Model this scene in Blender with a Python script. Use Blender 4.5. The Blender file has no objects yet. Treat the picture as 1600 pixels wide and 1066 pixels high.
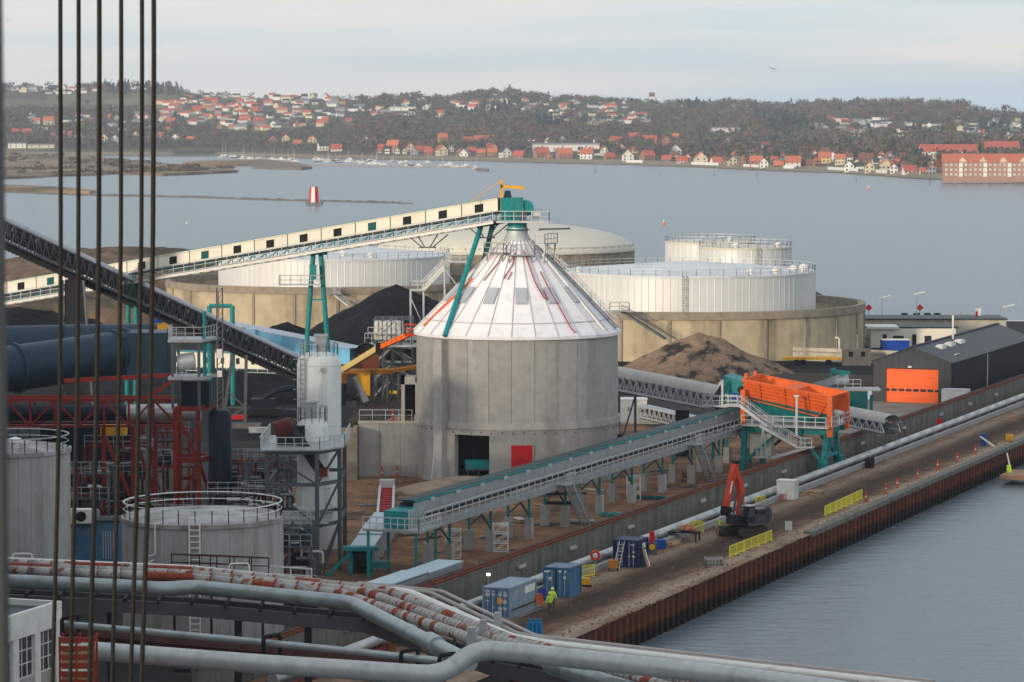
import bpy, math, random
import numpy as np
from mathutils import Vector, Matrix, Euler
rnd = random.Random(7)
rad = math.radians
sc = bpy.context.scene
col = sc.collection

# ------------------------------------------------------------------ camera
CAM_H = 41.5
F = 5000.0                      # focal length in photo pixels (1600 wide)
PITCH = math.atan((533 - 175) / F)
cam_d = bpy.data.cameras.new('camera')
cam_d.sensor_width = 36; cam_d.lens = F / 1600 * 36
cam_d.clip_start = 0.5; cam_d.clip_end = 20000
cam_d.dof.use_dof = True; cam_d.dof.focus_distance = 380; cam_d.dof.aperture_fstop = 10
cam = bpy.data.objects.new('camera', cam_d); col.objects.link(cam)
cam.location = (0, 0, CAM_H); cam.rotation_euler = (math.pi / 2 - PITCH, 0, 0)
sc.camera = cam

# ------------------------------------------------------------------ sky and sun
SUN_EL, SUN_AZ = rad(9.5), rad(38)         # low autumn sun, behind the camera to the left
to_sun = Vector((-math.sin(SUN_AZ) * math.cos(SUN_EL), -math.cos(SUN_AZ) * math.cos(SUN_EL), math.sin(SUN_EL)))
w = bpy.data.worlds.new('World'); sc.world = w; w.use_nodes = True
nt = w.node_tree; nt.nodes.clear()
def nn(t, **k):
    n = nt.nodes.new(t)
    for a, b in k.items(): setattr(n, a, b)
    return n
out = nn('ShaderNodeOutputWorld'); bg = nn('ShaderNodeBackground')
sky = nn('ShaderNodeTexSky', sky_type='NISHITA', sun_disc=False)
sky.sun_elevation = SUN_EL; sky.sun_rotation = math.atan2(to_sun.x, to_sun.y)
sky.air_density = 1.0; sky.dust_density = 2.0; sky.ozone_density = 1.5; sky.altitude = 40
tc = nn('ShaderNodeTexCoord'); mp = nn('ShaderNodeMapping'); mp.inputs['Scale'].default_value = (3.0, 3.0, 50); mp.inputs['Location'].default_value = (1.9, .4, .0)
nz = nn('ShaderNodeTexNoise'); nz.inputs['Scale'].default_value = 1.0; nz.inputs['Detail'].default_value = 5
nz.inputs['Roughness'].default_value = 0.55
rp = nn('ShaderNodeValToRGB'); rp.color_ramp.elements[0].position = 0.40; rp.color_ramp.elements[1].position = 0.62
rp.color_ramp.elements[0].color = (5.95, 7.4, 8.5, 1); rp.color_ramp.elements[1].color = (8.7, 8.5, 8.35, 1)
mx = nn('ShaderNodeMix', data_type='RGBA'); mx.inputs['Factor'].default_value = 0.68   # thin high cloud over the clear sky
L = nt.links.new
L(tc.outputs['Generated'], mp.inputs['Vector']); L(mp.outputs[0], nz.inputs['Vector']); L(nz.outputs['Fac'], rp.inputs['Fac'])
L(sky.outputs[0], mx.inputs['A']); L(rp.outputs[0], mx.inputs['B']); L(mx.outputs['Result'], bg.inputs['Color'])
bg.inputs['Strength'].default_value = 0.10
L(bg.outputs[0], out.inputs['Surface'])
sun_d = bpy.data.lights.new('sun', 'SUN'); sun_d.energy = 2.3; sun_d.angle = rad(3.5); sun_d.color = (1, 0.86, 0.68)
sun = bpy.data.objects.new('sun', sun_d); col.objects.link(sun)
sun.rotation_euler = to_sun.to_track_quat('Z', 'Y').to_euler(); sun.location = (-200, -200, 200)
sc.view_settings.view_transform = 'Standard'; sc.view_settings.look = 'None'
sc.view_settings.exposure = 0.38; sc.view_settings.gamma = 1.0; sc.view_settings.use_curve_mapping = False
sc.render.engine = 'CYCLES'
sc.cycles.max_bounces = 4; sc.cycles.volume_bounces = 0

# ------------------------------------------------------------------ pixel <-> place helpers (surveying from the photo)
_c, _s = math.cos(PITCH), math.sin(PITCH)
def ray(px, py):
    u = (533 - py) / F
    return Vector(((px - 800) / F, _c + u * _s, -_s + u * _c))
def P(px, py, z=0.0):                      # where the sight line meets height z
    r = ray(px, py); return Vector((0, 0, CAM_H)) + r * ((z - CAM_H) / r.z)
def D(px, py, y):                          # where it meets distance y
    r = ray(px, py); return Vector((0, 0, CAM_H)) + r * (y / r.y)
SU, CU = 0.3665, 0.9304                    # the quay runs 21.5 degrees off the view axis
QR = math.atan2(CU, SU)
def Q(u, v, z=0.0): return Vector((SU * u + CU * (v - 87), CU * u - SU * (v - 87), z))
def uv(p): return (p[0] * SU + p[1] * CU, p[0] * CU - p[1] * SU + 87)

# ------------------------------------------------------------------ mesh helpers
V = Vector
ORD = lambda n: '%d%s' % (n, 'th' if 10 <= n % 100 <= 20 else {1: 'st', 2: 'nd', 3: 'rd'}.get(n % 10, 'th'))
class MB:
    def __init__(s, M=None): s.v = []; s.f = []; s.M = M
    def add(s, vs, fs):
        n = len(s.v)
        if s.M is not None: vs = [s.M @ V(p) for p in vs]
        s.v += [tuple(p) for p in vs]; s.f += [tuple(i + n for i in f) for f in fs]; return s
    def box(s, c, d, rz=0.0, R=None):
        x, y, z = (k / 2 for k in d)
        vs = [V((a * x, b * y, e * z)) for a in (-1, 1) for b in (-1, 1) for e in (-1, 1)]
        R = R or (Matrix.Rotation(rz, 3, 'Z') if rz else None)
        if R: vs = [R @ p for p in vs]
        c = V(c)
        return s.add([p + c for p in vs], [(0, 1, 3, 2), (4, 6, 7, 5), (0, 4, 5, 1), (2, 3, 7, 6), (0, 2, 6, 4), (1, 5, 7, 3)])
    def box2(s, a, b):
        return s.box([(a[i] + b[i]) / 2 for i in range(3)], [abs(a[i] - b[i]) for i in range(3)])
    def beam(s, p, q, w, h=None, up=V((0, 0, 1))):
        p, q = V(p), V(q); h = w if h is None else h; d = q - p
        if d.length < 1e-6: return s
        d = d.normalized(); sx = d.cross(up)
        if sx.length < 1e-4: sx = d.cross(V((1, 0, 0)))
        sx.normalize(); uz = sx.cross(d)
        vs = []
        for e in (p, q):
            for a, b in ((-1, -1), (1, -1), (1, 1), (-1, 1)): vs.append(e + sx * a * w / 2 + uz * b * h / 2)
        return s.add(vs, [(0, 1, 2, 3), (7, 6, 5, 4), (0, 4, 5, 1), (1, 5, 6, 2), (2, 6, 7, 3), (3, 7, 4, 0)])
    def tube(s, p, q, r, n=8, r2=None, cap=True):
        p, q = V(p), V(q); d = (q - p)
        if d.length < 1e-6: return s
        d.normalize(); a = d.cross(V((0, 0, 1)))
        if a.length < 1e-3: a = V((1, 0, 0))
        a.normalize(); b = d.cross(a); r2 = r if r2 is None else r2
        vs = []
        for e, rr in ((p, r), (q, r2)):
            for i in range(n):
                t = 2 * math.pi * i / n; vs.append(e + a * math.cos(t) * rr + b * math.sin(t) * rr)
        fs = [(i, (i + 1) % n, n + (i + 1) % n, n + i) for i in range(n)]
        if cap: fs += [tuple(range(n - 1, -1, -1)), tuple(range(n, 2 * n))]
        return s.add(vs, fs)
    def path(s, pts, r, n=10, bend=0.0):
        pts = [V(p) for p in pts]
        if bend > 0:
            o = [pts[0]]
            for i in range(1, len(pts) - 1):
                A, B, C = pts[i - 1], pts[i], pts[i + 1]
                k = min(bend, (A - B).length * .45, (C - B).length * .45)
                a = B + (A - B).normalized() * k; c2 = B + (C - B).normalized() * k
                for j in range(6):
                    t = j / 5; o.append(a * (1 - t) ** 2 + B * 2 * t * (1 - t) + c2 * t * t)
            pts = o + [pts[-1]]
        m = len(pts); vs = []; pa = None
        for i in range(m):
            d = (pts[min(i + 1, m - 1)] - pts[max(i - 1, 0)]).normalized()
            if pa is None:
                a = d.cross(V((0, 0, 1)))
                if a.length < 1e-3: a = V((1, 0, 0))
            else: a = pa - d * pa.dot(d)
            a.normalize(); pa = a; b = d.cross(a)
            for j in range(n):
                t = 2 * math.pi * j / n; vs.append(pts[i] + (a * math.cos(t) + b * math.sin(t)) * r)
        fs = [(i * n + j, i * n + (j + 1) % n, (i + 1) * n + (j + 1) % n, (i + 1) * n + j) for i in range(m - 1) for j in range(n)]
        fs += [tuple(range(n - 1, -1, -1)), tuple(range((m - 1) * n, m * n))]
        return s.add(vs, fs)
    def lathe(s, c, prof, n=32, a0=0.0, a1=2 * math.pi):     # angle 0 faces the camera (-y), grows to the right
        full = abs(a1 - a0 - 2 * math.pi) < 1e-6; c = V(c); k = n if full else n + 1; vs = []
        for i in range(k):
            t = a0 + (a1 - a0) * i / n
            for r, z in prof: vs.append(c + V((math.sin(t) * r, -math.cos(t) * r, z)))
        m = len(prof); fs = []
        for i in range(n):
            j = (i + 1) % k
            for e in range(m - 1): fs.append((i * m + e, j * m + e, j * m + e + 1, i * m + e + 1))
        return s.add(vs, fs)
    def prism(s, poly, z0, z1):
        n = len(poly)
        vs = [(p[0], p[1], z0) for p in poly] + [(p[0], p[1], z1) for p in poly]
        return s.add(vs, [tuple(range(n - 1, -1, -1)), tuple(range(n, 2 * n))] + [(i, (i + 1) % n, n + (i + 1) % n, n + i) for i in range(n)])
    def extr(s, poly, d):                                  # polygon of 3D points swept along d
        n = len(poly); d = V(d); vs = [V(p) for p in poly] + [V(p) + d for p in poly]
        return s.add(vs, [tuple(range(n - 1, -1, -1)), tuple(range(n, 2 * n))] + [(i, (i + 1) % n, n + (i + 1) % n, n + i) for i in range(n)])
    def rail(s, pts, h=1.1, step=1.6, r=0.035, mid=True, closed=False):
        pts = [V(p) for p in pts]
        if closed: pts = pts + [pts[0]]
        up = V((0, 0, h))
        for a, b in zip(pts, pts[1:]):
            s.beam(a + up, b + up, 2 * r)
            if mid: s.beam(a + up * .5, b + up * .5, 1.6 * r)
            k = max(1, round((b - a).length / step))
            for i in range(k + 1):
                p = a.lerp(b, i / k); s.beam(p, p + up, 1.8 * r)
        return s
    def mesh(s, name, org=V((0, 0, 0))):
        me = bpy.data.meshes.new(name)
        me.from_pydata([(p[0] - org[0], p[1] - org[1], p[2] - org[2]) for p in s.v], [], s.f)
        me.update(); return me
    def build(s, name, mat, parent=None, smooth=False, local=False, kind=None):
        org = V((0, 0, 0)) if (parent is None or local) else V(parent.get('_o', (0, 0, 0)))
        me = s.mesh(name, org)
        if mat: me.materials.append(mat)
        if smooth:
            try: me.shade_smooth(); me.set_sharp_from_angle(angle=rad(38))
            except Exception: pass
        return place(name, me, parent, kind)
def place(name, me, parent=None, kind=None, loc=None, rz=None):
    o = bpy.data.objects.new(name, me); col.objects.link(o)
    if parent is not None:
        o.parent = parent
        if '_o' in parent: o['_o'] = tuple(parent['_o'])
    if kind: o['kind'] = kind
    if loc is not None: o.location = loc
    if rz is not None: o.rotation_euler = (0, 0, rz)
    return o
def tag(o, label, cat, group=None):
    o['label'] = label; o['category'] = cat
    if group: o['group'] = group
    return o
def thing(name, loc, label, cat, group=None, rz=0.0):
    o = bpy.data.objects.new(name, None); col.objects.link(o); o.empty_display_size = .5
    o.location = loc; o.rotation_euler = (0, 0, rz); o['_o'] = tuple(V(loc)); return tag(o, label, cat, group)
def copy_tree(o, parent=None):
    c = o.copy(); col.objects.link(c); c.parent = parent
    for ch in list(o.children): copy_tree(ch, c)
    return c
def dup(o, loc, rz=None, label=None, scale=None):
    c = copy_tree(o); c.location = loc
    if rz is not None: c.rotation_euler = (0, 0, rz)
    if label: c['label'] = label
    if scale: c.scale = (scale,) * 3 if not isinstance(scale, tuple) else scale
    return c

# ------------------------------------------------------------------ materials
MATS = {}
def M(name, c, rough=.6, metal=0.0, var=.14, scale=1.0, bump=0.0, bscale=8.0, c2=None, thr=(.52, .68), scale2=.35, streak=False, rand=0.0, spec=.2):
    m = bpy.data.materials.new(name); m.use_nodes = True; t = m.node_tree; N = t.nodes; K = t.links.new
    b = N['Principled BSDF']; b.inputs['Roughness'].default_value = rough; b.inputs['Metallic'].default_value = metal
    b.inputs['Specular IOR Level'].default_value = spec
    g = N.new('ShaderNodeNewGeometry'); src = g.outputs['Position']
    n1 = N.new('ShaderNodeTexNoise'); n1.inputs['Scale'].default_value = scale; n1.inputs['Detail'].default_value = 6; K(src, n1.inputs['Vector'])
    mr = N.new('ShaderNodeMapRange'); mr.inputs['From Min'].default_value = .25; mr.inputs['From Max'].default_value = .75
    mr.inputs['To Min'].default_value = 1 - var; mr.inputs['To Max'].default_value = 1 + var; K(n1.outputs['Fac'], mr.inputs['Value'])
    colr = N.new('ShaderNodeRGB'); colr.outputs[0].default_value = (*c, 1); cur = colr.outputs[0]
    if c2 is not None:
        v2 = src
        if streak:
            mpp = N.new('ShaderNodeMapping'); mpp.inputs['Scale'].default_value = (1, 1, .12); K(src, mpp.inputs['Vector']); v2 = mpp.outputs[0]
        n2 = N.new('ShaderNodeTexNoise'); n2.inputs['Scale'].default_value = scale2; n2.inputs['Detail'].default_value = 8; n2.inputs['Roughness'].default_value = .62; K(v2, n2.inputs['Vector'])
        m2 = N.new('ShaderNodeMapRange'); m2.inputs['From Min'].default_value = thr[0]; m2.inputs['From Max'].default_value = thr[1]; K(n2.outputs['Fac'], m2.inputs['Value'])
        mi = N.new('ShaderNodeMix'); mi.data_type = 'RGBA'; K(m2.outputs[0], mi.inputs['Factor']); K(cur, mi.inputs['A']); mi.inputs['B'].default_value = (*c2, 1); cur = mi.outputs['Result']
    fac = mr.outputs[0]
    if rand:
        oi = N.new('ShaderNodeObjectInfo'); r2 = N.new('ShaderNodeMapRange'); r2.inputs['To Min'].default_value = 1 - rand; r2.inputs['To Max'].default_value = 1 + rand
        K(oi.outputs['Random'], r2.inputs['Value']); mu = N.new('ShaderNodeMath'); mu.operation = 'MULTIPLY'; K(fac, mu.inputs[0]); K(r2.outputs[0], mu.inputs[1]); fac = mu.outputs[0]
    sc_ = N.new('ShaderNodeVectorMath'); sc_.operation = 'SCALE'; K(cur, sc_.inputs[0]); K(fac, sc_.inputs['Scale']); K(sc_.outputs[0], b.inputs['Base Color'])
    if bump:
        n3 = N.new('ShaderNodeTexNoise'); n3.inputs['Scale'].default_value = bscale; n3.inputs['Detail'].default_value = 4; K(src, n3.inputs['Vector'])
        bp = N.new('ShaderNodeBump'); bp.inputs['Strength'].default_value = 1; bp.inputs['Distance'].default_value = bump; K(n3.outputs['Fac'], bp.inputs['Height']); K(bp.outputs[0], b.inputs['Normal'])
    MATS[name] = m; return m
concrete = M('concrete', (.385, .365, .34), .85, c2=(.285, .268, .245), streak=True, scale2=.5, thr=(.45, .72), var=.12, bump=.01, rand=.10)
conc_pale = M('concrete_pale', (.46, .42, .34), .85, c2=(.22, .19, .15), streak=True, scale2=.35, thr=(.5, .75), rand=.06)
conc_bund = M('concrete_bund', (.47, .385, .26), .85, c2=(.19, .15, .10), streak=True, scale2=.22, thr=(.48, .72), var=.2, scale=.4)
conc_lip = M('concrete_lip', (.30, .25, .19), .85, c2=(.16, .13, .10), scale2=.5, var=.2)
conc_dark = M('concrete_weathered', (.165, .155, .13), .9, c2=(.075, .072, .058), streak=True, scale2=.7, thr=(.48, .75), var=.18, rand=.07)
tank_white = M('tank_cladding', (.66, .65, .63), .45, metal=.12, var=.05, scale=.3, rand=.025)
tank_grey = M('tank_grey_paint', (.40, .38, .365), .55, c2=(.25, .22, .19), streak=True, scale2=.8, thr=(.45, .75), var=.1, rand=.03)
roof_white = M('roof_white', (.66, .66, .66), .55, var=.06, c2=(.5, .5, .49), scale2=.2)
roof_cream = M('roof_cream', (.62, .57, .47), .6, var=.06)
roof_stain = M('roof_grey_stained', (.40, .385, .38), .7, c2=(.20, .175, .15), scale2=.35, thr=(.42, .6))
cone_white = M('cone_sheet', (.86, .815, .81), .45, var=.05, scale=.6, c2=(.76, .71, .71), scale2=.8, rand=.03)
hatch_grey = M('hatch_grey', (.42, .43, .47), .4, var=.05)
white_p = M('white_paint', (.74, .72, .67), .5, var=.08, c2=(.55, .5, .42), scale2=1.2, thr=(.55, .8), rand=.04)
cream_p = M('cream_cladding', (.74, .69, .57), .5, var=.06, c2=(.52, .46, .36), scale2=1.0, thr=(.55, .8), rand=.05)
vessel_w = M('vessel_white', (.70, .70, .67), .4, var=.06, c2=(.46, .45, .42), streak=True, scale2=.6)
galv = M('galvanised', (.36, .37, .38), .5, metal=.45, var=.15)
galv_l = M('galvanised_light', (.52, .53, .53), .5, metal=.3, var=.12)
steel_g = M('steel_grey', (.095, .103, .112), .55, metal=.3, var=.15)
steel_d = M('steel_dark', (.016, .017, .019), .6, metal=.2, var=.2)
black = M('black', (.007, .007, .0075), .6, var=.1)
glass_d = M('dark_glass', (.02, .022, .025), .12, var=.05, spec=.6)
teal = M('teal_paint', (.010, .225, .225), .5, var=.2, scale=2, c2=(.04, .15, .145), scale2=1.1, thr=(.5, .7), streak=True, rand=.08)
teal_d = M('teal_dark', (.006, .085, .09), .5, var=.14)
orange_h = M('hopper_orange', (.82, .14, .018), .55, var=.10, scale=1.2, c2=(.62, .12, .025), scale2=.8, thr=(.5, .75), streak=True)
orange_d = M('door_orange', (.86, .125, .02), .5, var=.05, rand=.03)
red_st = M('red_steel', (.19, .015, .010), .5, var=.25, c2=(.08, .010, .008), scale2=.7)
red_p = M('red_paint', (.50, .012, .014), .5, var=.1)
red_ex = M('excavator_red', (.55, .05, .015), .45, var=.12)
yellow = M('yellow_paint', (.72, .36, .02), .5, var=.12)
yel_b = M('barrier_yellow', (.78, .70, .05), .55, var=.1, rand=.08)
hivis = M('hivis', (.55, .75, .04), .6, var=.08)
rust = M('rust', (.16, .045, .018), .85, var=.35, scale=2.0, c2=(.08, .028, .016), scale2=1.5)
rust_pipe = M('rust_pipe', (.26, .055, .025), .8, var=.35, scale=2.5, c2=(.13, .03, .018), scale2=2.0)
clad_w = M('pipe_cladding_white', (.39, .365, .34), .55, var=.12, scale=1.6, c2=(.24, .075, .04), scale2=1.1, thr=(.56, .6), rand=.14)
pipe_gb = M('pipe_grey_blue', (.33, .365, .37), .4, metal=.5, var=.12, c2=(.25, .265, .265), scale2=.6, rand=.03)
pipe_al = M('pipe_aluminium', (.43, .44, .435), .38, metal=.5, var=.08, c2=(.36, .36, .34), scale2=.7, rand=.05)
pipe_lt = M('pipe_light_grey', (.46, .475, .465), .42, metal=.3, var=.12, c2=(.35, .36, .345), scale2=.7)
blue_duct = M('blue_duct', (.014, .034, .055), .42, var=.14, rand=.03)
navy = M('navy', (.007, .011, .026), .5, var=.15)
blue_c = M('container_blue', (.045, .135, .235), .55, var=.15, c2=(.12, .17, .21), scale2=1.2)
blue_g = M('container_blue_grey', (.22, .285, .36), .55, var=.12, c2=(.30, .33, .36), scale2=.9)
sky_b = M('gallery_blue', (.17, .42, .62), .5, var=.1, rand=.06)
roof_sheet = M('pale_blue_sheet', (.40, .50, .54), .4, var=.06, metal=.15)
blue_p = M('blue_paint', (.01, .06, .33), .5, var=.1)
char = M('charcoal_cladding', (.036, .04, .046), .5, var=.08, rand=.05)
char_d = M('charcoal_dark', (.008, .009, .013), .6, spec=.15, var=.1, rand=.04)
skin = M('skin', (.5, .3, .22), .6); cloth_d = M('work_trousers', (.06, .05, .04), .8)
wood = M('wood', (.33, .2, .11), .8, var=.25, rand=.15)
hose_r = M('red_hose', (.30, .02, .035), .5, var=.1)
rope_m = M('wire_rope', (.022, .019, .015), .6, metal=.3, var=.3, scale=30)
post_m = M('crane_post', (.06, .058, .052), .6, var=.1)
coal_m = M('coal', (.006, .006, .0075), .9, spec=.12, var=.45, scale=.9, bump=.35, bscale=1.6, c2=(.013, .0125, .0135), scale2=.25, thr=(.5, .7))
sand_m = M('dirt_pile', (.25, .165, .108), .95, var=.3, scale=.7, bump=.3, bscale=1.2, c2=(.035, .03, .026), scale2=.3, thr=(.5, .6), spec=.1)
dirt_m = M('dirt', (.25, .13, .070), .95, spec=.12, var=.42, scale=.45, bump=.07, bscale=2.5, c2=(.105, .06, .038), scale2=.13, thr=(.44, .62))
dirt_d = M('dirt_track', (.052, .036, .028), .95, var=.35, scale=.8, bump=.06, bscale=3, c2=(.11, .073, .05), scale2=.35, thr=(.52, .72), spec=.15)
dirt_p = M('dirt_pale', (.31, .225, .155), .95, var=.3, scale=.9, bump=.04, bscale=3, c2=(.15, .105, .07), scale2=.35)
yard_m = M('yard_ground', (.05, .041, .033), .95, var=.35, scale=.2, bump=.05, bscale=1.5, c2=(.02, .0185, .017), scale2=.05, thr=(.42, .6), spec=.15)
coalg_m = M('coal_dust_ground', (.012, .0115, .012), .95, spec=.12, var=.35, scale=.4, bump=.08, bscale=1.2, c2=(.034, .03, .026), scale2=.12)
apron_m = M('concrete_apron', (.23, .20, .165), .9, var=.2, scale=.4, c2=(.13, .11, .09), scale2=.15)
grass_m = M('grass', (.06, .085, .025), .95, var=.4, scale=1.5, c2=(.12, .10, .05), scale2=.5)
bank_m = M('bank_scrub', (.16, .105, .065), .95, var=.4, scale=.3, bump=.4, bscale=.6, c2=(.06, .045, .032), scale2=.06, thr=(.42, .62))
marsh_m = M('marsh', (.30, .195, .115), .95, var=.3, scale=.03, c2=(.12, .082, .05), scale2=.02, thr=(.45, .6))
stone_m = M('shore_stone', (.16, .14, .12), .9, var=.4, scale=.5)

# water
wm = bpy.data.materials.new('water'); wm.use_nodes = True; t = wm.node_tree; b = t.nodes['Principled BSDF']
b.inputs['Base Color'].default_value = (.125, .148, .172, 1); b.inputs['Roughness'].default_value = .27; b.inputs['IOR'].default_value = 1.33
g = t.nodes.new('ShaderNodeNewGeometry'); prev = None; hs = []
for sx, sy, amp in ((.02, .05, 1.0), (.28, .62, .4), (1.2, 2.4, .17)):
    mpn = t.nodes.new('ShaderNodeMapping'); mpn.inputs['Scale'].default_value = (sx, sy, 1); mpn.inputs['Rotation'].default_value = (0, 0, rad(20))
    t.links.new(g.outputs['Position'], mpn.inputs['Vector'])
    nz = t.nodes.new('ShaderNodeTexNoise'); nz.inputs['Scale'].default_value = 1; nz.inputs['Detail'].default_value = 4; t.links.new(mpn.outputs[0], nz.inputs['Vector'])
    mu = t.nodes.new('ShaderNodeMath'); mu.operation = 'MULTIPLY'; mu.inputs[1].default_value = amp; t.links.new(nz.outputs['Fac'], mu.inputs[0])
    if prev is None: prev = mu
    else:
        ad = t.nodes.new('ShaderNodeMath'); t.links.new(prev.outputs[0], ad.inputs[0]); t.links.new(mu.outputs[0], ad.inputs[1]); prev = ad
bp = t.nodes.new('ShaderNodeBump'); bp.inputs['Distance'].default_value = .5; bp.inputs['Strength'].default_value = 1
t.links.new(prev.outputs[0], bp.inputs['Height']); t.links.new(bp.outputs[0], b.inputs['Normal'])

# quay surface: brown dirt, a dark rutted lane along it, a pale crushed verge by the edge
def quay_mat():
    m = M('quay_dirt', (.20, .11, .064), .95, spec=.12, var=.42, scale=.7, bump=.07, bscale=2.5, c2=(.11, .063, .04), scale2=.2, thr=(.44, .62))
    t = m.node_tree; K = t.links.new; b = t.nodes['Principled BSDF']; src = [l for l in t.links if l.to_socket == b.inputs['Base Color']][0].from_socket
    g = t.nodes.new('ShaderNodeNewGeometry'); mp = t.nodes.new('ShaderNodeMapping'); mp.vector_type = 'POINT'; mp.inputs['Rotation'].default_value = (0, 0, -math.atan2(.9304, .3665)); K(g.outputs['Position'], mp.inputs['Vector'])
    sx = t.nodes.new('ShaderNodeSeparateXYZ'); K(mp.outputs[0], sx.inputs[0])       # X along the quay, Y = -(v-87)
    st = t.nodes.new('ShaderNodeMapping'); st.inputs['Scale'].default_value = (.10, .5, 1); K(mp.outputs[0], st.inputs['Vector'])
    n1 = t.nodes.new('ShaderNodeTexNoise'); n1.inputs['Scale'].default_value = 1; n1.inputs['Detail'].default_value = 7; n1.inputs['Roughness'].default_value = .65; K(st.outputs[0], n1.inputs['Vector'])
    def math_(op, a, bb, c=None):
        n = t.nodes.new('ShaderNodeMath'); n.operation = op
        for i, v in enumerate((a, bb, c)):
            if v is None: continue
            if isinstance(v, (int, float)): n.inputs[i].default_value = v
            else: K(v, n.inputs[i])
        return n.outputs[0]
    cur = src
    for centre, half, soft, colr, amt in ((87 + 5.7, 2.1, 1.5, (.045, .027, .019), .92), (87 + 1.5, .9, .8, (.36, .265, .19), .8), (87 + 9.2, .7, .9, (.30, .25, .2), .5)):
        d = math_('ABSOLUTE', math_('SUBTRACT', sx.outputs['Y'], centre), 0)
        d = math_('ADD', d, math_('MULTIPLY_ADD', n1.outputs['Fac'], 5.0, -2.5))
        mr = t.nodes.new('ShaderNodeMapRange'); mr.inputs['From Min'].default_value = half + soft; mr.inputs['From Max'].default_value = half - soft; mr.inputs['To Max'].default_value = amt; K(d, mr.inputs['Value'])
        mi = t.nodes.new('ShaderNodeMix'); mi.data_type = 'RGBA'; K(mr.outputs[0], mi.inputs['Factor']); K(cur, mi.inputs['A']); mi.inputs['B'].default_value = (*colr, 1); cur = mi.outputs['Result']
    n2 = t.nodes.new('ShaderNodeTexNoise'); n2.inputs['Scale'].default_value = 3.5; n2.inputs['Detail'].default_value = 5; K(g.outputs['Position'], n2.inputs['Vector'])
    mr = t.nodes.new('ShaderNodeMapRange'); mr.inputs['To Min'].default_value = .55; mr.inputs['To Max'].default_value = 1.45; mr.inputs['From Min'].default_value = .25; mr.inputs['From Max'].default_value = .75; K(n2.outputs['Fac'], mr.inputs['Value'])
    v = t.nodes.new('ShaderNodeVectorMath'); v.operation = 'SCALE'; K(cur, v.inputs[0]); K(mr.outputs[0], v.inputs['Scale']); K(v.outputs[0], b.inputs['Base Color'])
    return m
quay_m = quay_mat()
# sheet pile rust: dark weathered top, bright rust in the splash zone, wet algae at the waterline
spm = M('sheet_pile_rust', (.085, .032, .018), .85, var=.35, scale=2.2, rand=.22)
t = spm.node_tree; b = t.nodes['Principled BSDF']
lk = [l for l in t.links if l.to_socket == b.inputs['Base Color']][0]; srcs = lk.from_socket
g = t.nodes.new('ShaderNodeNewGeometry'); sp = t.nodes.new('ShaderNodeSeparateXYZ'); t.links.new(g.outputs['Position'], sp.inputs[0])
nzz = t.nodes.new('ShaderNodeTexNoise'); nzz.inputs['Scale'].default_value = .8; t.links.new(g.outputs['Position'], nzz.inputs['Vector'])
ad = t.nodes.new('ShaderNodeMath'); ad.operation = 'MULTIPLY_ADD'; ad.inputs[1].default_value = .5; t.links.new(nzz.outputs['Fac'], ad.inputs[0]); t.links.new(sp.outputs['Z'], ad.inputs[2])
rmp = t.nodes.new('ShaderNodeValToRGB'); mr = t.nodes.new('ShaderNodeMapRange'); mr.inputs['From Min'].default_value = -2.2; mr.inputs['From Max'].default_value = .3
t.links.new(ad.outputs[0], mr.inputs['Value']); t.links.new(mr.outputs[0], rmp.inputs['Fac'])
e = rmp.color_ramp.elements; e[0].position = .12; e[0].color = (.12, .12, .12, 1); e[1].position = 1; e[1].color = (1, .95, .95, 1)
for pos, cc in ((.32, (.45, .4, .35, 1)), (.45, (1.5, 1.0, .62, 1)), (.62, (1.15, .9, .75, 1))):
    k = e.new(pos); k.color = cc
mm = t.nodes.new('ShaderNodeMix'); mm.data_type = 'RGBA'; mm.blend_type = 'MULTIPLY'; mm.inputs['Factor'].default_value = 1
t.links.new(srcs, mm.inputs['A']); t.links.new(rmp.outputs[0], mm.inputs['B']); t.links.new(mm.outputs['Result'], b.inputs['Base Color'])
HAZE_D = 7.6e-5
# ================================================================== SETTING
from mathutils import noise as mno
def structure(o): o['kind'] = 'structure'; return o
def sheet(name, mat, pts, z, kind='structure'):
    return MB().add([(p[0], p[1], z) for p in pts], [tuple(range(len(pts)))]).build(name, mat, kind=kind)
def grid_sheet(name, mat, fn, n, m, kind='structure'):
    vs = [fn(i / n, j / m) for i in range(n + 1) for j in range(m + 1)]
    fs = [(i * (m + 1) + j, (i + 1) * (m + 1) + j, (i + 1) * (m + 1) + j + 1, i * (m + 1) + j + 1) for i in range(n) for j in range(m)]
    return MB().add(vs, fs).build(name, mat, smooth=True, kind=kind)
WZ = -2.8
structure(MB().add([(-9000, -600, WZ), (9000, -600, WZ), (9000, 12000, WZ), (-9000, 12000, WZ)], [(0, 1, 2, 3)]).build('water', wm))
land = [Q(120, -.6), Q(640, -.6), (118, 632), (72, 640), (70, 770), (-40, 800), (-75, 850), (-180, 880), (-420, 820), (-460, -140), (40, -140)]
structure(MB().prism([(p[0], p[1]) for p in land], -6, 0).build('yard_ground', yard_m))
def jag(u0, u1, v0, v1, n, z, amp=.6):
    a = [Q(u0 + (u1 - u0) * i / n, v0 + rnd.uniform(-amp, amp), z) for i in range(n + 1)]
    b = [Q(u0 + (u1 - u0) * i / n, v1 + rnd.uniform(-amp, amp), z) for i in range(n + 1)]
    return a + b[::-1]
def nse(x, y, s): return mno.noise(V((x * s, y * s, 3.3)))
# quay surface between the sheet piles and the concrete wall
def fq(a, b):
    u = 150 + 400 * a; v = -15.6 + 15.4 * b; p = Q(u, v)
    p.z = .02 + .07 * (nse(p.x, p.y, .35) + .5) * min(1, b * 8, (1 - b) * 8 + .1); return p
grid_sheet('quay_ground', quay_m, fq, 260, 12)
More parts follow.
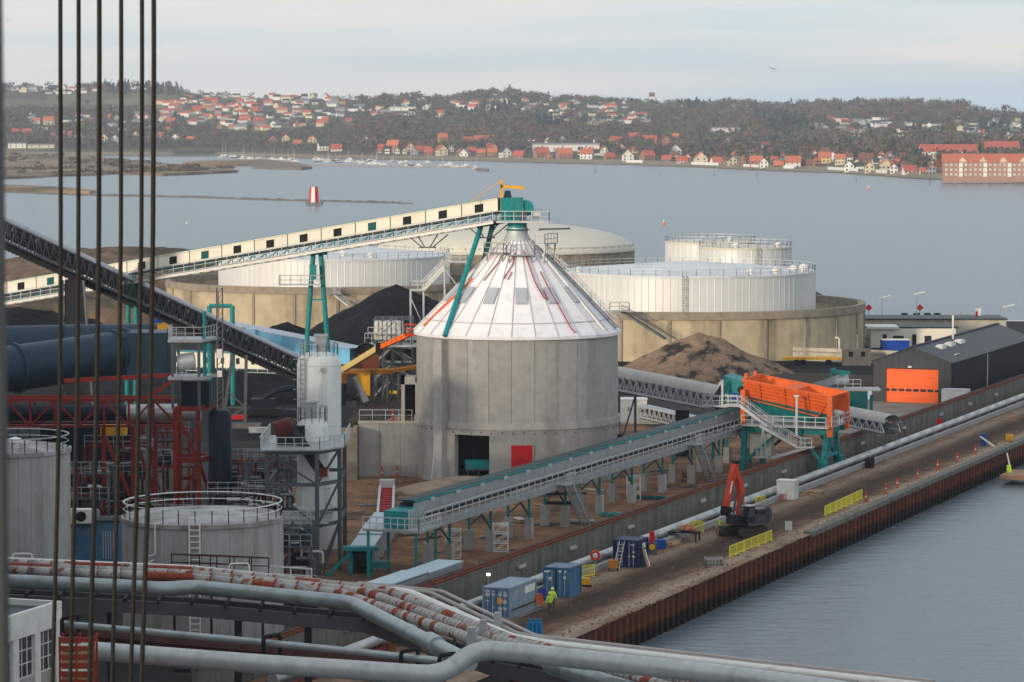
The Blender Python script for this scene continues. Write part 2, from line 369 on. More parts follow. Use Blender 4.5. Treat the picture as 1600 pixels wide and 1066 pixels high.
# construction ground around the silo
def fd(a, b):
    u = 240 + 160 * a; v = -66 + 49.5 * b; p = Q(u, v)
    e = min(1, a * 8, (1 - a) * 8, b * 8, (1 - b) * 8)
    p.z = .01 + e * (.25 * max(0, nse(p.x, p.y, .13) + .4) + .06 * nse(p.x, p.y, .8))
    return p
grid_sheet('dirt_ground', dirt_m, fd, 120, 44)
coal_pts = [(-140, 400), (-60, 398), (-22, 405), (-12, 420), (-8, 560), (-60, 596), (-140, 590)]
sheet('coal_ground', coalg_m, coal_pts, .008)
sheet('coal_ground', coalg_m, [(11, 470), (32, 462), (52, 466), (58, 500), (62, 520), (40, 545), (12, 530)], .008)
sheet('concrete_apron', apron_m, [Q(389, -16.8), Q(470, -16.8), Q(470, -34), Q(428, -46), Q(405, -44), Q(389, -30)], .016)
sheet('grass', grass_m, [P(1335, 552), P(1365, 545), P(1362, 538), P(1345, 540), P(1322, 549)], .02)
sheet('puddle', M('wet_concrete', (.32, .34, .36), .15, var=.05), [P(1330, 612), P(1362, 605), P(1362, 624), P(1345, 626)], .024)

# ------------------------------------------------------------------ sheet pile wall: one object for each pile
spw = thing('sheet_pile_wall', Q(225, 0), 'rusty brown sheet pile wall along the quay edge above the dark water', 'quay wall')
pm = MB(); per = 1.5
prof = [(0, -.32), (.14, -.32), (.34, .06), (.92, .06), (1.12, -.32), (per, -.32)]
for (a, b2), (c2_, d2) in zip(prof, prof[1:]): pm.add([(a, -b2, -4.5), (c2_, -d2, -4.5), (c2_, -d2, 0), (a, -b2, 0)], [(0, 1, 2, 3)])
for (a, b2), (c2_, d2) in zip(prof, prof[1:]): pm.add([(a, -b2, 0), (c2_, -d2, 0), (c2_, -d2 + .05, 0), (a, -b2 + .05, 0)], [(0, 1, 2, 3)])
pme = pm.mesh('sheet_pile'); pme.materials.append(spm)
for i in range(148):
    u = 222 + i * per
    o = place('sheet_pile', pme, spw, loc=Q(u, 0, rnd.uniform(-.08, .12) if u < 300 else rnd.uniform(-.25, -.2)) - Q(225, 0), rz=QR)
for i in range(40):                        # concrete coping on the far half
    u = 302 + i * 5.0
    o = MB().box((2.48, .62, -.02), (4.95, .95, .5)).build('coping_block', conc_dark, spw, local=True); o.location = Q(u, 0, .02) - Q(225, 0); o.rotation_euler = (0, 0, QR)
# ------------------------------------------------------------------ long concrete wall with a crane rail on top
cw = thing('concrete_wall', Q(200, -15.9), 'long weathered grey concrete wall with stains behind the silver quay pipe', 'wall')
wp = MB().box((1.49, 0, 1.05), (2.96, .34, 2.1)).box((.0, -.02, 1.0), (.08, .36, 2.0)); wme = wp.mesh('wall_panel'); wme.materials.append(conc_dark)
for i in range(118): place('wall_panel', wme, cw, loc=Q(200 + 3 * i, -15.9) - Q(200, -15.9), rz=QR)
for i in range(36):
    o = MB().box((4.98, 0, 2.16), (9.9, .6, .14)).build('cap', conc_dark, cw, local=True); o.location = Q(200 + 10 * i, -15.95) - Q(200, -15.9); o.rotation_euler = (0, 0, QR)
cr = thing('crane_rail', Q(200, -16), 'rusty brown double crane rail running along the top of the concrete wall', 'rail')
for dv in (-.32, .28):
    MB().beam(Q(200, -16 + dv, 2.36), Q(556, -16 + dv, 2.36), .16, .22).build('rail', rust, cr)
MB().beam(Q(200, -17, 2.05), Q(556, -17, 2.05), 1.0, .25).build('rail_bed', steel_d, cr)
for i in range(14):
    u = 226 + i * 17 + rnd.uniform(-3, 3)
    tag(MB().beam(Q(u, -15.55, 1.25), Q(u + 1.6, -15.55, 1.25), .18, .28).build('wall_lamp', galv_l), 'slim pale lamp on the long stained concrete wall, %s from the left' % ORD(i + 1), 'lamp', 'lamps along the concrete wall')
lw = thing('low_kerb_wall', Q(250, -11.2), 'low pale grey kerb wall between silver pipe and dirt quay', 'kerb')
for i in range(52):
    if Q(250 + i * 5, 0).y > 560: break
    o = MB().box((2.48, 0, .3), (4.94, .45, .62)).build('kerb_block', M('kerb_concrete', (.30, .30, .29), .9, var=.15, rand=.06) if i == 0 else MATS['kerb_concrete'], lw, local=True)
    o.location = Q(250 + 5 * i, -11.2) - Q(250, -11.2); o.rotation_euler = (0, 0, QR)

# ------------------------------------------------------------------ unseen block added behind the camera to cast the shade over the yard
sh_blk = thing('added_shade_block', (-300, -85, 0), 'tall grey unseen block added behind the camera to shade the yard', 'building')
PH = 98
MB().box((-300, -85, PH / 2 - .5), (330, 44, PH - 1)).build('wall', char, sh_blk)
MB().box((-300, -85, PH - .4), (334, 48, .8)).build('roof', char_d, sh_blk)
for i in range(16): MB().box((-460 + i * 21.3, -62.8, 48), (1.2, .5, 90)).build('pilaster', galv, sh_blk)
for z in (30, 60, 90): MB().box((-300, -62.7, z), (320, .4, 3)).build('window_band', glass_d, sh_blk)

sh_wing = thing('added_shade_wing', (-100, 172, 0), 'dark clad unseen wing added at left to darken the ducts and tanks', 'building')  # unseen wing added off to the left, blocks sky to darken the left plant
MB().box((-99, 165, 13.2), (102, 170, 26.4)).build('wall', char, sh_wing); MB().box((-99, 165, 26.8), (103, 171, .8)).build('roof', char_d, sh_wing)
for i in range(10): MB().box((-47.8, 90 + i * 16, 13), (.5, 1.0, 25)).build('pilaster', steel_g, sh_wing); MB().box((-47.85, 98 + i * 16, 18), (.3, 9, 5)).build('window', glass_d, sh_wing)
# ------------------------------------------------------------------ far shore terrain
def ip(tab, x):
    if x <= tab[0][0]: return tab[0][1]
    for (a, b), (c, d) in zip(tab, tab[1:]):
        if x <= c: return b + (d - b) * (x - a) / (c - a)
    return tab[-1][1]
SH = [(-500, 3300), (0, 3250), (340, 3226), (500, 3050), (760, 2900), (800, 2840), (1050, 2632), (1200, 2428), (1300, 2349), (1430, 2142), (1600, 2023), (2100, 1750)]
SKY = [(-500, 138), (10, 141), (90, 141), (180, 139), (280, 141), (320, 150), (430, 155), (540, 156), (580, 161), (620, 156), (700, 160), (760, 150), (800, 149), (850, 158), (900, 160), (1000, 165), (1080, 168), (1160, 167), (1200, 171), (1300, 166), (1400, 165), (1500, 167), (1550, 180), (1600, 182), (2100, 186)]
DK = 4300
def hz(x, y):
    px = 800 + F * x / y; ds = ip(SH, px); zk = CAM_H + (175 - ip(SKY, px)) / F * DK
    wv = (y - ds) / (DK - ds)
    if wv < 0: return -2.6 + wv * 20
    z = -2.4 + 3.6 * min(1, (y - ds) / 50) + zk * (min(wv, 1) ** 1.12)
    z += 3.0 * mno.noise(V((x * .003, y * .003, 1))) * min(1, wv * 6) * (1 if wv < .92 else .4)
    if wv > 1: z -= (wv - 1) * 90
    return z
vs = []; fs = []; NA, ND = 170, 60
for i in range(NA + 1):
    px = -420 + 2440 * i / NA
    for j in range(ND + 1):
        ds = ip(SH, px) - 40; y = ds + (5200 - ds) * (j / ND) ** 1.15; x = (px - 800) / F * y; vs.append((x, y, hz(x, y)))
for i in range(NA):
    for j in range(ND): a = i * (ND + 1) + j; fs.append((a, a + ND + 1, a + ND + 2, a + 1))
hill_m = M('hill_ground', (.085, .075, .045), .95, var=.3, scale=.01, c2=(.15, .135, .07), scale2=.0025, thr=(.5, .58))
structure(MB().add(vs, fs).build('hills', hill_m, smooth=True))
# beach strip
vs = []; fs = []
for i in range(121):
    px = -300 + 2200 * i / 120; ds = ip(SH, px)
    for k, (dy, z) in enumerate(((-14, -2.35), (4, -1.2), (22, .5))): vs.append(((px - 800) / F * (ds + dy), ds + dy, z + (.25 if k else 0)))
for i in range(120):
    for k in range(2): fs.append((i * 3 + k, i * 3 + 3 + k, i * 3 + 4 + k, i * 3 + 1 + k))
structure(MB().add(vs, fs).build('beach', M('beach', (.24, .19, .13), .95, var=.25, scale=.02)))
def T(px, py):                            # sight line onto the far hillside
    ds = ip(SH, px)
    best = None
    for k in range(400):
        y = ds + 2 + (DK - 20 - ds) * k / 399; x = (px - 800) / F * y; z = hz(x, y)
        yy = 175 + (CAM_H - z) / y * F
        if yy <= py: return V((x, y, z))
    y = DK - 30; x = (px - 800) / F * y; return V((x, y, hz(x, y)))
def flat(name, mat, pix, z, base=-4): return structure(MB().prism([P(a, b, z)[:2] for a, b in pix], base, z).build(name, mat))
flat('marsh_peninsula', marsh_m, [(-120, 236), (60, 237), (110, 241), (160, 246), (200, 251), (250, 255), (320, 258), (350, 261), (372, 266), (330, 268), (290, 270), (255, 271), (210, 269), (180, 268), (140, 271), (90, 272), (40, 275), (0, 276), (-120, 280)], -1.0)
flat('marsh_islet', marsh_m, [(285, 253), (330, 250), (420, 249), (470, 255), (485, 260), (440, 258), (400, 257), (300, 257)], -1.2)
flat('sand_spit', marsh_m, [(-80, 286), (60, 290), (120, 294), (150, 297.5), (140, 299), (90, 298), (50, 296), (-80, 295)], -1.4)
# low stone breakwater out to the beacon
bw = []; tops = [(-60, 300), (20, 301), (120, 305), (220, 307), (320, 309), (400, 312), (470, 314), (520, 315), (600, 317), (645, 318.5)]
m_ = MB(); rr = random.Random(3); seg = 90
def bpt(t):
    k = t * (len(tops) - 1); i = min(int(k), len(tops) - 2); f_ = k - i
    return P(tops[i][0] + (tops[i + 1][0] - tops[i][0]) * f_, tops[i][1] + (tops[i + 1][1] - tops[i][1]) * f_, WZ)
vs = []
for i in range(seg + 1):
    p = bpt(i / seg); hgt = rr.uniform(.3, 1.1) * (1 if i < seg - 4 else .5); wd = rr.uniform(9, 16)
    vs += [(p.x, p.y - wd, WZ - .5), (p.x, p.y - 3, WZ + hgt), (p.x, p.y + 4, WZ + hgt * .9), (p.x, p.y + wd, WZ - .5)]
m_.add(vs, [(i * 4 + k, i * 4 + 4 + k, i * 4 + 5 + k, i * 4 + 1 + k) for i in range(seg) for k in range(3)])
structure(m_.build('breakwater', stone_m))
flat('harbour_mole', stone_m, [(395, 257), (440, 257.5), (488, 260.5), (470, 262), (430, 261), (395, 260)], -.9)
flat('harbour_mole', stone_m, [(745, 262.6), (764, 264), (762, 265), (742, 264)], -1.2)

# red and white beacon on the breakwater
bb = P(491, 316.5, -1.6)
be = thing('beacon', bb, 'squat red and white striped beacon tower standing on the low breakwater', 'beacon')
for k in range(8):
    a0, a1 = k * math.pi / 4 + .2, (k + 1) * math.pi / 4 + .2
    r0, r1, h = 2.75, 2.15, 7.4
    q = [bb + V((math.sin(a) * r, -math.cos(a) * r, z)) for a, r, z in ((a0, r0, 0), (a1, r0, 0), (a1, r1, h), (a0, r1, h))]
    n_ = ((q[1] - q[0]).cross(q[3] - q[0])).normalized()
    MB().extr(q, -n_ * .2).build('panel', red_p if k % 2 == 0 else white_p, be)
MB().lathe(bb, [(2.0, 7.4), (.02, 7.5)], 8).build('top', conc_dark, be)
MB().box(bb + V((0, 0, -.35)), (8, 8, .9)).build('base', stone_m, be)

# ------------------------------------------------------------------ woods
def leaf_cloud(n, rng, conifer=False, lobes=6):
    """small quads spread through a crown of unit height (z 0..1, width ~0.9)"""
    if conifer:
        t = rng.random(n) ** .75; r = (1 - t) * .28 * (0.5 + .5 * rng.random(n)); a = rng.random(n) * 6.283
        c = np.stack([r * np.cos(a), r * np.sin(a), .06 + .94 * t], 1)
    else:
        lc = np.stack([rng.uniform(-.3, .3, lobes), rng.uniform(-.3, .3, lobes), rng.uniform(.38, .78, lobes)], 1)
        lr = rng.uniform(.17, .3, lobes); k = rng.integers(0, lobes, n)
        d = rng.normal(size=(n, 3)); d /= np.linalg.norm(d, axis=1)[:, None]
        c = lc[k] + d * (lr[k] * rng.uniform(.55, 1.05, n))[:, None]
        c[:, 2] = np.clip(c[:, 2], .12, 1.02)
    return c
def quads(c, size, rng):
    n = len(c); a = rng.normal(size=(n, 3)); a /= np.linalg.norm(a, axis=1)[:, None]
    b = rng.normal(size=(n, 3)); b -= a * (a * b).sum(1)[:, None]; b /= np.linalg.norm(b, axis=1)[:, None]
    a *= size[:, None]; b *= size[:, None] * .8
    return np.stack([c - a - b, c + a - b, c + a + b, c - a + b], 1)
leaf_m = bpy.data.materials.new('foliage'); leaf_m.use_nodes = True; t = leaf_m.node_tree; b = t.nodes['Principled BSDF']; b.inputs['Roughness'].default_value = .9
b.inputs['Specular IOR Level'].default_value = .1
at = t.nodes.new('ShaderNodeAttribute'); at.attribute_name = 'tint'; t.links.new(at.outputs['Color'], b.inputs['Base Color'])
TINT = [(.128, .088, .086), (.115, .10, .07), (.088, .10, .066), (.155, .10, .072), (.102, .088, .094), (.038, .056, .062), (.175, .112, .068)]
def np_mesh(name, qv, qc):
    n = len(qv); me = bpy.data.meshes.new(name)
    me.vertices.add(4 * n); me.vertices.foreach_set('co', qv.reshape(-1).astype(np.float32))
    me.loops.add(4 * n); me.loops.foreach_set('vertex_index', np.arange(4 * n, dtype=np.int32))
    me.polygons.add(n); me.polygons.foreach_set('loop_start', np.arange(0, 4 * n, 4, dtype=np.int32)); me.polygons.foreach_set('loop_total', np.full(n, 4, np.int32))
    ca = me.color_attributes.new('tint', 'FLOAT_COLOR', 'POINT')
    cc = np.ones((n, 4, 4), np.float32); cc[:, :, :3] = qc[:, None, :]; ca.data.foreach_set('color', cc.reshape(-1))
    me.update(); me.materials.append(leaf_m); return me
rng = np.random.default_rng(5)
HOUSE_PX = []                             # filled below, then trees keep clear of the facades
# ------------------------------------------------------------------ houses on the far shore
hm = {}
def hmat(kind, c):
    k = (kind,) + tuple(c)
    if k not in hm: hm[k] = M('%s_%d' % (kind, len(hm)), c, .75, var=.12, scale=.6, rand=.08)
    return hm[k]
WALL = {'white': (.68, .66, .62), 'cream': (.62, .54, .38), 'brick': (.30, .17, .125), 'yellow': (.62, .46, .2), 'grey': (.36, .36, .36), 'dark': (.08, .08, .085)}
ROOF = {'red': (.42, .10, .062), 'orange': (.50, .145, .075), 'brown': (.20, .08, .055), 'black': (.045, .048, .055), 'grey': (.22, .22, .23)}
win_m = M('far_window', (.035, .04, .05), .2, var=.1)
cache = {}
def house_mesh(W, Ln, h, rh, hip=False):
    key = (round(W, 1), round(Ln, 1), round(h, 1), round(rh, 1), hip)
    if key in cache: return cache[key]
    x, y = W / 2, Ln / 2; m = MB()        # ridge along local y
    m.add([(-x, -y, -1.5), (x, -y, -1.5), (x, y, -1.5), (-x, y, -1.5), (-x, -y, h), (x, -y, h), (x, y, h), (-x, y, h)], [(0, 1, 5, 4), (1, 2, 6, 5), (2, 3, 7, 6), (3, 0, 4, 7)])
    if not hip: m.add([(-x, -y, h), (x, -y, h), (0, -y, h + rh), (-x, y, h), (x, y, h), (0, y, h + rh)], [(0, 1, 2), (4, 3, 5)])
    o = .35; e = .22; k = rh / x; r = MB(); yy = y + o; iy = yy - (x * .8 if hip else 0)
    lo = h - o * k
    r.add([(-x - o, -yy, lo), (0, -iy, h + rh + .05), (0, iy, h + rh + .05), (-x - o, yy, lo), (x + o, -yy, lo), (x + o, yy, lo),
           (-x - o, -yy, lo + e), (0, -iy, h + rh + e + .1), (0, iy, h + rh + e + .1), (-x - o, yy, lo + e), (x + o, -yy, lo + e), (x + o, yy, lo + e)],
          [(0, 1, 2, 3), (1, 4, 5, 2), (9, 8, 7, 6), (8, 11, 10, 7), (6, 0, 3, 9), (4, 10, 11, 5), (6, 7, 1, 0), (7, 10, 4, 1), (3, 2, 8, 9), (2, 5, 11, 8)] + ([(6, 10, 7), (9, 8, 11)] if hip else []))
    wn = MB().box((0, 0, 0), (1.3, .12, 1.4)).mesh('window'); ch = MB().box((0, 0, 0), (.9, .9, 1.8)).mesh('chimney')
    cache[key] = (m.mesh('wall'), r.mesh('roof'), wn, ch); return cache[key]
def slot(o, mat):
    if len(o.data.materials) == 0: o.data.materials.append(None)
    o.material_slots[0].link = 'OBJECT'; o.material_slots[0].material = mat
def house(loc, W, Ln, h, rh, wc, rc, rz, label, group, windows=0, hip=False, cat='house', name='house'):
    t = thing(name, loc, label, cat, group, rz); a, b2, wn, ch = house_mesh(W, Ln, h, rh, hip)
    slot(place('wall', a, t), hmat('wall', WALL[wc])); ro = place('roof', b2, t); slot(ro, hmat('roof', ROOF[rc]))
    if windows:
        c = place('chimney', ch, ro, loc=(W * .18, Ln * .2, h + rh)); slot(c, hmat('wall', WALL['brick']))
        fl = 2 if h > 4 else 1
        for k in range(fl):
            for s_ in (-1, 1):
                o = place('window', wn, t, loc=(s_ * W * .25, -Ln / 2 - .03, 1.6 + 2.7 * k)); slot(o, win_m)
            for s_ in (-.3, .05, .35):      # windows on both long sides
                for sd in (-1, 1):
                    o = place('window', wn, t, loc=(sd * (W / 2 + .03), s_ * Ln, 1.6 + 2.7 * k), rz=math.pi / 2); slot(o, win_m)
    return t
rh_ = random.Random(11)
# (x, base y, width in photo px, wall, roof, seen: 's' eaves side / 'g' gable, storeys)
ROW = [(25, 209, 16, 'brick', 'red', 's', 1), (44, 210, 18, 'brick', 'red', 's', 1), (78, 194, 18, 'cream', 'orange', 's', 2), (85, 216, 15, 'brick', 'red', 'g', 1), (106, 214, 18, 'white', 'red', 's', 1), (125, 219, 16, 'white', 'grey', 'g', 2),
 (166, 221, 14, 'cream', 'black', 'g', 2), (181, 222, 12, 'white', 'grey', 'g', 2), (213, 216, 11, 'cream', 'red', 'g', 2), (233, 220, 12, 'white', 'grey', 'g', 1), (252, 214, 14, 'white', 'red', 's', 1), (276, 221, 14, 'white', 'orange', 'g', 2), (298, 221, 14, 'brick', 'orange', 's', 1),
 (427, 222, 14, 'brick', 'orange', 'g', 1), (447, 222, 14, 'cream', 'red', 'g', 2), (466, 227, 16, 'cream', 'orange', 's', 1), (488, 224, 13, 'cream', 'orange', 'g', 2), (505, 234, 18, 'white', 'black', 's', 2), (526, 235, 20, 'white', 'red', 's', 1), (588, 222, 12, 'brick', 'red', 's', 1),
 (596, 236, 12, 'brick', 'red', 's', 2), (615, 237, 22, 'brick', 'orange', 's', 3), (641, 236, 13, 'cream', 'red', 'g', 2), (655, 236, 14, 'brick', 'red', 's', 1), (670, 241, 16, 'brick', 'red', 's', 1), (692, 228, 17, 'brick', 'orange', 's', 4), (690, 241, 18, 'cream', 'red', 'g', 2), (706, 232, 12, 'white', 'red', 'g', 2), (730, 226, 17, 'brick', 'red', 's', 2), (756, 222, 38, 'brick', 'red', 's', 1), (727, 243, 16, 'white', 'grey', 'g', 1), (738, 238, 14, 'brick', 'red', 's', 1), (752, 242, 16, 'brick', 'orange', 's', 1), (770, 241, 18, 'brick', 'orange', 's', 1), (789, 245, 18, 'white', 'black', 'g', 2),
 (811, 246, 20, 'brick', 'red', 's', 1), (846, 246, 26, 'brick', 'red', 's', 2), (858, 249, 16, 'brick', 'red', 'g', 1), (882, 248, 26, 'brick', 'orange', 's', 2), (917, 248, 23, 'white', 'orange', 's', 2), (945, 242, 14, 'white', 'red', 'g', 2), (952, 249, 18, 'brick', 'red', 's', 1), (981, 251, 22, 'white', 'orange', 'g', 2), (1012, 251, 22, 'brick', 'red', 's', 2), (1042, 252, 18, 'brick', 'red', 's', 1), (1055, 243, 22, 'white', 'grey', 'g', 2), (1066, 255, 20, 'white', 'red', 's', 1), (1094, 256, 24, 'cream', 'orange', 'g', 2), (1120, 257, 22, 'white', 'orange', 's', 1), (1143, 259, 16, 'cream', 'black', 'g', 2), (1160, 258, 14, 'brick', 'red', 'g', 2), (1181, 261, 24, 'brick', 'orange', 's', 2), (1195, 262, 16, 'white', 'black', 'g', 2),
 (827, 226, 12, 'white', 'grey', 'g', 1), (849, 225, 12, 'white', 'black', 's', 1), (880, 224, 14, 'grey', 'black', 'g', 2), (904, 224, 12, 'brick', 'red', 'g', 1), (916, 225, 14, 'brick', 'red', 'g', 2), (931, 225, 15, 'white', 'grey', 'g', 1), (962, 224, 22, 'white', 'red', 's', 1), (989, 220, 18, 'brick', 'red', 's', 2), (1015, 226, 27, 'brick', 'red', 's', 2), (1041, 226, 14, 'brick', 'orange', 'g', 2), (1055, 223, 12, 'brick', 'orange', 's', 3), (1080, 222, 10, 'cream', 'brown', 'g', 1), (1110, 223, 16, 'brick', 'brown', 's', 1), (1138, 225, 16, 'white', 'red', 'g', 1), (1165, 226, 14, 'white', 'brown', 'g', 1), (1195, 230, 14, 'white', 'red', 's', 1),
 (1216, 262, 18, 'brick', 'orange', 's', 1), (1239, 262, 28, 'white', 'orange', 's', 2), (1260, 238, 16, 'brick', 'red', 's', 1), (1287, 241, 18, 'white', 'brown', 's', 1), (1268, 260, 20, 'brick', 'brown', 's', 1), (1288, 254, 22, 'yellow', 'orange', 's', 2), (1313, 256, 18, 'cream', 'orange', 's', 2), (1328, 268, 18, 'white', 'black', 'g', 2), (1343, 268, 14, 'white', 'black', 's', 2), (1358, 270, 18, 'cream', 'red', 'g', 2), (1382, 271, 16, 'cream', 'orange', 'g', 3), (1397, 271, 14, 'white', 'black', 'g', 2), (1352, 252, 26, 'brick', 'brown', 's', 1), (1388, 254, 18, 'grey', 'brown', 'g', 2), (1408, 250, 14, 'brick', 'red', 's', 1), (1420, 272, 24, 'white', 'red', 's', 1), (1443, 273, 16, 'cream', 'orange', 's', 1), (1454, 273, 14, 'grey', 'brown', 'g', 2), (1466, 262, 16, 'brick', 'red', 's', 1)]
fr = random.Random(77)
for px in np.arange(560, 1470, 12):          # the smaller houses between and behind the named ones
    px = float(px) + fr.uniform(-4, 4); b0 = ip([(560, 240), (800, 246), (1050, 252), (1200, 260), (1430, 271)], px)
    ROW.append((round(px, 1), b0 - fr.choice([3, 8, 13, 18, 22]), fr.choice([9, 10, 12, 14]), fr.choice(['white', 'white', 'cream', 'brick', 'grey']), fr.choice(['red', 'orange', 'red', 'brown', 'black']), fr.choice(['g', 's']), fr.choice([1, 1, 2])))
ROW.sort(key=lambda r: r[0])
RN = {'red': 'red', 'orange': 'orange-red', 'brown': 'brown', 'black': 'black', 'grey': 'grey'}
for i, (px, py, wpx, wc, rc, or_, st) in enumerate(ROW):
    p = T(px, py + 1); s_ = F / p.y; wm_ = wpx * .84 / s_; h = 2.4 + 2.3 * (st - 1)
    yaw = rh_.uniform(-.35, .35)
    lab = '%s house with %s roof, %s from the left in the far waterfront village' % ({'brick': 'red brick'}.get(wc, wc), RN[rc], ORD(i + 1))
    if or_ == 'g': house(p, wm_, wm_ * 1.15, h, wm_ * .48, wc, rc, yaw, lab, 'houses of the waterfront village', 1)
    else: house(p, min(9.5, wm_ * .8), wm_, h, min(9.5, wm_ * .8) * .5, wc, rc, yaw + math.pi / 2, lab, 'houses of the waterfront village', 1)
    HOUSE_PX.append((px, py, wpx))
# scattered houses on the slopes
PATCH = [(285, 545, 152, 166, 18, 'w'), (245, 405, 160, 186, 22, 'r'), (40, 270, 180, 206, 10, 'm'), (400, 560, 166, 200, 14, 'm'), (290, 420, 184, 205, 8, 'm'), (560, 720, 162, 184, 10, 'w'), (720, 830, 158, 172, 5, 'w'),
         (820, 905, 160, 192, 8, 'w'), (915, 1010, 168, 196, 14, 'w'), (1280, 1470, 187, 216, 15, 'b'), (1470, 1600, 187, 222, 8, 'b'), (20, 180, 140, 148, 6, 'w')]
PLC = ['along the left ridge', 'in the hillside terraces', 'above the marsh', 'above the marina', 'left of the marina', 'above the conveyor head', 'on the crest', 'left of the church', 'below the church tower', 'above the apartment block', 'at the far right', 'on the left crest']
for pi_, (x0, x1, y0, y1, n, ty) in enumerate(PATCH):
    xs_p = sorted(rh_.uniform(x0, x1) for _ in range(n)); cn = {}
    for k in range(n):
        px, py = xs_p[k], rh_.uniform(y0, y1); p = T(px, py)
        wc, rc = rh_.choice({'w': [('white', 'black'), ('white', 'grey'), ('cream', 'black'), ('white', 'red')], 'r': [('cream', 'red'), ('brick', 'red'), ('white', 'red'), ('cream', 'orange')],
                             'm': [('white', 'red'), ('white', 'black'), ('brick', 'red'), ('white', 'grey'), ('cream', 'orange')], 'b': [('white', 'black'), ('grey', 'black'), ('white', 'grey'), ('cream', 'black'), ('white', 'brown')]}[ty])
        W = rh_.choice([6., 7.]); Ln = rh_.choice([8., 10., 13.]); h = rh_.choice([2.8, 3.4]) + (1.5 if ty == 'w' and rh_.random() < .4 else 0)
        house(p + V((0, 0, .5)), W, Ln, round(h, 1), rh_.choice([1.6, 2.6, 3.2]) if ty != 'b' else 1.3, wc, rc, math.pi / 2 + rh_.uniform(-.5, .5) if rh_.random() < .75 else rh_.uniform(-.4, .4), 'small %s house with %s roof %s, %s such from left' % ({'brick': 'red brick'}.get(wc, wc), rc, PLC[pi_], ORD(cn.setdefault((wc, rc), 0) + 1)), 'houses scattered over the far slopes'); cn[(wc, rc)] += 1
        HOUSE_PX.append((px, py, Ln * F / p.y))
# the many houses too small to tell apart: one mass
fv, ff, fc = [], [], []
for (x0, x1, y0, y1, n, ty) in PATCH:
    for k in range(int(n * 1.5)):
        px, py = rh_.uniform(x0, x1), rh_.uniform(y0, y1); p = T(px, py); W, Ln, h, rh2 = 5.5, rh_.uniform(7, 12), 2.8, rh_.uniform(1.2, 2.6); a = rh_.uniform(-.5, .5); ca, sa = math.cos(a), math.sin(a); n0 = len(fv); x, y = Ln / 2, W / 2
        wc = WALL[rh_.choice(['white', 'white', 'cream', 'grey'])]; rc = ROOF[rh_.choice(['red', 'red', 'orange'] if ty == 'r' else ['black', 'grey', 'red', 'black'])]
        loc = [(-x, -y, -1), (x, -y, -1), (x, y, -1), (-x, y, -1), (-x, -y, h), (x, -y, h), (x, y, h), (-x, y, h), (-x, 0, h + rh2), (x, 0, h + rh2), (-x - .3, -y - .4, h - .1), (x + .3, -y - .4, h - .1), (x + .3, 0, h + rh2 + .1), (-x - .3, 0, h + rh2 + .1), (x + .3, y + .4, h - .1), (-x - .3, y + .4, h - .1)]
        fv += [(p.x + q[0] * ca - q[1] * sa, p.y + q[0] * sa + q[1] * ca, p.z + q[2] + .3) for q in loc]; fc += [wc] * 10 + [rc] * 6
        ff += [tuple(n0 + i for i in f) for f in ((0, 1, 5, 4), (1, 2, 6, 5), (2, 3, 7, 6), (3, 0, 4, 7), (4, 7, 8), (6, 5, 9), (10, 11, 12, 13), (13, 12, 14, 15))]
        HOUSE_PX.append((px, py, Ln * F / p.y))
fo = MB().add(fv, ff).build('far_houses', leaf_m, kind='stuff'); ca_ = fo.data.color_attributes.new('tint', 'FLOAT_COLOR', 'POINT'); ca_.data.foreach_set('color', np.array([(*c, 1) for c in fc], np.float32).reshape(-1))
fo['label'] = 'countless tiny houses sprinkled over the far hillside'; fo['category'] = 'houses'
def long_house(px0, px1, py, h, rh, wc, rc, label, depth=10):
    p = T((px0 + px1) / 2, py); Ln = (px1 - px0) / F * p.y
    HOUSE_PX.append(((px0 + px1) / 2, py, px1 - px0))
    return house(p, depth, Ln, h, rh, wc, rc, math.pi / 2, label, None, 1, cat='building', name='long_building')
long_house(832, 936, 236, 6, 1.2, 'white', 'grey', 'long white two storey block behind the waterfront houses')
long_house(15, 43, 231, 4.5, .8, 'white', 'grey', 'long low white building at the far left above the marsh')
long_house(46, 87, 231, 3, .8, 'cream', 'grey', 'low cream shed row right of the white building by the marsh')
long_house(1110, 1157, 208, 5, .8, 'white', 'grey', 'long white flat building among trees halfway up the far wooded hill')
long_house(1436, 1525, 247, 5, 5, 'white', 'red', 'long white hall with a big red roof behind the apartment block', 14)
long_house(1537, 1590, 241, 5, 5, 'brick', 'red', 'long brick hall with red roof at the right behind apartment block', 14)
long_house(610, 648, 173, 4, 1, 'white', 'grey', 'long white terrace high on the far slope beside the wood')
long_house(608, 645, 181, 2.6, .8, 'white', 'black', 'long low white building with dark roof below the white terrace')
long_house(272, 336, 250, 3, 2, 'dark', 'black', 'long dark boathouse on the water beside the marsh peninsula')
# church
cp = T(1018, 164)
ch = thing('church', cp, 'white village church tower with stepped red top on the far skyline', 'church')
MB().box(cp + V((0, 0, 5)), (7, 7, 14)).build('tower', hmat('wall', WALL['white']), ch)
MB().add([cp + V(q) for q in ((-3.9, -3.9, 12), (3.9, -3.9, 12), (3.9, 3.9, 12), (-3.9, 3.9, 12), (-3.9, 0, 17.5), (3.9, 0, 17.5))], [(0, 1, 5, 4), (2, 3, 4, 5), (1, 2, 5), (3, 0, 4), (3, 2, 1, 0)]).build('roof', hmat('roof', ROOF['brown']), ch)
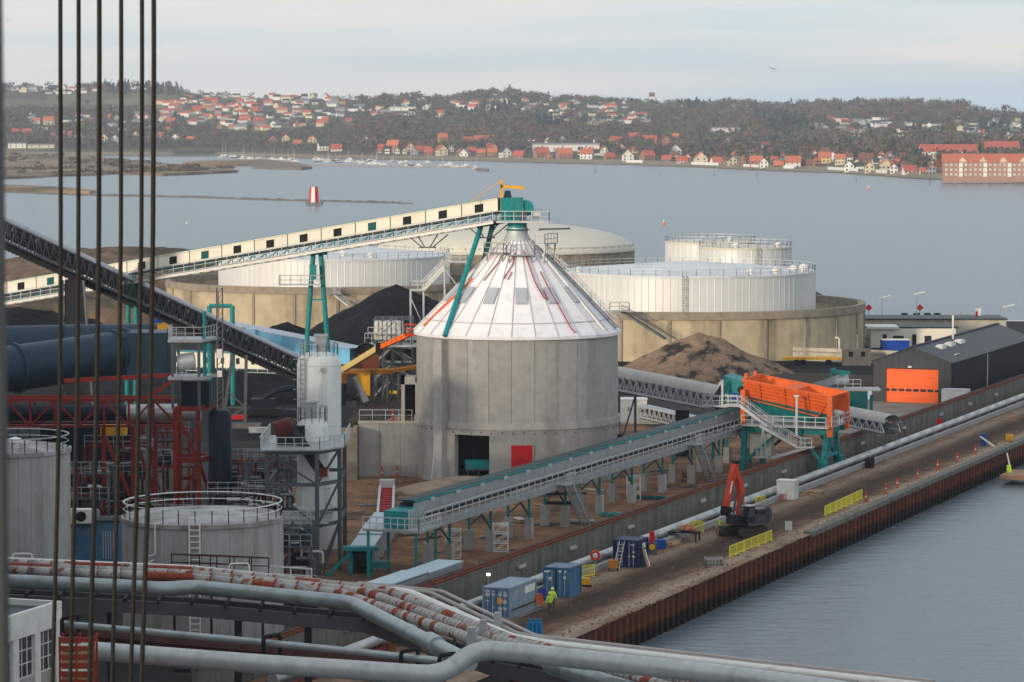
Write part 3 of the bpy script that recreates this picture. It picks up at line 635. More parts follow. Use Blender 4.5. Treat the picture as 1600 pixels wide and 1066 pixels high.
# apartment block on the right
ap = P(1474, 277, 1.0); al = 100.0
ab = thing('apartment_block', ap, 'long brick apartment block with orange-red roof and white balconies at the right shore', 'building')
ang = -.06; ux = V((math.cos(ang), math.sin(ang), 0)); uy = V((-ux.y, ux.x, 0)); RZ = Matrix.Rotation(ang, 3, 'Z')
def A(x, y, z): return ap + ux * x + uy * y + V((0, 0, z))
MB().box(A(al / 2, 6, 3.2), (al, 12, 12.6), R=RZ).build('wall', hmat('wall', (.37, .21, .155)), ab)
MB().add([A(-.6, -.6, 9.3), A(al + .6, -.6, 9.3), A(al + .6, 6, 14.6), A(-.6, 6, 14.6), A(-.6, 12.6, 9.3), A(al + .6, 12.6, 9.3)], [(0, 1, 2, 3), (3, 2, 5, 4), (0, 3, 4), (1, 5, 2), (0, 4, 5, 1)]).build('roof', hmat('roof', ROOF['orange']), ab)
wnm = MB().box((0, 0, 0), (1.5, .2, 1.5)).mesh('window'); wnm.materials.append(M('pale_window', (.55, .52, .48), .3, var=.1, rand=.15))
bam = MB().box((0, -.5, -.9), (2.6, 1.0, 1.0)).box((0, -.02, .4), (2.2, .1, 1.6)).mesh('balcony'); bam.materials.append(white_p)
for r_ in range(3):
    for c_ in range(33):
        if 1.5 + c_ * 3 > al - 1: break
        place('balcony' if c_ % 5 == 3 else 'window', bam if c_ % 5 == 3 else wnm, ab, loc=A(1.8 + c_ * 3, -.06, 1.7 + r_ * 3.0) - ap, rz=ang)
for c_ in range(8):
    o = A(12 + c_ * 12.5, 1.2, 0) - ap
    d = MB().add([V((-2.2, -1.3, 8.8)), V((2.2, -1.3, 8.8)), V((2.2, -1.3, 10.2)), V((0, -1.3, 12.3)), V((-2.2, -1.3, 10.2)), V((-2.2, 4, 10.2)), V((2.2, 4, 10.2)), V((0, 4, 12.3))], [(0, 1, 2, 3, 4), (2, 6, 7, 3), (4, 3, 7, 5), (0, 4, 5), (1, 6, 2)]).build('dormer', hmat('wall', WALL['cream']), ab, local=True); d.location = o; d.rotation_euler = (0, 0, ang)
# white garden walls at the water's edge
for k, (a, b2) in enumerate(((978, 1004), (1080, 1122), (1161, 1185), (1224, 1240), (1293, 1340), (1368, 1385))):
    p, q = T(a, ip([(800, 255), (1600, 283)], a)), T(b2, ip([(800, 255), (1600, 283)], b2)); p.z = q.z = .2
    tag(MB().beam(p, q, .5, 2.2).build('garden_wall', white_p), 'low white garden wall at the far water edge, %s from the left' % ORD(k + 1), 'wall', 'white walls on the far waterfront')

# ------------------------------------------------------------------ trees of the far shore
def clear(px, py):
    for a, b2, w_ in HOUSE_PX:
        if abs(px - a) < w_ * .6 + 2 and -1 < py - b2 < 7: return False
    return True
qs, cs = [], []
rt = random.Random(21); made = 0
PINE = [(715, 800, 166, 186), (178, 285, 134, 150), (1195, 1262, 190, 212), (1530, 1600, 195, 215), (330, 400, 185, 195), (1060, 1100, 168, 178), (1180, 1215, 184, 200), (840, 880, 190, 205)]
while made < 6400:
    px = rt.uniform(-60, 1680); ds = ip(SH, px); w_ = rt.random() ** 1.25
    y = ds + 60 + (DK + 40 - ds - 60) * w_; x = (px - 800) / F * y; z = hz(x, y); py = 175 + (CAM_H - z) / y * F
    if px < 290 and 150 < py < 176 and rt.random() < .97: continue
    if 285 < px < 560 and py < 190 and rt.random() < .6: continue
    if 1495 < px and 172 < py < 182 and rt.random() < .8: continue
    if not clear(px, py): continue
    pine = any(a < px < b2 and c_ < py < d_ for a, b2, c_, d_ in PINE) and rt.random() < .8 or rt.random() < .06
    h = rt.uniform(6.5, 12.5) * (1.15 if pine else 1) * (.7 if 285 < px < 560 else 1); n = 52 if not pine else 34
    c = leaf_cloud(n, rng, pine) * np.array([h * (1.35 if not pine else 1.1), h * (1.35 if not pine else 1.1), h]) + np.array([x, y, z - .3])
    patch = mno.noise(V((px * .016, py * .09, 0))) * 3.4
    ti = 5 if pine else max(0, min(6, int(2.3 + patch + rt.uniform(-1.4, 1.4)))); 
    if not pine and ti == 5: ti = 0
    tc_ = np.array(TINT[ti]) * rt.uniform(.86, 1.16)
    qs.append(quads(c, rng.uniform(.05, .10, n) * h, rng)); cs.append(tc_[None, :] * rng.uniform(.88, 1.14, (n, 1))); made += 1
o = place('far_woodland', np_mesh('far_woodland', np.concatenate(qs), np.concatenate(cs)), None, 'stuff')
o['label'] = 'autumn woodland and garden trees covering the far hillside'; o['category'] = 'woodland'
# rough scrub over the marsh
qs, cs = [], []
for k in range(900):
    px, py = rt.uniform(-60, 360), 0
    lo, hi = ip([(-60, 237), (60, 238), (160, 248), (250, 256), (360, 262)], px), ip([(-60, 278), (90, 271), (260, 269), (360, 266)], px)
    py = lo + (hi - lo) * rt.random() ** 1.4
    if hi - lo < 2 or mno.noise(V((px * .02, py * .16, 5))) < -.05: continue
    p = P(px, py, -1.0); h = rt.uniform(.8, 2.2); n = 14
    c = leaf_cloud(n, rng) * np.array([h * 6, h * 4, h]) + np.array([p.x, p.y, p.z - .2])
    qs.append(quads(c, rng.uniform(.3, .6, n) * h, rng)); cs.append(np.array(rt.choice([(.13, .09, .055), (.09, .065, .045), (.17, .115, .06), (.07, .06, .045)]))[None, :] * rng.uniform(.8, 1.2, (n, 1)))
o = place('marsh_scrub', np_mesh('marsh_scrub', np.concatenate(qs), np.concatenate(cs)), None, 'stuff'); o['label'] = 'low brown scrub growing over the marsh at the far left'; o['category'] = 'scrub'
# trees that stand out on the skyline and among the houses
SOLO = [(1571, 176, 15, 0), (795, 150, 12, 3), (755, 151, 11, 3), (185, 139, 9, 5), (200, 139, 10, 5), (232, 140, 9, 5), (1085, 168, 8, 5), (1130, 167, 9, 5), (1060, 167, 8, 5), (30, 141, 8, 0), (140, 141, 8, 5), (1185, 170, 8, 0), (870, 160, 7, 0), (930, 163, 7, 5), (1430, 258, 13, 2), (1395, 244, 13, 5), (1210, 240, 12, 2), (720, 235, 10, 1), (565, 235, 11, 1), (640, 222, 12, 1), (340, 222, 12, 3), (365, 228, 11, 0), (1525, 258, 8, 2), (800, 236, 11, 5), (1110, 245, 9, 2)]
for k, (px, py, h, ti) in enumerate(SOLO):
    p = T(px, py); n = 130; pine = ti == 5
    nm = 'conifer_tree' if pine else 'broadleaf_tree'
    side = 'skyline' if py < 180 else 'village shore'
    t = thing(nm, p, '%s tree standing out on the far %s, %s such tree from the left' % ('dark evergreen' if pine else ['bare purple-brown', 'olive brown', 'dull green', 'russet'][ti], side, ORD(1 + sum(1 for q in SOLO if (q[1] < 180) == (py < 180) and q[0] < px))), 'tree', 'single trees of the far shore')
    MB().tube((0, 0, -1), (0, 0, h * .5), h * .03, 6, h * .015).build('trunk', MATS['wood'], t, local=True)
    c = leaf_cloud(n, rng, pine, 9) * np.array([h * 1.15, h * 1.15, h])
    me = np_mesh('crown', quads(c, rng.uniform(.035, .075, n) * h, rng), np.array(TINT[ti])[None, :] * rng.uniform(.6, 1.4, (n, 1))); place('crown', me, t)

# ------------------------------------------------------------------ marina
def boat(kind, label):
    t = thing('motor_boat' if kind == 2 else 'sailing_boat', (0, 0, 0), label, 'boat', 'boats moored in the far marina')
    Lh, bw_, m = (9.5, 3.0, MB()) if kind != 2 else (7.5, 2.8, MB())
    sec = [(-.5, .7, .95), (-.2, 1, 1.0), (.2, .9, 1.1), (.42, .45, 1.25), (.5, .02, 1.35)]; vs = []
    for s_, wd, hh in sec: vs += [(s_ * Lh, -wd * bw_ / 2, hh), (s_ * Lh, -wd * bw_ / 4, -.4), (s_ * Lh, wd * bw_ / 4, -.4), (s_ * Lh, wd * bw_ / 2, hh)]
    fs = [(i * 4 + k, i * 4 + 4 + k, i * 4 + 4 + (k + 1) % 4, i * 4 + (k + 1) % 4) for i in range(4) for k in range(4)] + [(0, 1, 2, 3)]
    m.add(vs, fs).build('hull', white_p if kind != 1 else navy, t, local=True)
    MB().box((0, 0, 1.5), (Lh * .4, bw_ * .6, 1.0 if kind != 2 else 2.0)).build('cabin', white_p, t, local=True)
    if kind != 2:
        MB().tube((.6, 0, 1), (.6, 0, 13.5), .16, 6, .1).build('mast', galv_l, t, local=True)
        MB().tube((.5, 0, 2.6), (-3.6, 0, 2.5), .16, 6).build('boom', white_p, t, local=True)
    return t
protos = [boat(0, 'white sailing boat with bare mast moored in the far marina'), boat(1, 'dark hulled sailing boat with bare mast in the far marina'), boat(2, 'white motor boat without mast in the far marina')]
rb = random.Random(9); used = set()
bxs = sorted(rb.uniform(345, 744) for _ in range(78)); bn = [0, 0, 0]
for k in range(78):
    px = bxs[k]; base = ip([(340, 246), (400, 250), (500, 254), (600, 258), (745, 263)], px); py = base + rb.uniform(-6, .5) * (1 if px > 480 else .4)
    kd = rb.choice([0, 0, 0, 1, 2, 2]); p = P(px, py, WZ); rz = rb.uniform(-.5, .5) + rb.choice([0, 3.14]) + .3
    if kd not in used: o = protos[kd]; o.location = p; o.rotation_euler = (0, 0, rz); used.add(kd)
    else: o = dup(protos[kd], p, rz, scale=rb.uniform(.55, .95))
    bn[kd] += 1; o['label'] = ['white sailing boat with bare mast', 'dark hulled sailing boat with bare mast', 'white motor boat without mast'][kd] + ' in the far marina, %s such from left' % ORD(bn[kd])
tag(MB().beam(P(420, 257, -1.6), P(742, 262, -1.6), 2.0, .5).build('jetty', wood), 'long low timber jetty between the moored marina boats', 'jetty')
# channel posts and buoys
for k, (px, py, h) in enumerate(((930, 271, 4.0), (845, 268, 2), (861, 266, 2), (1031, 274, 2), (1116, 275, 3), (1183, 278, 3), (1453, 289, 4), (1509, 290, 2), (1547, 293, 3), (1338, 284, 2))):
    p = P(px, py, WZ); tag(MB().tube(p, p + V((0, 0, h)), .22, 6, .12).build('channel_post', steel_d), 'thin dark post standing in the bay, %s from the left' % ORD(1 + sum(1 for q in (930, 845, 861, 1031, 1116, 1183, 1453, 1509, 1547, 1338) if q < px)), 'post', 'posts standing in the bay')
def buoy(px, py, h, m1, lab):
    p = P(px, py, WZ); t = thing('buoy', p, lab, 'buoy')
    MB().lathe(p, [(.02, -.3), (h * .28, -.2), (h * .3, .25 * h), (h * .1, .4 * h), (.02, .42 * h)], 10).build('float', m1, t)
    MB().lathe(p, [(h * .08, .38 * h), (h * .12, .9 * h), (.02, h)], 8).build('topmark', white_p, t)
buoy(1037, 351, 2.0, orange_d, 'orange buoy with white top floating left of the small tanks')
buoy(1357, 297, 2.6, orange_d, 'orange and white buoy floating off the far right shore')
buoy(292, 350, 1.2, white_p, 'small white buoy floating beyond the long cream conveyor')
# ================================================================== TANK FARM
def panel_ring(t, c, R, z0, z1, n, mat, name='wall_panel', seam=.05, a_from=0, a_to=None, gap=0.0, thick=.06):
    da = 2 * math.pi / n; m = MB(); h = z1 - z0; k = 3; vs = []
    prof = [(R, -da / 2 + gap), (R + thick, -da / 2 + gap)] + [(R + thick * .2, -da / 2 + gap + da * .08)] + [(R + thick * .2, a) for a in (0.0,)] + [(R + thick * .2, da / 2 - da * .08 - gap), (R + thick, da / 2 - gap), (R, da / 2 - gap)]
    for r, a in prof: vs += [(math.sin(a) * r, -math.cos(a) * r, 0), (math.sin(a) * r, -math.cos(a) * r, h)]
    m.add(vs, [(2 * i, 2 * i + 2, 2 * i + 3, 2 * i + 1) for i in range(len(prof) - 1)] + [tuple(range(1, 2 * len(prof), 2))])
    me = m.mesh(name); me.materials.append(mat)
    for i in range(n):
        o = place(name, me, t, loc=V(c) + V((0, 0, z0)) - V(t['_o']), rz=i * da)
def ring_pts(c, r, z, n, a0=0, a1=2 * math.pi):
    return [V((c[0] + math.sin(a0 + (a1 - a0) * i / n) * r, c[1] - math.cos(a0 + (a1 - a0) * i / n) * r, z)) for i in range(n + (0 if abs(a1 - a0 - 2 * math.pi) < 1e-6 else 1))]
def ladder(m, p, q, w=.5, r=.035, side=V((1, 0, 0)), step=.45):
    p, q = V(p), V(q)
    for s_ in (-1, 1): m.beam(p + side * s_ * w / 2, q + side * s_ * w / 2, 2 * r)
    n = int((q - p).length / step)
    for i in range(1, n): c = p.lerp(q, i / n); m.beam(c - side * w / 2, c + side * w / 2, 1.6 * r)
    return m
def vent(t, p, s=1.0):
    MB().lathe(p, [(.5 * s, -.5), (.5 * s, .5 * s), (.9 * s, .6 * s), (.9 * s, .9 * s), (.2 * s, 1.3 * s), (.02, 1.35 * s)], 10).build('roof_vent', white_p, t, smooth=True)
def tank(name, label, c, R, z1, rise, n, mat, rmat, z0=0.0, lad=None, vents=(), rail=True, dome=False, cat='storage tank', rail_m=None):
    t = thing(name, (c[0], c[1], z0), label, cat)
    MB().lathe((c[0], c[1], 0), [(R - .06, z0), (R - .06, z1)], 64).build('shell', mat, t)
    panel_ring(t, (c[0], c[1], 0), R - .04, z0, z1 - .12, n, mat)
    if dome: pr = [(R + .25, z1 - .25), (R + .25, z1)] + [(R * math.cos(a) + .2, z1 + rise * math.sin(a)) for a in [rad(6 * k) for k in range(1, 15)]] + [(.02, z1 + rise)]
    else: pr = [(R + .12, z1 - .3), (R + .12, z1 + .02), (R * .5, z1 + rise * .52), (.02, z1 + rise)]
    MB().lathe((c[0], c[1], 0), pr, 72).build('roof', rmat, t, smooth=True)
    if rail: MB().rail(ring_pts(c, R - .1, z1 + .05, 60 if R > 12 else 30), closed=True, step=99, r=.04).build('handrail', rail_m or galv_l, t)
    if lad is not None:
        d = V((math.sin(lad), -math.cos(lad), 0)); sd = V((math.cos(lad), math.sin(lad), 0)); b0 = V((c[0], c[1], 0)) + d * (R + .35)
        m = ladder(MB(), b0 + V((0, 0, z0)), b0 + V((0, 0, z1 + 1)), .7, .05, sd)
        for k in range(int((z1 - z0) / 1.5)):
            for a in range(-2, 3):
                q0 = b0 + sd * .45 * math.sin(a * .6) + d * (.2 + .45 * math.cos(a * .6)) + V((0, 0, z0 + 2 + k * 1.4))
                q1 = b0 + sd * .45 * math.sin((a + 1) * .6) + d * (.2 + .45 * math.cos((a + 1) * .6)) + V((0, 0, z0 + 2 + k * 1.4))
                if a < 2 and q0.z < z1: m.beam(q0, q1, .06)
        m.build('ladder', galv, t)
    for a, rr, s_ in vents: vent(t, V((c[0] + math.sin(a) * rr * R, c[1] - math.cos(a) * rr * R, z1 + rise * (1 - rr))), s_)
    return t
def bund(label, c, R, H_):
    t = thing('bund_wall', (c[0], c[1], 0), label, 'bund wall'); n = 24
    da = 2 * math.pi / n
    seg = MB().lathe((0, 0, 0), [(R - .5, 0), (R - .5, H_ - 1.35), (R, H_ - 1.35), (R, 0)], 6, -da / 2 + .0008, da / 2 - .0008)
    me = seg.mesh('wall_segment'); me.materials.append(conc_bund)
    lip = MB().lathe((0, 0, 0), [(R - .55, H_ - 1.352), (R - .55, H_), (R + .32, H_), (R + .32, H_ - 1.3), (R + .02, H_ - 1.352)], 6, -da / 2, da / 2); ml = lip.mesh('lip'); ml.materials.append(conc_lip)
    rib = MB().box((0, -R - .1, (H_ - 1.4) / 2), (.5, .25, H_ - 1.45)).mesh('joint_strip'); rib.materials.append(conc_lip)
    for i in range(n):
        place('wall_segment', me, t, rz=i * da); place('lip', ml, t, rz=i * da); place('joint_strip', rib, t, rz=(i + .5) * da)
    MB().lathe((c[0], c[1], 0), [(R - .52, .05), (.1, .05)], 48).build('floor', conc_dark, t)
    return t
BR, BL = (30.2, 561), (-37.2, 637)
bund('round concrete bund wall around the wide white tank on the right', BR, 31.4, 8.35)
bund('round concrete bund wall around the white tank left of the silo', BL, 31.4, 8.35)
tank('oil_tank', 'wide white ribbed storage tank inside the right concrete bund', (31.1, 561), 22.1, 13.8, 1.7, 110, tank_white, roof_white, lad=-.09, vents=((.75, .93, .9), (1.0, .93, 1.0), (1.25, .93, 1.0), (.5, .9, .8), (-1.2, .95, .7)))
tank('oil_tank', 'wide white ribbed storage tank inside the left bund behind the conveyor', (-35.4, 637), 23.0, 13.2, 1.9, 110, tank_white, roof_white, lad=-.05, vents=((.15, .8, .9), (.4, .92, .9), (-.4, .9, .8)))
tank('domed_tank', 'large tank with smooth cream dome roof behind the silo cone', (-1.2, 700), 28.0, 11.7, 5.7, 96, conc_lip, roof_cream, dome=True)
tank('small_tank', 'small tall white tank, the rear one of the pair by the sea', (40.6, 655), 9.2, 15.1, .5, 44, tank_white, roof_cream, lad=.0, vents=((0.5, .8, .7),))
tank('small_tank', 'small tall white tank, the front one of the pair by the sea', (46.2, 634), 9.2, 14.9, .5, 44, tank_white, roof_cream, lad=.2, vents=((.9, .85, .8), (-.3, .85, .8)))
# stairs and platforms on the bunds
def stair(name, label, a, b, w=1.0, mat=None, cat='stairs', steps=True, parent=None):
    a, b = V(a), V(b); t = thing(name, a, label, cat) if parent is None else parent
    lw_ = .14 if name == 'access_stair' else .08; hv = V((b.x - a.x, b.y - a.y, 0)).normalized(); sd = V((-hv.y, hv.x, 0)); mat = mat or galv_l
    m = MB()
    for s_ in (-1, 1): m.beam(a + sd * s_ * w / 2, b + sd * s_ * w / 2, lw_, .25 + lw_)
    m.build('stringer', mat, t); n = max(3, int(abs(b.z - a.z) / .24)); m = MB()
    for i in range(n + 1): c = a.lerp(b, i / n); m.box(c, (.28, w, .05), R=Matrix.Rotation(math.atan2(hv.y, hv.x), 3, 'Z'))
    m.build('tread', mat, t); m = MB()
    for s_ in (-1, 1): m.rail([a + sd * s_ * w / 2, b + sd * s_ * w / 2], step=1.3)
    m.build('handrail', mat, t); return t
t = stair('bund_stair', 'grey steel stair leading up the right bund wall', D(1040, 530, 526), D(972, 487, 528.2), 1.0, steel_g)
m = MB().box(D(968, 486, 527.2), (3.2, 2.0, .15)); m.build('landing', galv, t); MB().rail([D(968, 485, 527.2) + V((dx, dy, 0)) for dx, dy in ((-1.6, -1), (1.6, -1), (1.6, 1), (-1.6, 1))], closed=True, h=1.3).build('landing_rail', galv, t)
t = stair('access_stair', 'pale steel stair on legs beside the coal heap left of the cone', D(661, 452, 440), D(703, 408, 441), 1.2, white_p)
for px, py, w_ in ((664, 452, 2.0), (724, 408, 3.2)):
    c = D(px, py, 441); MB().box(c + V((-1, 0, -.1)), (w_, 2.4, .16)).build('landing', galv_l, t)
    MB().rail([c + V((-1 - w_ / 2, -1.2, 0)), c + V((-1 + w_ / 2, -1.2, 0)), c + V((-1 + w_ / 2, 1.2, 0)), c + V((-1 - w_ / 2, 1.2, 0))], closed=True, step=1.2).build('landing_rail', galv_l, t)
    m = MB()
    for dx in (-w_ / 2, w_ / 2 - .2): m.beam(c + V((-1 + dx, -1, 0)), V((c.x - 1 + dx, c.y - 1, 0)), .2); m.beam(c + V((-1 + dx, 1, 0)), V((c.x - 1 + dx, c.y + 1, 0)), .2)
    m.beam(c + V((-1 - w_ / 2, -1, -1)), c + V((w_ / 2 - 1.2, -1, -5)), .12); m.build('leg', galv_l, t)
t = stair('bund_stair', 'grey steel stair on the left bund wall beside the teal support', D(545, 478, 604), D(522, 460, 604.5), 1.0, galv)
c = D(521, 459, 604.2); MB().box(c, (3.2, 2, .15)).build('landing', galv, t); MB().rail([c + V((dx, dy, 0)) for dx, dy in ((-1.6, -1), (1.6, -1), (1.6, 1), (-1.6, 1))], closed=True).build('landing_rail', galv, t)

# ------------------------------------------------------------------ heaps
def heap(name, label, cat, mat, c, rx, ry, h, n=44, seed=1, peak=(0, 0), pw=1.0, rz=0, rough=.12):
    t_ = []; k = 44; n = n * 2; m = MB(); vs = [(peak[0] * rx, peak[1] * ry, h)]
    for i in range(1, k + 1):
        f = i / k
        for j in range(n):
            a = 2 * math.pi * j / n; ed = 1 + .16 * mno.noise(V((math.cos(a) * 1.7 + seed, math.sin(a) * 1.7, seed * 2.1)))
            x = math.cos(a) * rx * f * ed + peak[0] * rx * (1 - f); y = math.sin(a) * ry * f * ed + peak[1] * ry * (1 - f)
            z = h * (1 - f) ** pw
            nz_ = mno.noise(V((x * .22 + seed, y * .22, seed))) + .5 * mno.noise(V((x * .7, y * .7, seed + 4))) + .55 * abs(mno.noise(V((math.cos(a) * 7 + seed, math.sin(a) * 7, f * .9)))) + .3 * mno.noise(V((x * 1.7, y * 1.7, seed + 9)))
            z = max(-.1, z + nz_ * h * rough * min(1, f * 4) * (1 - f * .85)) if i < k else -.15
            vs.append((x, y, z))
    fs = [(0, 1 + j, 1 + (j + 1) % n) for j in range(n)]
    for i in range(k - 1):
        for j in range(n): a = 1 + i * n + j; b2 = 1 + i * n + (j + 1) % n; fs.append((a, a + n, b2 + n, b2))
    o = m.add(vs, fs).build(name, mat, smooth=True); o.data.shade_smooth(); o.location = c; o.rotation_euler = (0, 0, rz); return tag(o, label, cat)
heap('coal_heap', 'big black coal heap behind the left shoulder of the silo', 'coal heap', coal_m, (-18.5, 545, 0), 21, 24, 12.2, seed=2, peak=(-.06, 0), pw=.8, rough=.06)
heap('coal_heap', 'low black coal heap left of the big one, by the teal support', 'coal heap', coal_m, (-38.5, 548, 0), 13, 13, 5.6, seed=5, rough=.14)
heap('coal_heap', 'long dark coal bank at far left behind the blue ducts', 'coal heap', coal_m, (-78, 505, 0), 26, 16, 10.8, seed=7, pw=.5, rough=.1)
heap('coal_heap', 'flat black coal bank behind the truss conveyor legs', 'coal heap', coal_m, (-42, 470, 0), 24, 18, 3.4, seed=8, pw=.5, rough=.15)
heap('dirt_heap', 'brown dirt heap with dark patches behind the orange hopper', 'dirt heap', sand_m, (30, 500, 0), 14, 13, 7.0, seed=4, peak=(-.05, .1), pw=.85, rough=.1)
heap('dirt_heap', 'flat dark spoil heap right of the brown dirt heap', 'dirt heap', dirt_d, (47, 492, 0), 15, 10, 1.3, seed=9, pw=.6, rough=.1)
heap('earth_bank', 'brown scrubby earth bank with stones at far left by the water', 'earth bank', bank_m, (-92, 770, 0), 46, 30, 9.2, seed=3, pw=.38, n=64, rough=.12)
heap('earth_bank', 'lower earth bank with dark scrub behind the left conveyor end', 'earth bank', bank_m, (-100, 640, 0), 36, 20, 7.0, seed=6, pw=.4, n=64, rough=.14)
heap('dirt_ramp', 'low trampled dirt ramp in front of the silo doorway', 'dirt heap', dirt_p, (-5, 349, 0), 8, 6, 1.7, seed=12, pw=.6, rough=.1)

# ------------------------------------------------------------------ low walls and small buildings on the right
t = thing('low_wall', P(960, 551, 0), 'low cream concrete wall behind the dirt heap, left of the wagon', 'wall')
for k in range(8):
    a, b2 = P(958 + k * 30, 553, 0), P(958 + k * 30 + 29.6, 553, 0); MB().beam(a + V((0, 0, 1.0)), b2 + V((0, 0, 1.0)), .4, 2.1).build('panel', conc_pale, t)
t = thing('low_wall', P(1190, 562, 0), 'long low tan concrete wall with a ledge behind the yellow wagon', 'wall')
for k in range(10):
    a, b2 = P(1190 + k * 23, 561 + k * .9, 0), P(1190 + k * 23 + 22.8, 561 + k * .9 + .85, 0)
    MB().beam(a + V((0, 0, 1.1)), b2 + V((0, 0, 1.1)), .4, 2.2).build('panel', conc_pale, t)
    MB().beam(a + V((0, -.1, 1.55)), b2 + V((0, -.1, 1.55)), .5, .2).build('ledge', conc_lip, t)
# yellow flat wagon
def wagon():
    p = P(1280, 570, 0); t = thing('flat_wagon', p, 'long yellow flat trailer parked in front of the tan wall', 'trailer')
    MB().box(p + V((-1.5, 0, 1.1)), (9.0, 2.3, .35)).build('deck', yellow, t)
    MB().box(p + V((4.5, 0, 1.0)), (3.0, 2.0, .3)).build('drawbar', yellow, t)
    for x in (-3.6, -2.6, 1.6, 5.2):
        for y in (-1.1, 1.1): MB().tube(p + V((x, y - .15, .45)), p + V((x, y + .15, .45)), .45, 12).build('wheel', black, t)
wagon()
p = P(1338, 571, 0); t = thing('concrete_block', p, 'upright grey concrete block with two recesses beside the yellow trailer', 'block')
MB().box(p + V((0, 0, 1.35)), (4.6, 1.6, 2.7)).build('body', conc_dark, t)
for x in (-1, 1): MB().box(p + V((x, -.82, 1.9)), (.7, .1, .8)).build('recess', black, t)
# vent stack
p = D(1216, 532, 529); t = thing('vent_stack', P(1216, 558), 'shiny steel vent stack standing in front of the right bund', 'vent')
q = P(1216, 558); MB().lathe(q, [(.28, 0), (.28, 1.6), (.8, 2.2), (.9, 2.9), (.7, 3.0), (.7, 4.4), (.02, 4.5)], 14).build('stack', pipe_al, t, smooth=True)
# white pipe loops
t = thing('pipe_run', P(1300, 559), 'white pipe run with two square loops in front of the right bund', 'pipe')
for k, (px, py) in enumerate(((1306, 558), (1334, 553))):
    a = P(px - 5, py); b2 = P(px + 5, py); MB().path([a, a + V((0, 0, 3.3)), b2 + V((0, 0, 3.3)), b2], .14, 8, .4).build('loop', white_p, t, smooth=True)
MB().tube(P(1290, 560) + V((0, 0, 1.0)), P(1372, 535) + V((0, 0, 1.5)), .22).build('pipe', white_p, t)
for k in range(5): c = P(1290, 560).lerp(P(1372, 535), (k + .5) / 5); MB().beam(c, c + V((0, 0, 1.2)), .2).build('leg', galv, t)
t = thing('pipe_run', P(1130, 545), 'thin white pipe on posts along the top of the dirt heap wall', 'pipe')
a, b2 = P(1130, 548) + V((0, 0, 2.6)), P(1195, 550) + V((0, 0, 2.5)); MB().tube(a, b2, .16).build('pipe', white_p, t)
for k in range(4): c = a.lerp(b2, k / 3); MB().beam(c, V((c.x, c.y, 0)), .15).build('leg', white_p, t)
# office building, blue box, low roofs
p = P(1360, 543, 0); t = thing('office_building', p, 'low cream office with dark windows and flat dark roofs behind the black shed', 'building')
c = p + V((7.4, 3, 1.7)); MB().box(c, (15, 8, 3.4)).build('wall', cream_p, t); MB().box(c + V((-5.4, -1.6, 1.9)), (5.6, 6.4, .4)).build('roof', white_p, t); MB().box(c + V((2.8, .4, 1.85)), (10.4, 8.6, .3)).build('roof', char, t)
for x, w_ in ((-5.0, .7), (-2.6, 1.9), (.2, .7), (2.6, 1.2)): MB().box(c + V((x, -4.02, -.1 if w_ != .7 else -.3)), (w_, .12, 1.1 if w_ != .7 else 2.0)).build('window', glass_d, t)
p = P(1420, 532, 0); MBt = thing('storage_building', p, 'wide flat roofed grey building behind the cream office', 'building')
MB().box(p + V((6, 14, 1.6)), (26, 10, 3.2)).build('wall', conc_pale, MBt); MB().box(p + V((6, 14, 3.3)), (26.6, 10.6, .25)).build('roof', char, MBt)
p = P(1398, 549, 0); t = thing('blue_container', p, 'bright blue container with white lid in front of the cream office', 'container')
MB().box(p + V((0, 0, 1.0)), (4.8, 2.3, 2.0)).build('body', blue_p, t); MB().box(p + V((.0, 0, 2.07)), (4.9, 2.4, .12)).build('lid', white_p, t)
for k in range(9): MB().box(p + V((-2.2 + k * .55, -1.18, 1.0)), (.12, .08, 1.8)).build('rib', blue_p, t)
t = thing('old_quay_wall', P(1360, 507), 'old tan stone quay wall at the water edge behind the office', 'wall')
for k in range(11): a, b2 = P(1358 + k * 11.5, 508), P(1358 + k * 11.5 + 11.3, 508); MB().beam(a + V((0, 0, .9)), b2 + V((0, 0, .9)), 3.0, rnd.uniform(1.7, 2.1)).build('block', conc_lip, t)
for k, px in enumerate((1413, 1432, 1449, 1464)): tag(MB().box(P(px, 508) + V((0, 0, 2.1)), (1.2, .8, .5)).build('mooring_block', black), 'black mooring block on the old quay wall, %s from the left' % ORD(k + 1), 'bollard', 'mooring blocks on the old quay')
# jetty with white pipe
t = thing('pipe_jetty', D(1480, 520, 640), 'pipeline jetty with a white pipe and red legs at the right edge', 'jetty')
pz = D(1480, 507, 640).z
MB().path([D(1476, 526, 640), D(1476, 507, 640), D(1486, 506.5, 640), D(1700, 506.5, 640)], .75, 12, 1.0).build('pipe', white_p, t, smooth=True)
MB().beam(D(1470, 514, 642), D(1700, 514, 642), 3, .35).build('deck', steel_g, t)
MB().rail([D(1490, 512, 643), D(1700, 512, 643)], h=1.3, step=3).build('handrail', steel_g, t)
for k in range(6):
    a = D(1560 + k * 24, 514, 641); MB().beam(a, V((a.x, a.y, -4)), .35).beam(a, V((a.x + 1.5, a.y, -4)), .3).build('leg', red_st, t)
for k, (px, top, base, lab) in enumerate(((1432, 460, 512, 'tall thin lamp post with pale head by the old quay'), (1378, 466, 510, 'thin grey lamp post beside the right bund'), (1572, 480, 512, 'lamp post with two pale heads on the pipeline jetty'), (1500, 488, 518, 'short white mast at the start of the pipe jetty'), (1564, 498, 510, 'short white post on the pipe jetty'))):
    a = P(px, base, 0); zt = D(px, top, a.y).z; t = thing('lamp_post', a, lab, 'lamp post'); MB().tube(a, V((a.x, a.y, zt)), .12, 6, .08).build('pole', galv_l, t)
    if k < 3: MB().beam(V((a.x - .6, a.y, zt)), V((a.x + 1.6, a.y, zt + .5)), .35, .18).build('lamp_head', white_p, t)
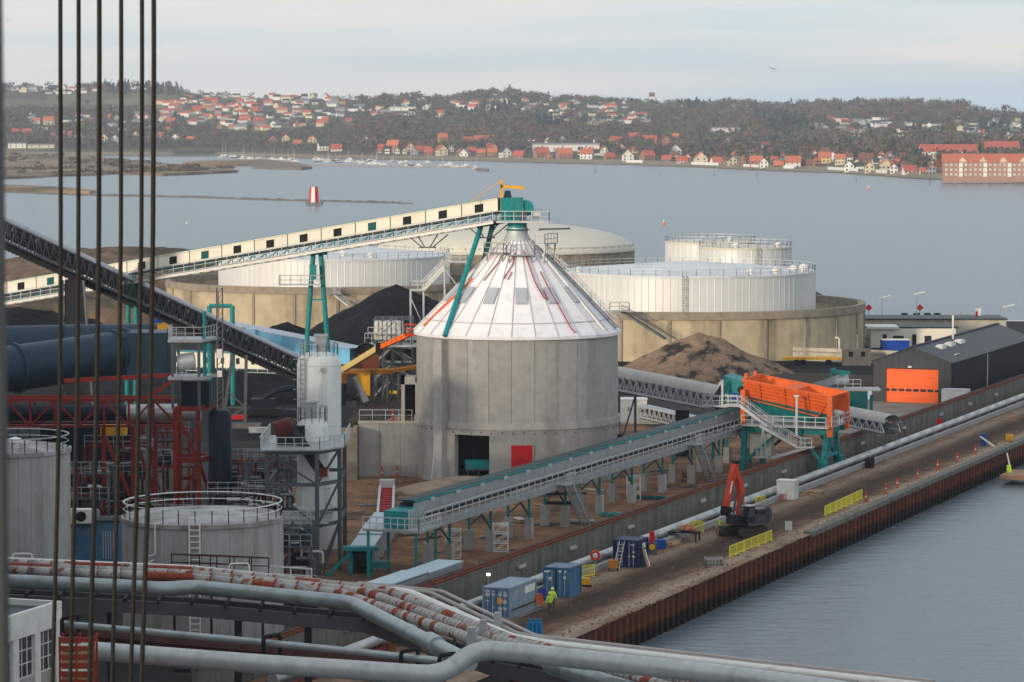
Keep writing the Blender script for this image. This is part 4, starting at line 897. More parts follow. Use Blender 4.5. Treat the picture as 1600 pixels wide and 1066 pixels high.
a = P(1528, 522, 0); t = thing('flag_sign', a, 'white banner sign with red stripe behind the black shed', 'sign'); MB().box(a + V((0, 0, 2.4)), (1.1, .2, 4.8)).build('board', white_p, t); MB().box(a + V((-.3, -.12, 2.6)), (.4, .06, 3.4)).build('stripe', red_p, t)
for k, px in enumerate((1357, 1437)):
    a = P(px, 508, 0); t = thing('warning_sign', a, 'red diamond warning sign on a post %s' % ('beside the right bund' if k == 0 else 'on the old quay wall'), 'sign')
    MB().tube(a, a + V((0, 0, 3.2)), .08, 6).build('post', galv, t); MB().box(a + V((0, -.1, 3.4)), (1.0, .08, 1.0), R=Matrix.Rotation(rad(45), 3, 'Y')).build('board', red_p, t)

# ------------------------------------------------------------------ black shed with orange door (local: x along the ridge away, y inland)
rf = V((57.2, 456, 0)); sh = thing('shed', rf, 'black metal clad shed with a big orange sectional door', 'shed', rz=QR)
HW, EH, AH, SL = 5.7, 5.85, 7.9, 54
for k in range(int(2 * HW / .95)):
    y0 = -HW + k * .95; y1 = y0 + .93; zz = lambda y: EH + (AH - EH) * (1 - abs(y) / HW)
    if abs((y0 + y1) / 2) < 4.25: lo = 4.9
    else: lo = 0
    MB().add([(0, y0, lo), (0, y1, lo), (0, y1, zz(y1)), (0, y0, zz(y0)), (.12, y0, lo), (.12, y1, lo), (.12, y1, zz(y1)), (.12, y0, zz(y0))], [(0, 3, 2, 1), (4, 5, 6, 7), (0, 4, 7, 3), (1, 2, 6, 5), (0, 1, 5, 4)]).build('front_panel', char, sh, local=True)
MB().box2((.13, -HW, 0), (.3, -4.24, EH)).box2((.13, 4.24, 0), (.3, HW, EH)).box2((.13, -HW, 4.92), (.3, HW, EH)).build('frame', char_d, sh, local=True)
for k in range(54):
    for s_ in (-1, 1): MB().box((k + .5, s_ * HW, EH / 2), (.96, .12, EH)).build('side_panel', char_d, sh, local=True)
for s_ in (-1, 1):
    for k in range(18):
        x0, x1 = k * 3.0 - .25, k * 3.0 + 2.74
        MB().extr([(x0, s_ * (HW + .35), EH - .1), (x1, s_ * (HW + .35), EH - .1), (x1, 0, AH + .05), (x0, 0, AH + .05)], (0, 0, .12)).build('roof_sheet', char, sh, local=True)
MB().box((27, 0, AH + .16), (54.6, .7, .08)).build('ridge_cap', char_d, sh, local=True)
door = MB().box((.28, 0, 2.4), (.1, 8.5, 4.8)).build('door', orange_d, sh, local=True)
for k in range(8): MB().box((.2, 0, .3 + k * .6), (.1, 8.44, .58)).build('door_section', orange_d, door, local=True)
for k in range(8): MB().box((.13, -3.72 + k * 1.06, 1.78), (.06, .8, .36)).build('door_window', glass_d, door, local=True)
MB().box((-.1, .3, 5.15), (.25, .5, .22)).build('lamp', white_p, sh, local=True)
MB().tube((22, -HW - .12, 0), (22, -HW - .12, EH), .12, 6).build('downpipe', galv_l, sh, local=True)
MB().tube((-.25, -HW - .4, EH), (54, -HW - .4, EH), .11, 6).build('gutter', char_d, sh, local=True)
for k, (x, y) in enumerate(((9, 1.9), (14.5, 1.9), (20.5, 1.9))):
    zz = EH + (AH - EH) * (1 - y / HW); MB().box((x, -y, zz + .2), (2.6, 1.2, .45)).box((x, -y, zz + .45), (2.0, .8, .2)).build('skylight', white_p, sh, local=True)
MB().box((8, -4.4, EH + .62), (1.6, .8, .12), R=Matrix.Rotation(rad(-20), 3, 'X')).build('roof_window', galv_l, sh, local=True)
MB().tube((21, -.8, AH - .5), (21, -.8, AH + 3.4), .16, 8).build('flue', white_p, sh, local=True)
p = Q(uv((62, 451))[0] - 2.5, uv((62, 451))[1] + 1.4); t = thing('white_container', p, 'white corrugated container beside the orange shed door', 'container', rz=QR)
MB().box((0, 0, 1.3), (2.2, 3.6, 2.5)).build('body', white_p, t, local=True)
for k in range(8): MB().box((-1.13, -1.6 + k * .46, 1.3), (.06, .16, 2.3)).build('rib', white_p, t, local=True)
MB().box((0, 0, 2.6), (2.3, 3.7, .1)).build('roof', galv_l, t, local=True)
p = P(988, 659, 0); t = thing('cabin', p, 'white site cabin with a door standing right of the silo', 'cabin')
MB().box(p + V((.2, 1.5, 1.6)), (3.5, 3.0, 2.6)).build('wall', white_p, t); MB().box(p + V((.2, 1.5, 2.97)), (3.7, 3.2, .14)).build('roof', white_p, t); MB().box(p + V((.7, -.02, 1.4)), (.95, .08, 2.1)).build('door', cream_p, t); MB().box(p + V((-.5, -.03, 1.7)), (.3, .08, .5)).build('vent', galv, t)
MB().box(p + V((.2, 1.0, .15)), (7, 9, .3)).build('slab', conc_pale, t)
# ================================================================== SILO
SC = V((0.6, 364, 0)); SR = 11.5; EZ = 16.8
def S(a, r, z): return SC + V((math.sin(a) * r, -math.cos(a) * r, z))
si = thing('silo', SC, 'grey concrete silo with white metal cone roof in the middle of the yard', 'silo')
NP = 28; da = 2 * math.pi / NP; OFF = rad(3.2)
me = MB().lathe((0, 0, 0), [(SR - .35, 7.0), (SR, 7.0), (SR, EZ), (SR - .35, EZ)], 4, -da / 2 + .0016, da / 2 - .0016).mesh('concrete_panel'); me.materials.append(concrete)
for i in range(NP): place('concrete_panel', me, si, rz=i * da + OFF)
MB().lathe(SC, [(SR - .12, 6.9), (SR - .12, EZ - .02)], 56).build('joint_filler', conc_dark, si)
a1, a2 = rad(-36.9), rad(-15.5)
MB().lathe(SC, [(SR + .16, -.3), (SR + .16, 6.35)], 56, a2, a1 + 2 * math.pi).lathe(SC, [(SR + .16, 5.7), (SR + .16, 6.35)], 8, a1, a2).lathe(SC, [(SR - .5, 0), (SR - .5, 6.35)], 56, a2, a1 + 2 * math.pi).lathe(SC, [(SR + .16, 5.7), (SR - .5, 5.7)], 8, a1, a2).build('base_wall', concrete, si)
m = MB()
for a in (a1, a2): m.add([S(a, SR + .16, -.1), S(a, SR - .5, -.1), S(a, SR - .5, 5.7), S(a, SR + .16, 5.7)], [(0, 1, 2, 3)])
m.build('door_jamb', concrete, si)
MB().lathe(SC, [(SR + .3, 6.35), (SR + .3, 7.05), (SR - .1, 7.05)], 56).lathe(SC, [(SR + .1, 6.35), (SR + .3, 6.35)], 56).build('ring_beam', concrete, si)
MB().lathe(SC, [(SR - .4, 6.4), (.1, 6.4)], 40).lathe(SC, [(SR - .6, .0), (.1, .02)], 40).build('floor_slab', conc_dark, si)
for i in range(30):
    a = rad(-85 + i * 5.9); MB().box(S(a, SR + .17, 5.95 + .1 * (i % 2)), (.16, .1, .16)).build('anchor', conc_dark, si)
b_ = rad(-45.7); R_ = Matrix.Rotation(b_, 3, 'Z')
MB().box(S(b_, SR + .3, 8.0), (1.35, 1.3, 16.4), R=R_).build('buttress', concrete, si)
MB().box(S(rad(2.4), SR + .12, 2.4), (2.55, .22, 4.6), R=Matrix.Rotation(rad(2.4), 3, 'Z')).build('red_door', red_p, si)
m = MB()
for x in (-1.24, 1.24): m.box(S(rad(2.4), SR + .26, 2.4) + V((x, 0, 0)), (.1, .1, 4.7))
m.build('door_frame', concrete, si)
MB().box(S(rad(80), SR + .25, 4.2), (.7, 1.0, 1.6)).build('hatch', black, si)
# cone: one sheet for each sector with a standing seam
CR0, CZ0, CR1, CZ1 = SR + .35, EZ - .1, 1.7, 26.9
m = MB(); t0, t1 = -da / 2, da / 2
def CP(a, r, dz=0): return V((math.sin(a) * r, -math.cos(a) * r, CZ0 + (CZ1 - CZ0) * (CR0 - r) / (CR0 - CR1) + dz))
q = [CP(t0, CR0), CP(t1, CR0), CP(t1, CR1), CP(t0, CR1)]
m.add(q + [p - V((0, 0, .35)) for p in q[:2]], [(0, 1, 2, 3), (4, 5, 1, 0)])
me = m.mesh('roof_sheet'); me.materials.append(cone_white)
sm = MB(); sm.beam(CP(t0, CR0, .05), CP(t0, CR1, .05), .07, .13); sme = sm.mesh('standing_seam'); sme.materials.append(M('seam_grey', (.52, .48, .48), .5, var=.1))
fl = MB(); fl.beam(CP(t0 + .01, CR0 - 1.35, .05), CP(t1 - .01, CR0 - 1.35, .05), .06, .12); flm = fl.mesh('snow_guard'); flm.materials.append(MATS['seam_grey'])
hm_ = MB(); hq = [CP(-.42 * da, 8.35, .1), CP(.06 * da, 8.35, .1), CP(.06 * da, 6.95, .1), CP(-.42 * da, 6.95, .1)]
hm_.extr([CP(-.33 * da, 8.5, .08), CP(.33 * da, 8.5, .08), CP(.40 * da, 6.9, .08), CP(-.40 * da, 6.9, .08)], (0, -.03, .16)); hme = hm_.mesh('roof_hatch'); hme.materials.append(hatch_grey)
for i in range(NP):
    place('roof_sheet', me, si, rz=i * da + OFF); place('standing_seam', sme, si, rz=i * da + OFF); place('snow_guard', flm, si, rz=i * da + OFF)
    if i % 2 == 0: place('roof_hatch', hme, si, rz=i * da + OFF)
MB().lathe(SC, [(1.75, 26.5), (1.45, 27.3), (1.2, 27.7), (1.2, 28.4)], 24).build('top_collar', galv_l, si, smooth=True)
MB().lathe(SC, [(1.55, 28.1), (1.1, 28.3), (1.1, 29.0)], 24).build('teal_chute', teal, si)
# platforms round the top
m = MB(); mr_ = MB()
for a, r, z, w_ in ((-.75, 3.3, 25.6, 3.0), (.1, 3.4, 25.4, 3.2), (1.15, 3.6, 26.6, 3.6)):
    c = S(a, r, z); Rz = Matrix.Rotation(a, 3, 'Z'); m.box(c, (w_, 1.3, .12), R=Rz)
    pts = [c + Rz @ V(v_) for v_ in ((-w_ / 2, .6, .05), (-w_ / 2, -.6, .05), (w_ / 2, -.6, .05), (w_ / 2, .6, .05))]; mr_.rail(pts, h=1.1, step=.9, r=.045)
    for s_ in (-.4, .4): m.beam(c + Rz @ V((s_ * w_, -.5, 0)), c + Rz @ V((s_ * w_, -.2, -2.4)), .14)
m.build('top_platform', galv, si); mr_.build('platform_rail', galv, si)
# ladder walk down the right of the cone
a_ = rad(76); m = MB(); ladder(m, SC + CP(a_, CR0 - .2, .25), SC + CP(a_, 3.4, .25), 1.0, .06, V((math.cos(a_), math.sin(a_), 0)), .6)
for s_ in (-.5, .5):
    sd = V((math.cos(a_), math.sin(a_), 0)) * s_; m.rail([SC + CP(a_, CR0 - .2, .25) + sd, SC + CP(a_, 3.4, .25) + sd], h=1.0, step=1.4, r=.04)
m.build('roof_ladder', galv, si)
MB().beam(SC + CP(rad(57), CR0 - .2, .2), SC + CP(rad(57), 3.2, .2), .22, .22).build('cable_tray', white_p, si)
# side portal on the terrace
c = SC + V((-SR - .4, -1.2, 0)); t_ = MB().box2(c + V((-1.3, -.3, 6.4)), c + V((-.9, 3, 11.4))).box2(c + V((.3, -.3, 6.4)), c + V((1.0, 3, 10.8))).box2(c + V((-1.3, -.3, 10.6)), c + V((.3, 3, 11.4)))
t_.build('side_portal', concrete, si); MB().box2(c + V((-.89, 1.2, 6.4)), c + V((.29, 2.8, 10.6))).build('portal_opening', black, si)
# hoses lying on the cone
for k, (lab, pts) in enumerate((('dark red hose hanging from the silo top, left one', [(-.55, 3.3), (-.53, 4.2), (-.62, 5.4), (-.66, 6.2)]), ('short red hose looping down the middle of the cone', [(-.08, 3.2), (-.12, 4.4), (-.26, 5.9), (-.18, 6.0), (-.12, 5.2)]),
        ('long red hose running to a grey roof hatch, right of the middle', [(.25, 3.0), (.30, 4.8), (.32, 6.4), (.38, 8.0), (.43, 8.2), (.42, 7.2)]), ('long red hose reaching down to the eave of the cone, right side', [(.52, 5.2), (.53, 7.5), (.55, 9.5), (.56, 11.2), (.58, 11.75)]))):
    tag(MB().path([SC + CP(a, r, .22) for a, r in pts], .065, 6).build('hose', hose_r), lab, 'hose')
tag(MB().path([SC + CP(a, r, .2) for a, r in ((-1.22, 11.3), (-1.16, 9.2), (-1.05, 7.4), (-1.02, 6.0))], .12, 6).build('hose', orange_h), 'orange strap hose lying down the left flank of the cone', 'hose')
# machine inside the doorway
p = S(rad(-26), SR - 1.6, .05); t = thing('feeder', p, 'teal conveyor feeder standing in the dark silo doorway', 'machine')
MB().box(p + V((0, 0, 2.3)), (3.0, 1.6, .9)).build('trough', teal, t); MB().box(p + V((0, -.85, 1.75)), (2.8, .12, .2)).build('roller_row', steel_g, t)
for x in (-1.2, 0, 1.2): MB().box(p + V((x, 0, .9)), (.16, 1.4, 1.8)).build('leg', teal_d, t)

# ================================================================== TERRACE LEFT OF THE SILO
te = thing('terrace_wall', (-14, 362, 0), 'high grey concrete retaining wall joining the left side of the silo', 'wall')
for k in range(3):
    x0 = -17.4 + k * 2.35; MB().box2((x0, 362, -.2), (x0 + 2.32, 362.5, 6.2)).build('wall_panel', concrete, te)
MB().box2((-17.5, 361.9, 6.2), (-10.2, 362.6, 6.45)).build('cap', conc_pale, te)
MB().box2((-19.3, 358.6, -.2), (-17.45, 359.1, 6.0)).box2((-17.9, 359.1, -.2), (-17.45, 362, 6.0)).build('wing_wall', conc_lip, te)
MB().box2((-18.6, 362.6, -.2), (-10.9, 402, 6.38)).build('terrace_fill', dirt_d, te)
m = MB().rail([(-17.4, 363, 6.45), (-11.4, 363, 6.45)], h=1.2, step=1.5); m.build('handrail', galv_l, te)
heap('rubble_heap', 'small pale rubble heap on the terrace beside the silo', 'rubble', M('rubble', (.27, .2, .15), .9, var=.5, scale=3), (-12.4, 364.5, 6.4), 1.9, 1.3, .8, n=20, seed=3, rough=.4)
def post_block(p, lab, h=1.1, name='traffic_post', cat='post', g=None, base=True):
    t = thing(name, p, lab, cat, g); p = V(p)
    for k, (z0_, z1_) in enumerate(((0, .42), (.42, .55), (.55, .82), (.82, 1.0))): MB().lathe(p, [(.1, .1 + z0_ * h), (.1, .1 + z1_ * h - .01), (.02, .1 + z1_ * h - .01)], 8).build('stripe', red_ex if k != 1 else white_p, t)
    MB().box(p + V((0, 0, .06)), (.42, .42, .12)).build('foot', M('post_foot', (.33, .03, .02), .7) if 'post_foot' not in MATS else MATS['post_foot'], t); return t
post_block((-13.6, 363.4, 6.4), 'red and white marker post on the terrace next to the rubble heap', 1.2)
for k, (px, py) in enumerate(((597, 748), (610, 741), (620, 747), (687, 746))):
    post_block(P(px, py, 0), ['red and white marker post at the foot of the high retaining wall, leftmost of three', 'red and white marker post at the foot of the high retaining wall, middle of three', 'red and white marker post at the foot of the high retaining wall, rightmost of three', 'red and white marker post at the foot of the silo by the buttress'][k], 1.3)
for k, (x, y, sx, sy) in enumerate(((-8.2, 350, 2.4, .4), (-6.5, 348.6, 1.5, .6), (-15.5, 357.5, 3.2, .5), (-11, 341, 2.6, .8), (-9.2, 345, 1.2, .5))):
    tag(MB().box((x, y, .35 if k < 2 else .15), (sx, sy, .25), rz=rnd.uniform(-.5, .5)).build('timber_plank', wood), 'loose timber plank on the dirt before the silo, %s nearest the retaining wall' % ORD([4, 5, 1, 2, 3][k]), 'plank', 'loose planks by the silo')
tag(MB().beam((-8.9, 350.6, .6), (-8.5, 352.6, 5.0), .13, .07).build('leaning_pole', galv), 'thin grey pole leaning against the silo beside the dark doorway', 'pole')

# ================================================================== CONVEYORS
def frame(A, B):
    A, B = V(A), V(B); h = V((B.x - A.x, B.y - A.y, 0)).normalized(); sd = V((-h.y, h.x, 0))
    if sd.y > 0: sd = -sd                  # side towards the camera
    return A, B, h, sd
Z = V((0, 0, 1))
def gallery(name, label, A, B, W, Hh, npan, pm, rm, wins=True, walkway=True, wm_=None, hood=0.25, truss=False, cat='conveyor'):
    A, B, h, sd = frame(A, B); t = thing(name, (A.x, A.y, 0), label, cat)
    for i in range(npan):
        a, b2 = A.lerp(B, i / npan), A.lerp(B, (i + 1) / npan - .0015)
        for s_ in (1, -1):
            o = sd * s_ * W / 2
            pn = MB().extr([a + o - Z * Hh / 2, b2 + o - Z * Hh / 2, b2 + o + Z * Hh / 2, a + o + Z * Hh / 2], -sd * s_ * .08).build('side_panel', pm, t)
            if wins and s_ == 1:
                c0, c1 = a.lerp(b2, .40), a.lerp(b2, .64); ww = o + sd * .02
                wd = MB().extr([c0 + ww - Z * .48, c1 + ww - Z * .48, c1 + ww + Z * .42, c0 + ww + Z * .42], -sd * .05).build('window', (teal_d if i % 5 == 3 else black), pn)
                MB().extr([c0 + ww + Z * .43 + sd * .02, c1 + ww + Z * .43 + sd * .02, c1 + ww + Z * .5 + sd * .02, c0 + ww + Z * .5 + sd * .02], sd * .1).build('window_frame', pm, wd)
        tp = [a + sd * (W / 2 + .12) + Z * Hh / 2, b2 + sd * (W / 2 + .12) + Z * Hh / 2, b2 - sd * (W / 2 + .12) + Z * Hh / 2, a - sd * (W / 2 + .12) + Z * Hh / 2]
        MB().extr(tp, Z * .1).build('roof_sheet', rm, t)
        MB().extr([p_ - Z * Hh for p_ in tp], -Z * .18).build('floor_plate', steel_g, t)
    if walkway:
        m = MB(); o = sd * (W / 2 + .55) - Z * (Hh / 2 + 1.0)
        m.beam(A + o, B + o, .95, .1).build('walkway', galv_l, t)
        MB().rail([A + o + sd * .45, B + o + sd * .45], h=1.1, step=1.75, r=.04).build('handrail', galv_l, t)
        MB().beam(A + o + sd * .3 - Z * .25, B + o + sd * .3 - Z * .25, .14, .3).beam(A - sd * W / 2 - Z * (Hh / 2 + 1.2), B - sd * W / 2 - Z * (Hh / 2 + 1.2), .16, .34).build('edge_beam', wm_ or white_p, t)
        m = MB(); n = int((B - A).length / 1.75)
        for i in range(n): c = A.lerp(B, (i + .5) / n); m.beam(c + sd * (W / 2 + .1) - Z * (Hh / 2), c + sd * (W / 2 + .9) - Z * (Hh / 2 + 1.0), .07); m.beam(c + sd * (W / 2 + .02) - Z * (Hh / 2 - .02), c + sd * (W / 2 + .02) - Z * (Hh / 2 + 1.1), .1); m.beam(c + sd * (W / 2 + .02) - Z * (Hh / 2 + .4), A.lerp(B, (i + 1.5) / n) + sd * (W / 2 + .02) - Z * (Hh / 2 + 1.0), .08)
        m.build('bracket', teal, t)
    return t
wc = gallery('gallery_conveyor', 'long cream enclosed conveyor with square windows rising to the silo top', D(786, 320, 364), D(-70, 465.2, 415), 2.1, 1.42, 17, cream_p, cream_p)
A_, B_, h_, sd_ = frame(D(786, 320, 364), D(-70, 465.2, 415))
MB().beam(A_ + sd_ * 1.1 + Z * .80, B_ + sd_ * 1.1 + Z * .80, .12, .14).build('roof_edge', teal, wc)
def at_px(px): return A_.lerp(B_, min(range(2001), key=lambda k: abs(800 + F * A_.lerp(B_, k / 2000).x / A_.lerp(B_, k / 2000).y - px)) / 2000)
# teal trestles under the cream conveyor
def trestle(px, f0, f1, lab, zb=0.0, extra=True):
    c = at_px(px) - Z * 2.1; t = thing('trestle', (c.x, c.y, zb), lab, 'support')
    m = MB(); fa = D(f0[0], f0[1], c.y); fb = D(f1[0], f1[1], c.y)
    for s_, f_ in ((-1, fa), (1, fb)):
        top = c + V((s_ * .45, 0, 0)); k = (top.z - zb) / (top.z - f_.z); ft = top + (f_ - top) * k; MB().tube(top, ft, .30, 10).build('leg', teal, t)
        if s_ == -1: l0, l1 = top, ft
        else: r0, r1 = top, ft
    for k in (.22, .55, .85): MB().beam(l0.lerp(l1, k), r0.lerp(r1, k), .18).build('tie', teal, t)
    MB().beam(c + V((-1.2, 0, .1)), c + V((1.2, 0, .1)), .5, .4).build('cross_head', teal, t); return t
tr = trestle(495, (479, 540), (512, 540), 'tall teal A-frame trestle under the cream conveyor left of the vessel')
c = D(489, 425, 379); MB().box(c, (.8, .7, 1.7)).build('switch_box', teal, tr)
c = D(470, 445, 379); MB().box(c, (5, 1.6, .12)).build('platform', galv_l, tr); MB().rail([c + V((-2.5, -.8, 0)), c + V((2.5, -.8, 0)), c + V((2.5, .8, 0)), c + V((-2.5, .8, 0))], closed=True, step=1.2).build('platform_rail', galv_l, tr)
trestle(206, (200, 520), (212, 520), 'teal trestle under the cream conveyor behind the wire ropes')
st = thing('strut', D(695, 525, 355.3), 'long teal strut from the silo edge up to the cream conveyor', 'support')
c = at_px(752) - Z * 2.0
MB().tube(D(695, 525, 355.0), c, .29, 12).build('leg', teal, st)
c2 = at_px(770) - Z * 2.0; MB().tube(c2 + V((0, .5, 0)), S(rad(-150), SR - .2, EZ), .29, 12).build('leg', teal_d, st)
MB().beam(c + V((-1, 0, .1)), c2 + V((.6, 0, .1)), .5, .5).build('cross_head', steel_d, st)
m = MB()
for px in (668, 760):
    c = at_px(px) - Z * 1.95
    for dx in (-2.4, -1.2, 1.2, 2.4): m.beam(c + V((dx, 0, 0)), c + V((dx * .25, -.2, -1.5)), .13)
    m.beam(c + V((-1, 0, -1.5)), c + V((1, 0, -1.5)), .13)
m.build('hanger', steel_g, st)
# head station on top of the silo
hd = thing('head_station', SC + V((0, 0, 29)), 'teal conveyor head drive with railed platform on the silo top', 'machine')
c = V((0.6, 364, 29.1)); MB().box(c + V((.6, 0, 0)), (6.0, 4.4, .25)).build('platform', galv_l, hd)
MB().rail([c + V((-2.4, -2.2, .1)), c + V((3.6, -2.2, .1)), c + V((3.6, 2.2, .1)), c + V((-2.4, 2.2, .1))], closed=True, step=1.0, r=.045).build('platform_rail', galv_l, hd)
MB().box(c + V((-.6, 0, 1.4)), (2.6, 2.4, 2.6)).build('drive_housing', teal, hd); MB().tube(c + V((1.0, -1.0, 1.5)), c + V((1.0, 1.2, 1.5)), .9, 14).build('pulley_housing', teal, hd, smooth=True)
MB().tube(c + V((1.6, -1.6, .8)), c + V((2.6, -1.6, .8)), .45, 10).build('motor', galv_l, hd, smooth=True); MB().box(c + V((.6, -1.7, .7)), (.9, .7, .9)).build('gearbox', steel_g, hd)
MB().tube(c + V((-1.1, -.4, 2.6)), c + V((-1.1, -.4, 3.5)), .5, 10, .3).build('dust_filter', blue_duct, hd)
c3 = V((3.0, 363, 28.2)); MB().beam(c3, c3 + V((3.6, 0, .1)), .35, .2).build('outrigger', steel_g, hd)
dv = thing('davit_crane', c + V((-1.7, -1, 0)), 'yellow davit crane standing beside the head drive on the silo', 'crane')
q = c + V((-1.8, -1, .1)); MB().beam(q, q + V((0, 0, 4.6)), .28).build('mast', yellow, dv); MB().beam(q + V((-.1, 0, 3.9)), q + V((2.6, 0, 3.7)), .28, .34).build('jib', yellow, dv); MB().beam(q + V((0, 0, 4.6)), q + V((-3.4, .4, 2.2)), .08).build('stay', yellow, dv)

# dark truss conveyor with rounded roof
def truss_conveyor(name, label, A, B, W, Hh, rr, mats, bay=1.7, cat='conveyor', roof_seg=10):
    A, B, h, sd = frame(A, B); t = thing(name, (A.x, A.y, 0), label, cat); rm, tm, bm = mats
    for i in range(roof_seg):
        a, b2 = A.lerp(B, i / roof_seg), A.lerp(B, (i + 1) / roof_seg - .001); m = MB(); vs = []
        for e in (a, b2):
            for k in range(9): an = math.pi * k / 8; vs.append(e + sd * math.cos(an) * W / 2 + Z * math.sin(an) * rr)
        m.add(vs, [(k, k + 1, 10 + k, 9 + k) for k in range(8)]); m.build('roof_sheet', rm, t, smooth=True)
    n = int((B - A).length / bay); m = MB()
    for s_ in (1, -1):
        o = sd * s_ * W / 2; m.beam(A + o, B + o, .16, .2); m.beam(A + o - Z * Hh, B + o - Z * Hh, .18, .24)
    m.build('chord', tm, t)
    for s_ in (1, -1):
        m = MB()
        for i in range(n):
            o = sd * s_ * W / 2; a, b2 = A.lerp(B, i / n) + o, A.lerp(B, (i + 1) / n) + o; md = (a + b2) / 2
            m.beam(a - Z * Hh, md, .12); m.beam(md, b2 - Z * Hh, .12); m.beam(md, md - Z * Hh, .08)
        m.build('lattice', tm, t)
    MB().beam(A - Z * (Hh * .45), B - Z * (Hh * .45), W * .75, .3).build('belt', bm, t)
    MB().beam(A - Z * (Hh + .05) - sd * .1, B - Z * (Hh + .05) - sd * .1, W * .9, .08).build('floor_plate', bm, t)
    m = MB(); n2 = n * 2
    for i in range(n2): c = A.lerp(B, i / n2); m.beam(c + sd * W * .4 - Z * (Hh + .2), c - sd * W * .4 - Z * (Hh + .2), .1, .25)
    m.build('cross_beam', bm, t); return t
TA, TB = D(-45, 328, 366), D(482, 574, 436)
tcv = truss_conveyor('truss_conveyor', 'dark lattice truss conveyor with grey rounded roof descending at the left', TA, TB, 2.4, 2.25, 1.0, (M('conveyor_roof_grey', (.42, .41, .43), .55, var=.12, rand=.05), M('truss_paint', (.10, .105, .115), .55, var=.2), steel_d), 1.6, roof_seg=16)
def tpx(px): return TA.lerp(TB, min(range(2001), key=lambda k: abs(800 + F * TA.lerp(TB, k / 2000).x / TA.lerp(TB, k / 2000).y - px)) / 2000)
for px, f0, f1, lab in ((373, 354, 389, 'grey braced trestle under the lower end of the dark truss conveyor'),):
    c = tpx(px) - Z * 2.6; t = thing('trestle', (c.x, c.y, 0), lab, 'support'); a0, a1_ = c + V((-.9, 0, 0)), c + V((.9, 0, 0)); g0, g1 = P(f0, 661, 0), P(f1, 661, 0)
    g0 = V((g0.x, c.y, 0)); g1 = V((g1.x, c.y, 0)); MB().beam(a0, g0, .4).build('leg', steel_g, t); MB().beam(a1_, g1, .4).build('leg', steel_g, t)
    MB().beam(a0.lerp(g0, .5), a1_.lerp(g1, .72), .2).beam(a1_.lerp(g1, .72), a0.lerp(g0, .9), .2).beam(a0.lerp(g0, .72), a1_.lerp(g1, .72), .2).build('brace', steel_g, t)
    MB().box((c.x, c.y, .3), (5.5, 2.5, .6)).build('footing', conc_dark, t)
c = tpx(116) - Z * 2.6; t = thing('support_tower', (c.x, c.y, 0), 'dark plated support tower under the truss conveyor behind the ropes', 'support')
MB().box((c.x, c.y, c.z / 2), (2.2, 2.0, c.z)).build('column', steel_d, t); MB().beam((c.x - 1.3, c.y - 1.2, c.z), (c.x - 1.8, c.y - 1.4, 0), .25).beam((c.x + 1.2, c.y - 1.2, c.z), (c.x + 2.6, c.y - 1.4, 0), .25).build('leg', steel_g, t)
# teal portal beside it
t = thing('portal_frame', P(345, 640), 'teal portal frame behind the truss conveyor', 'support')
a, b2 = D(327, 478, 452), D(363, 478, 452); MB().tube(V((a.x, a.y, 0)), a, .35, 8).build('leg', teal, t); MB().tube(V((b2.x, b2.y, 0)), b2, .35, 8).build('leg', teal, t); MB().tube(a, b2, .3, 8).build('beam', teal, t)
t = thing('lattice_mast', P(343, 640), 'slim grey lattice mast standing before the truss conveyor', 'mast')
a = D(343, 450, 400); m = MB()
for dx, dy in ((-.35, -.35), (.35, -.35), (.35, .35), (-.35, .35)): m.beam((a.x + dx, a.y + dy, 0), (a.x + dx, a.y + dy, a.z), .12)
for k in range(26): z_ = k * a.z / 26; m.beam((a.x - .35, a.y - .35, z_), (a.x + .35, a.y - .35, z_ + a.z / 26), .07)
m.build('mast', steel_g, t); MB().box((a.x, a.y - .5, a.z * .58), (.7, .4, 1.1)).build('junction_box', white_p, t); MB().box((a.x, a.y - .5, a.z * .45), (.6, .4, .8)).build('junction_box', white_p, t)
# light blue gallery and low cream gallery behind
gallery('blue_gallery', 'light blue clad conveyor gallery sloping down behind the truss conveyor', D(352, 516, 462), D(558, 557, 446), 3.0, 2.3, 12, sky_b, M('gallery_roof', (.42, .46, .52), .5, var=.1), wins=False, walkway=False)
gallery('low_gallery', 'low cream conveyor with teal roof edge running behind the truss trestle', D(270, 560, 478), D(460, 566, 470), 2.0, 2.2, 8, cream_p, teal, wins=True, walkway=True)
# rounded grey conveyor right of the silo
truss_conveyor('tube_conveyor', 'beige round-topped conveyor with lattice sides right of the silo', D(940, 580, 396), D(1128, 616, 377), 2.2, 1.7, 1.0, (M('conveyor_roof_beige', (.47, .43, .39), .6, var=.12, rand=.06), galv_l, steel_g), 1.3, roof_seg=9)
t = thing('trestle', P(1066, 660), 'dark steel trestle under the beige round-topped conveyor', 'support')
a = D(1066, 640, 384); MB().box((a.x, a.y, a.z / 2), (1.6, 1.4, a.z)).build('column', steel_d, t)
a = D(980, 618, 392); MB().beam((a.x - 1, a.y, 0), (a.x - 1, a.y, a.z), .3).beam((a.x + 1, a.y, 0), (a.x + 1, a.y, a.z), .3).beam((a.x - 1, a.y, 0), (a.x + 1, a.y, a.z), .2).build('leg', steel_g, t)
truss_conveyor('tube_conveyor', 'grey round-topped conveyor end lying right of the orange hopper by the wall', D(1316, 644, 392), D(1394, 660, 383), 2.4, 1.2, .9, (MATS['conveyor_roof_beige'], galv_l, steel_g), 1.3, roof_seg=4)
truss_conveyor('low_truss_conveyor', 'low pale green conveyor frame behind the white cabin', D(1005, 634, 425), D(1120, 660, 405), 1.6, 1.4, .15, (galv, galv_l, steel_d), 1.4, roof_seg=4)
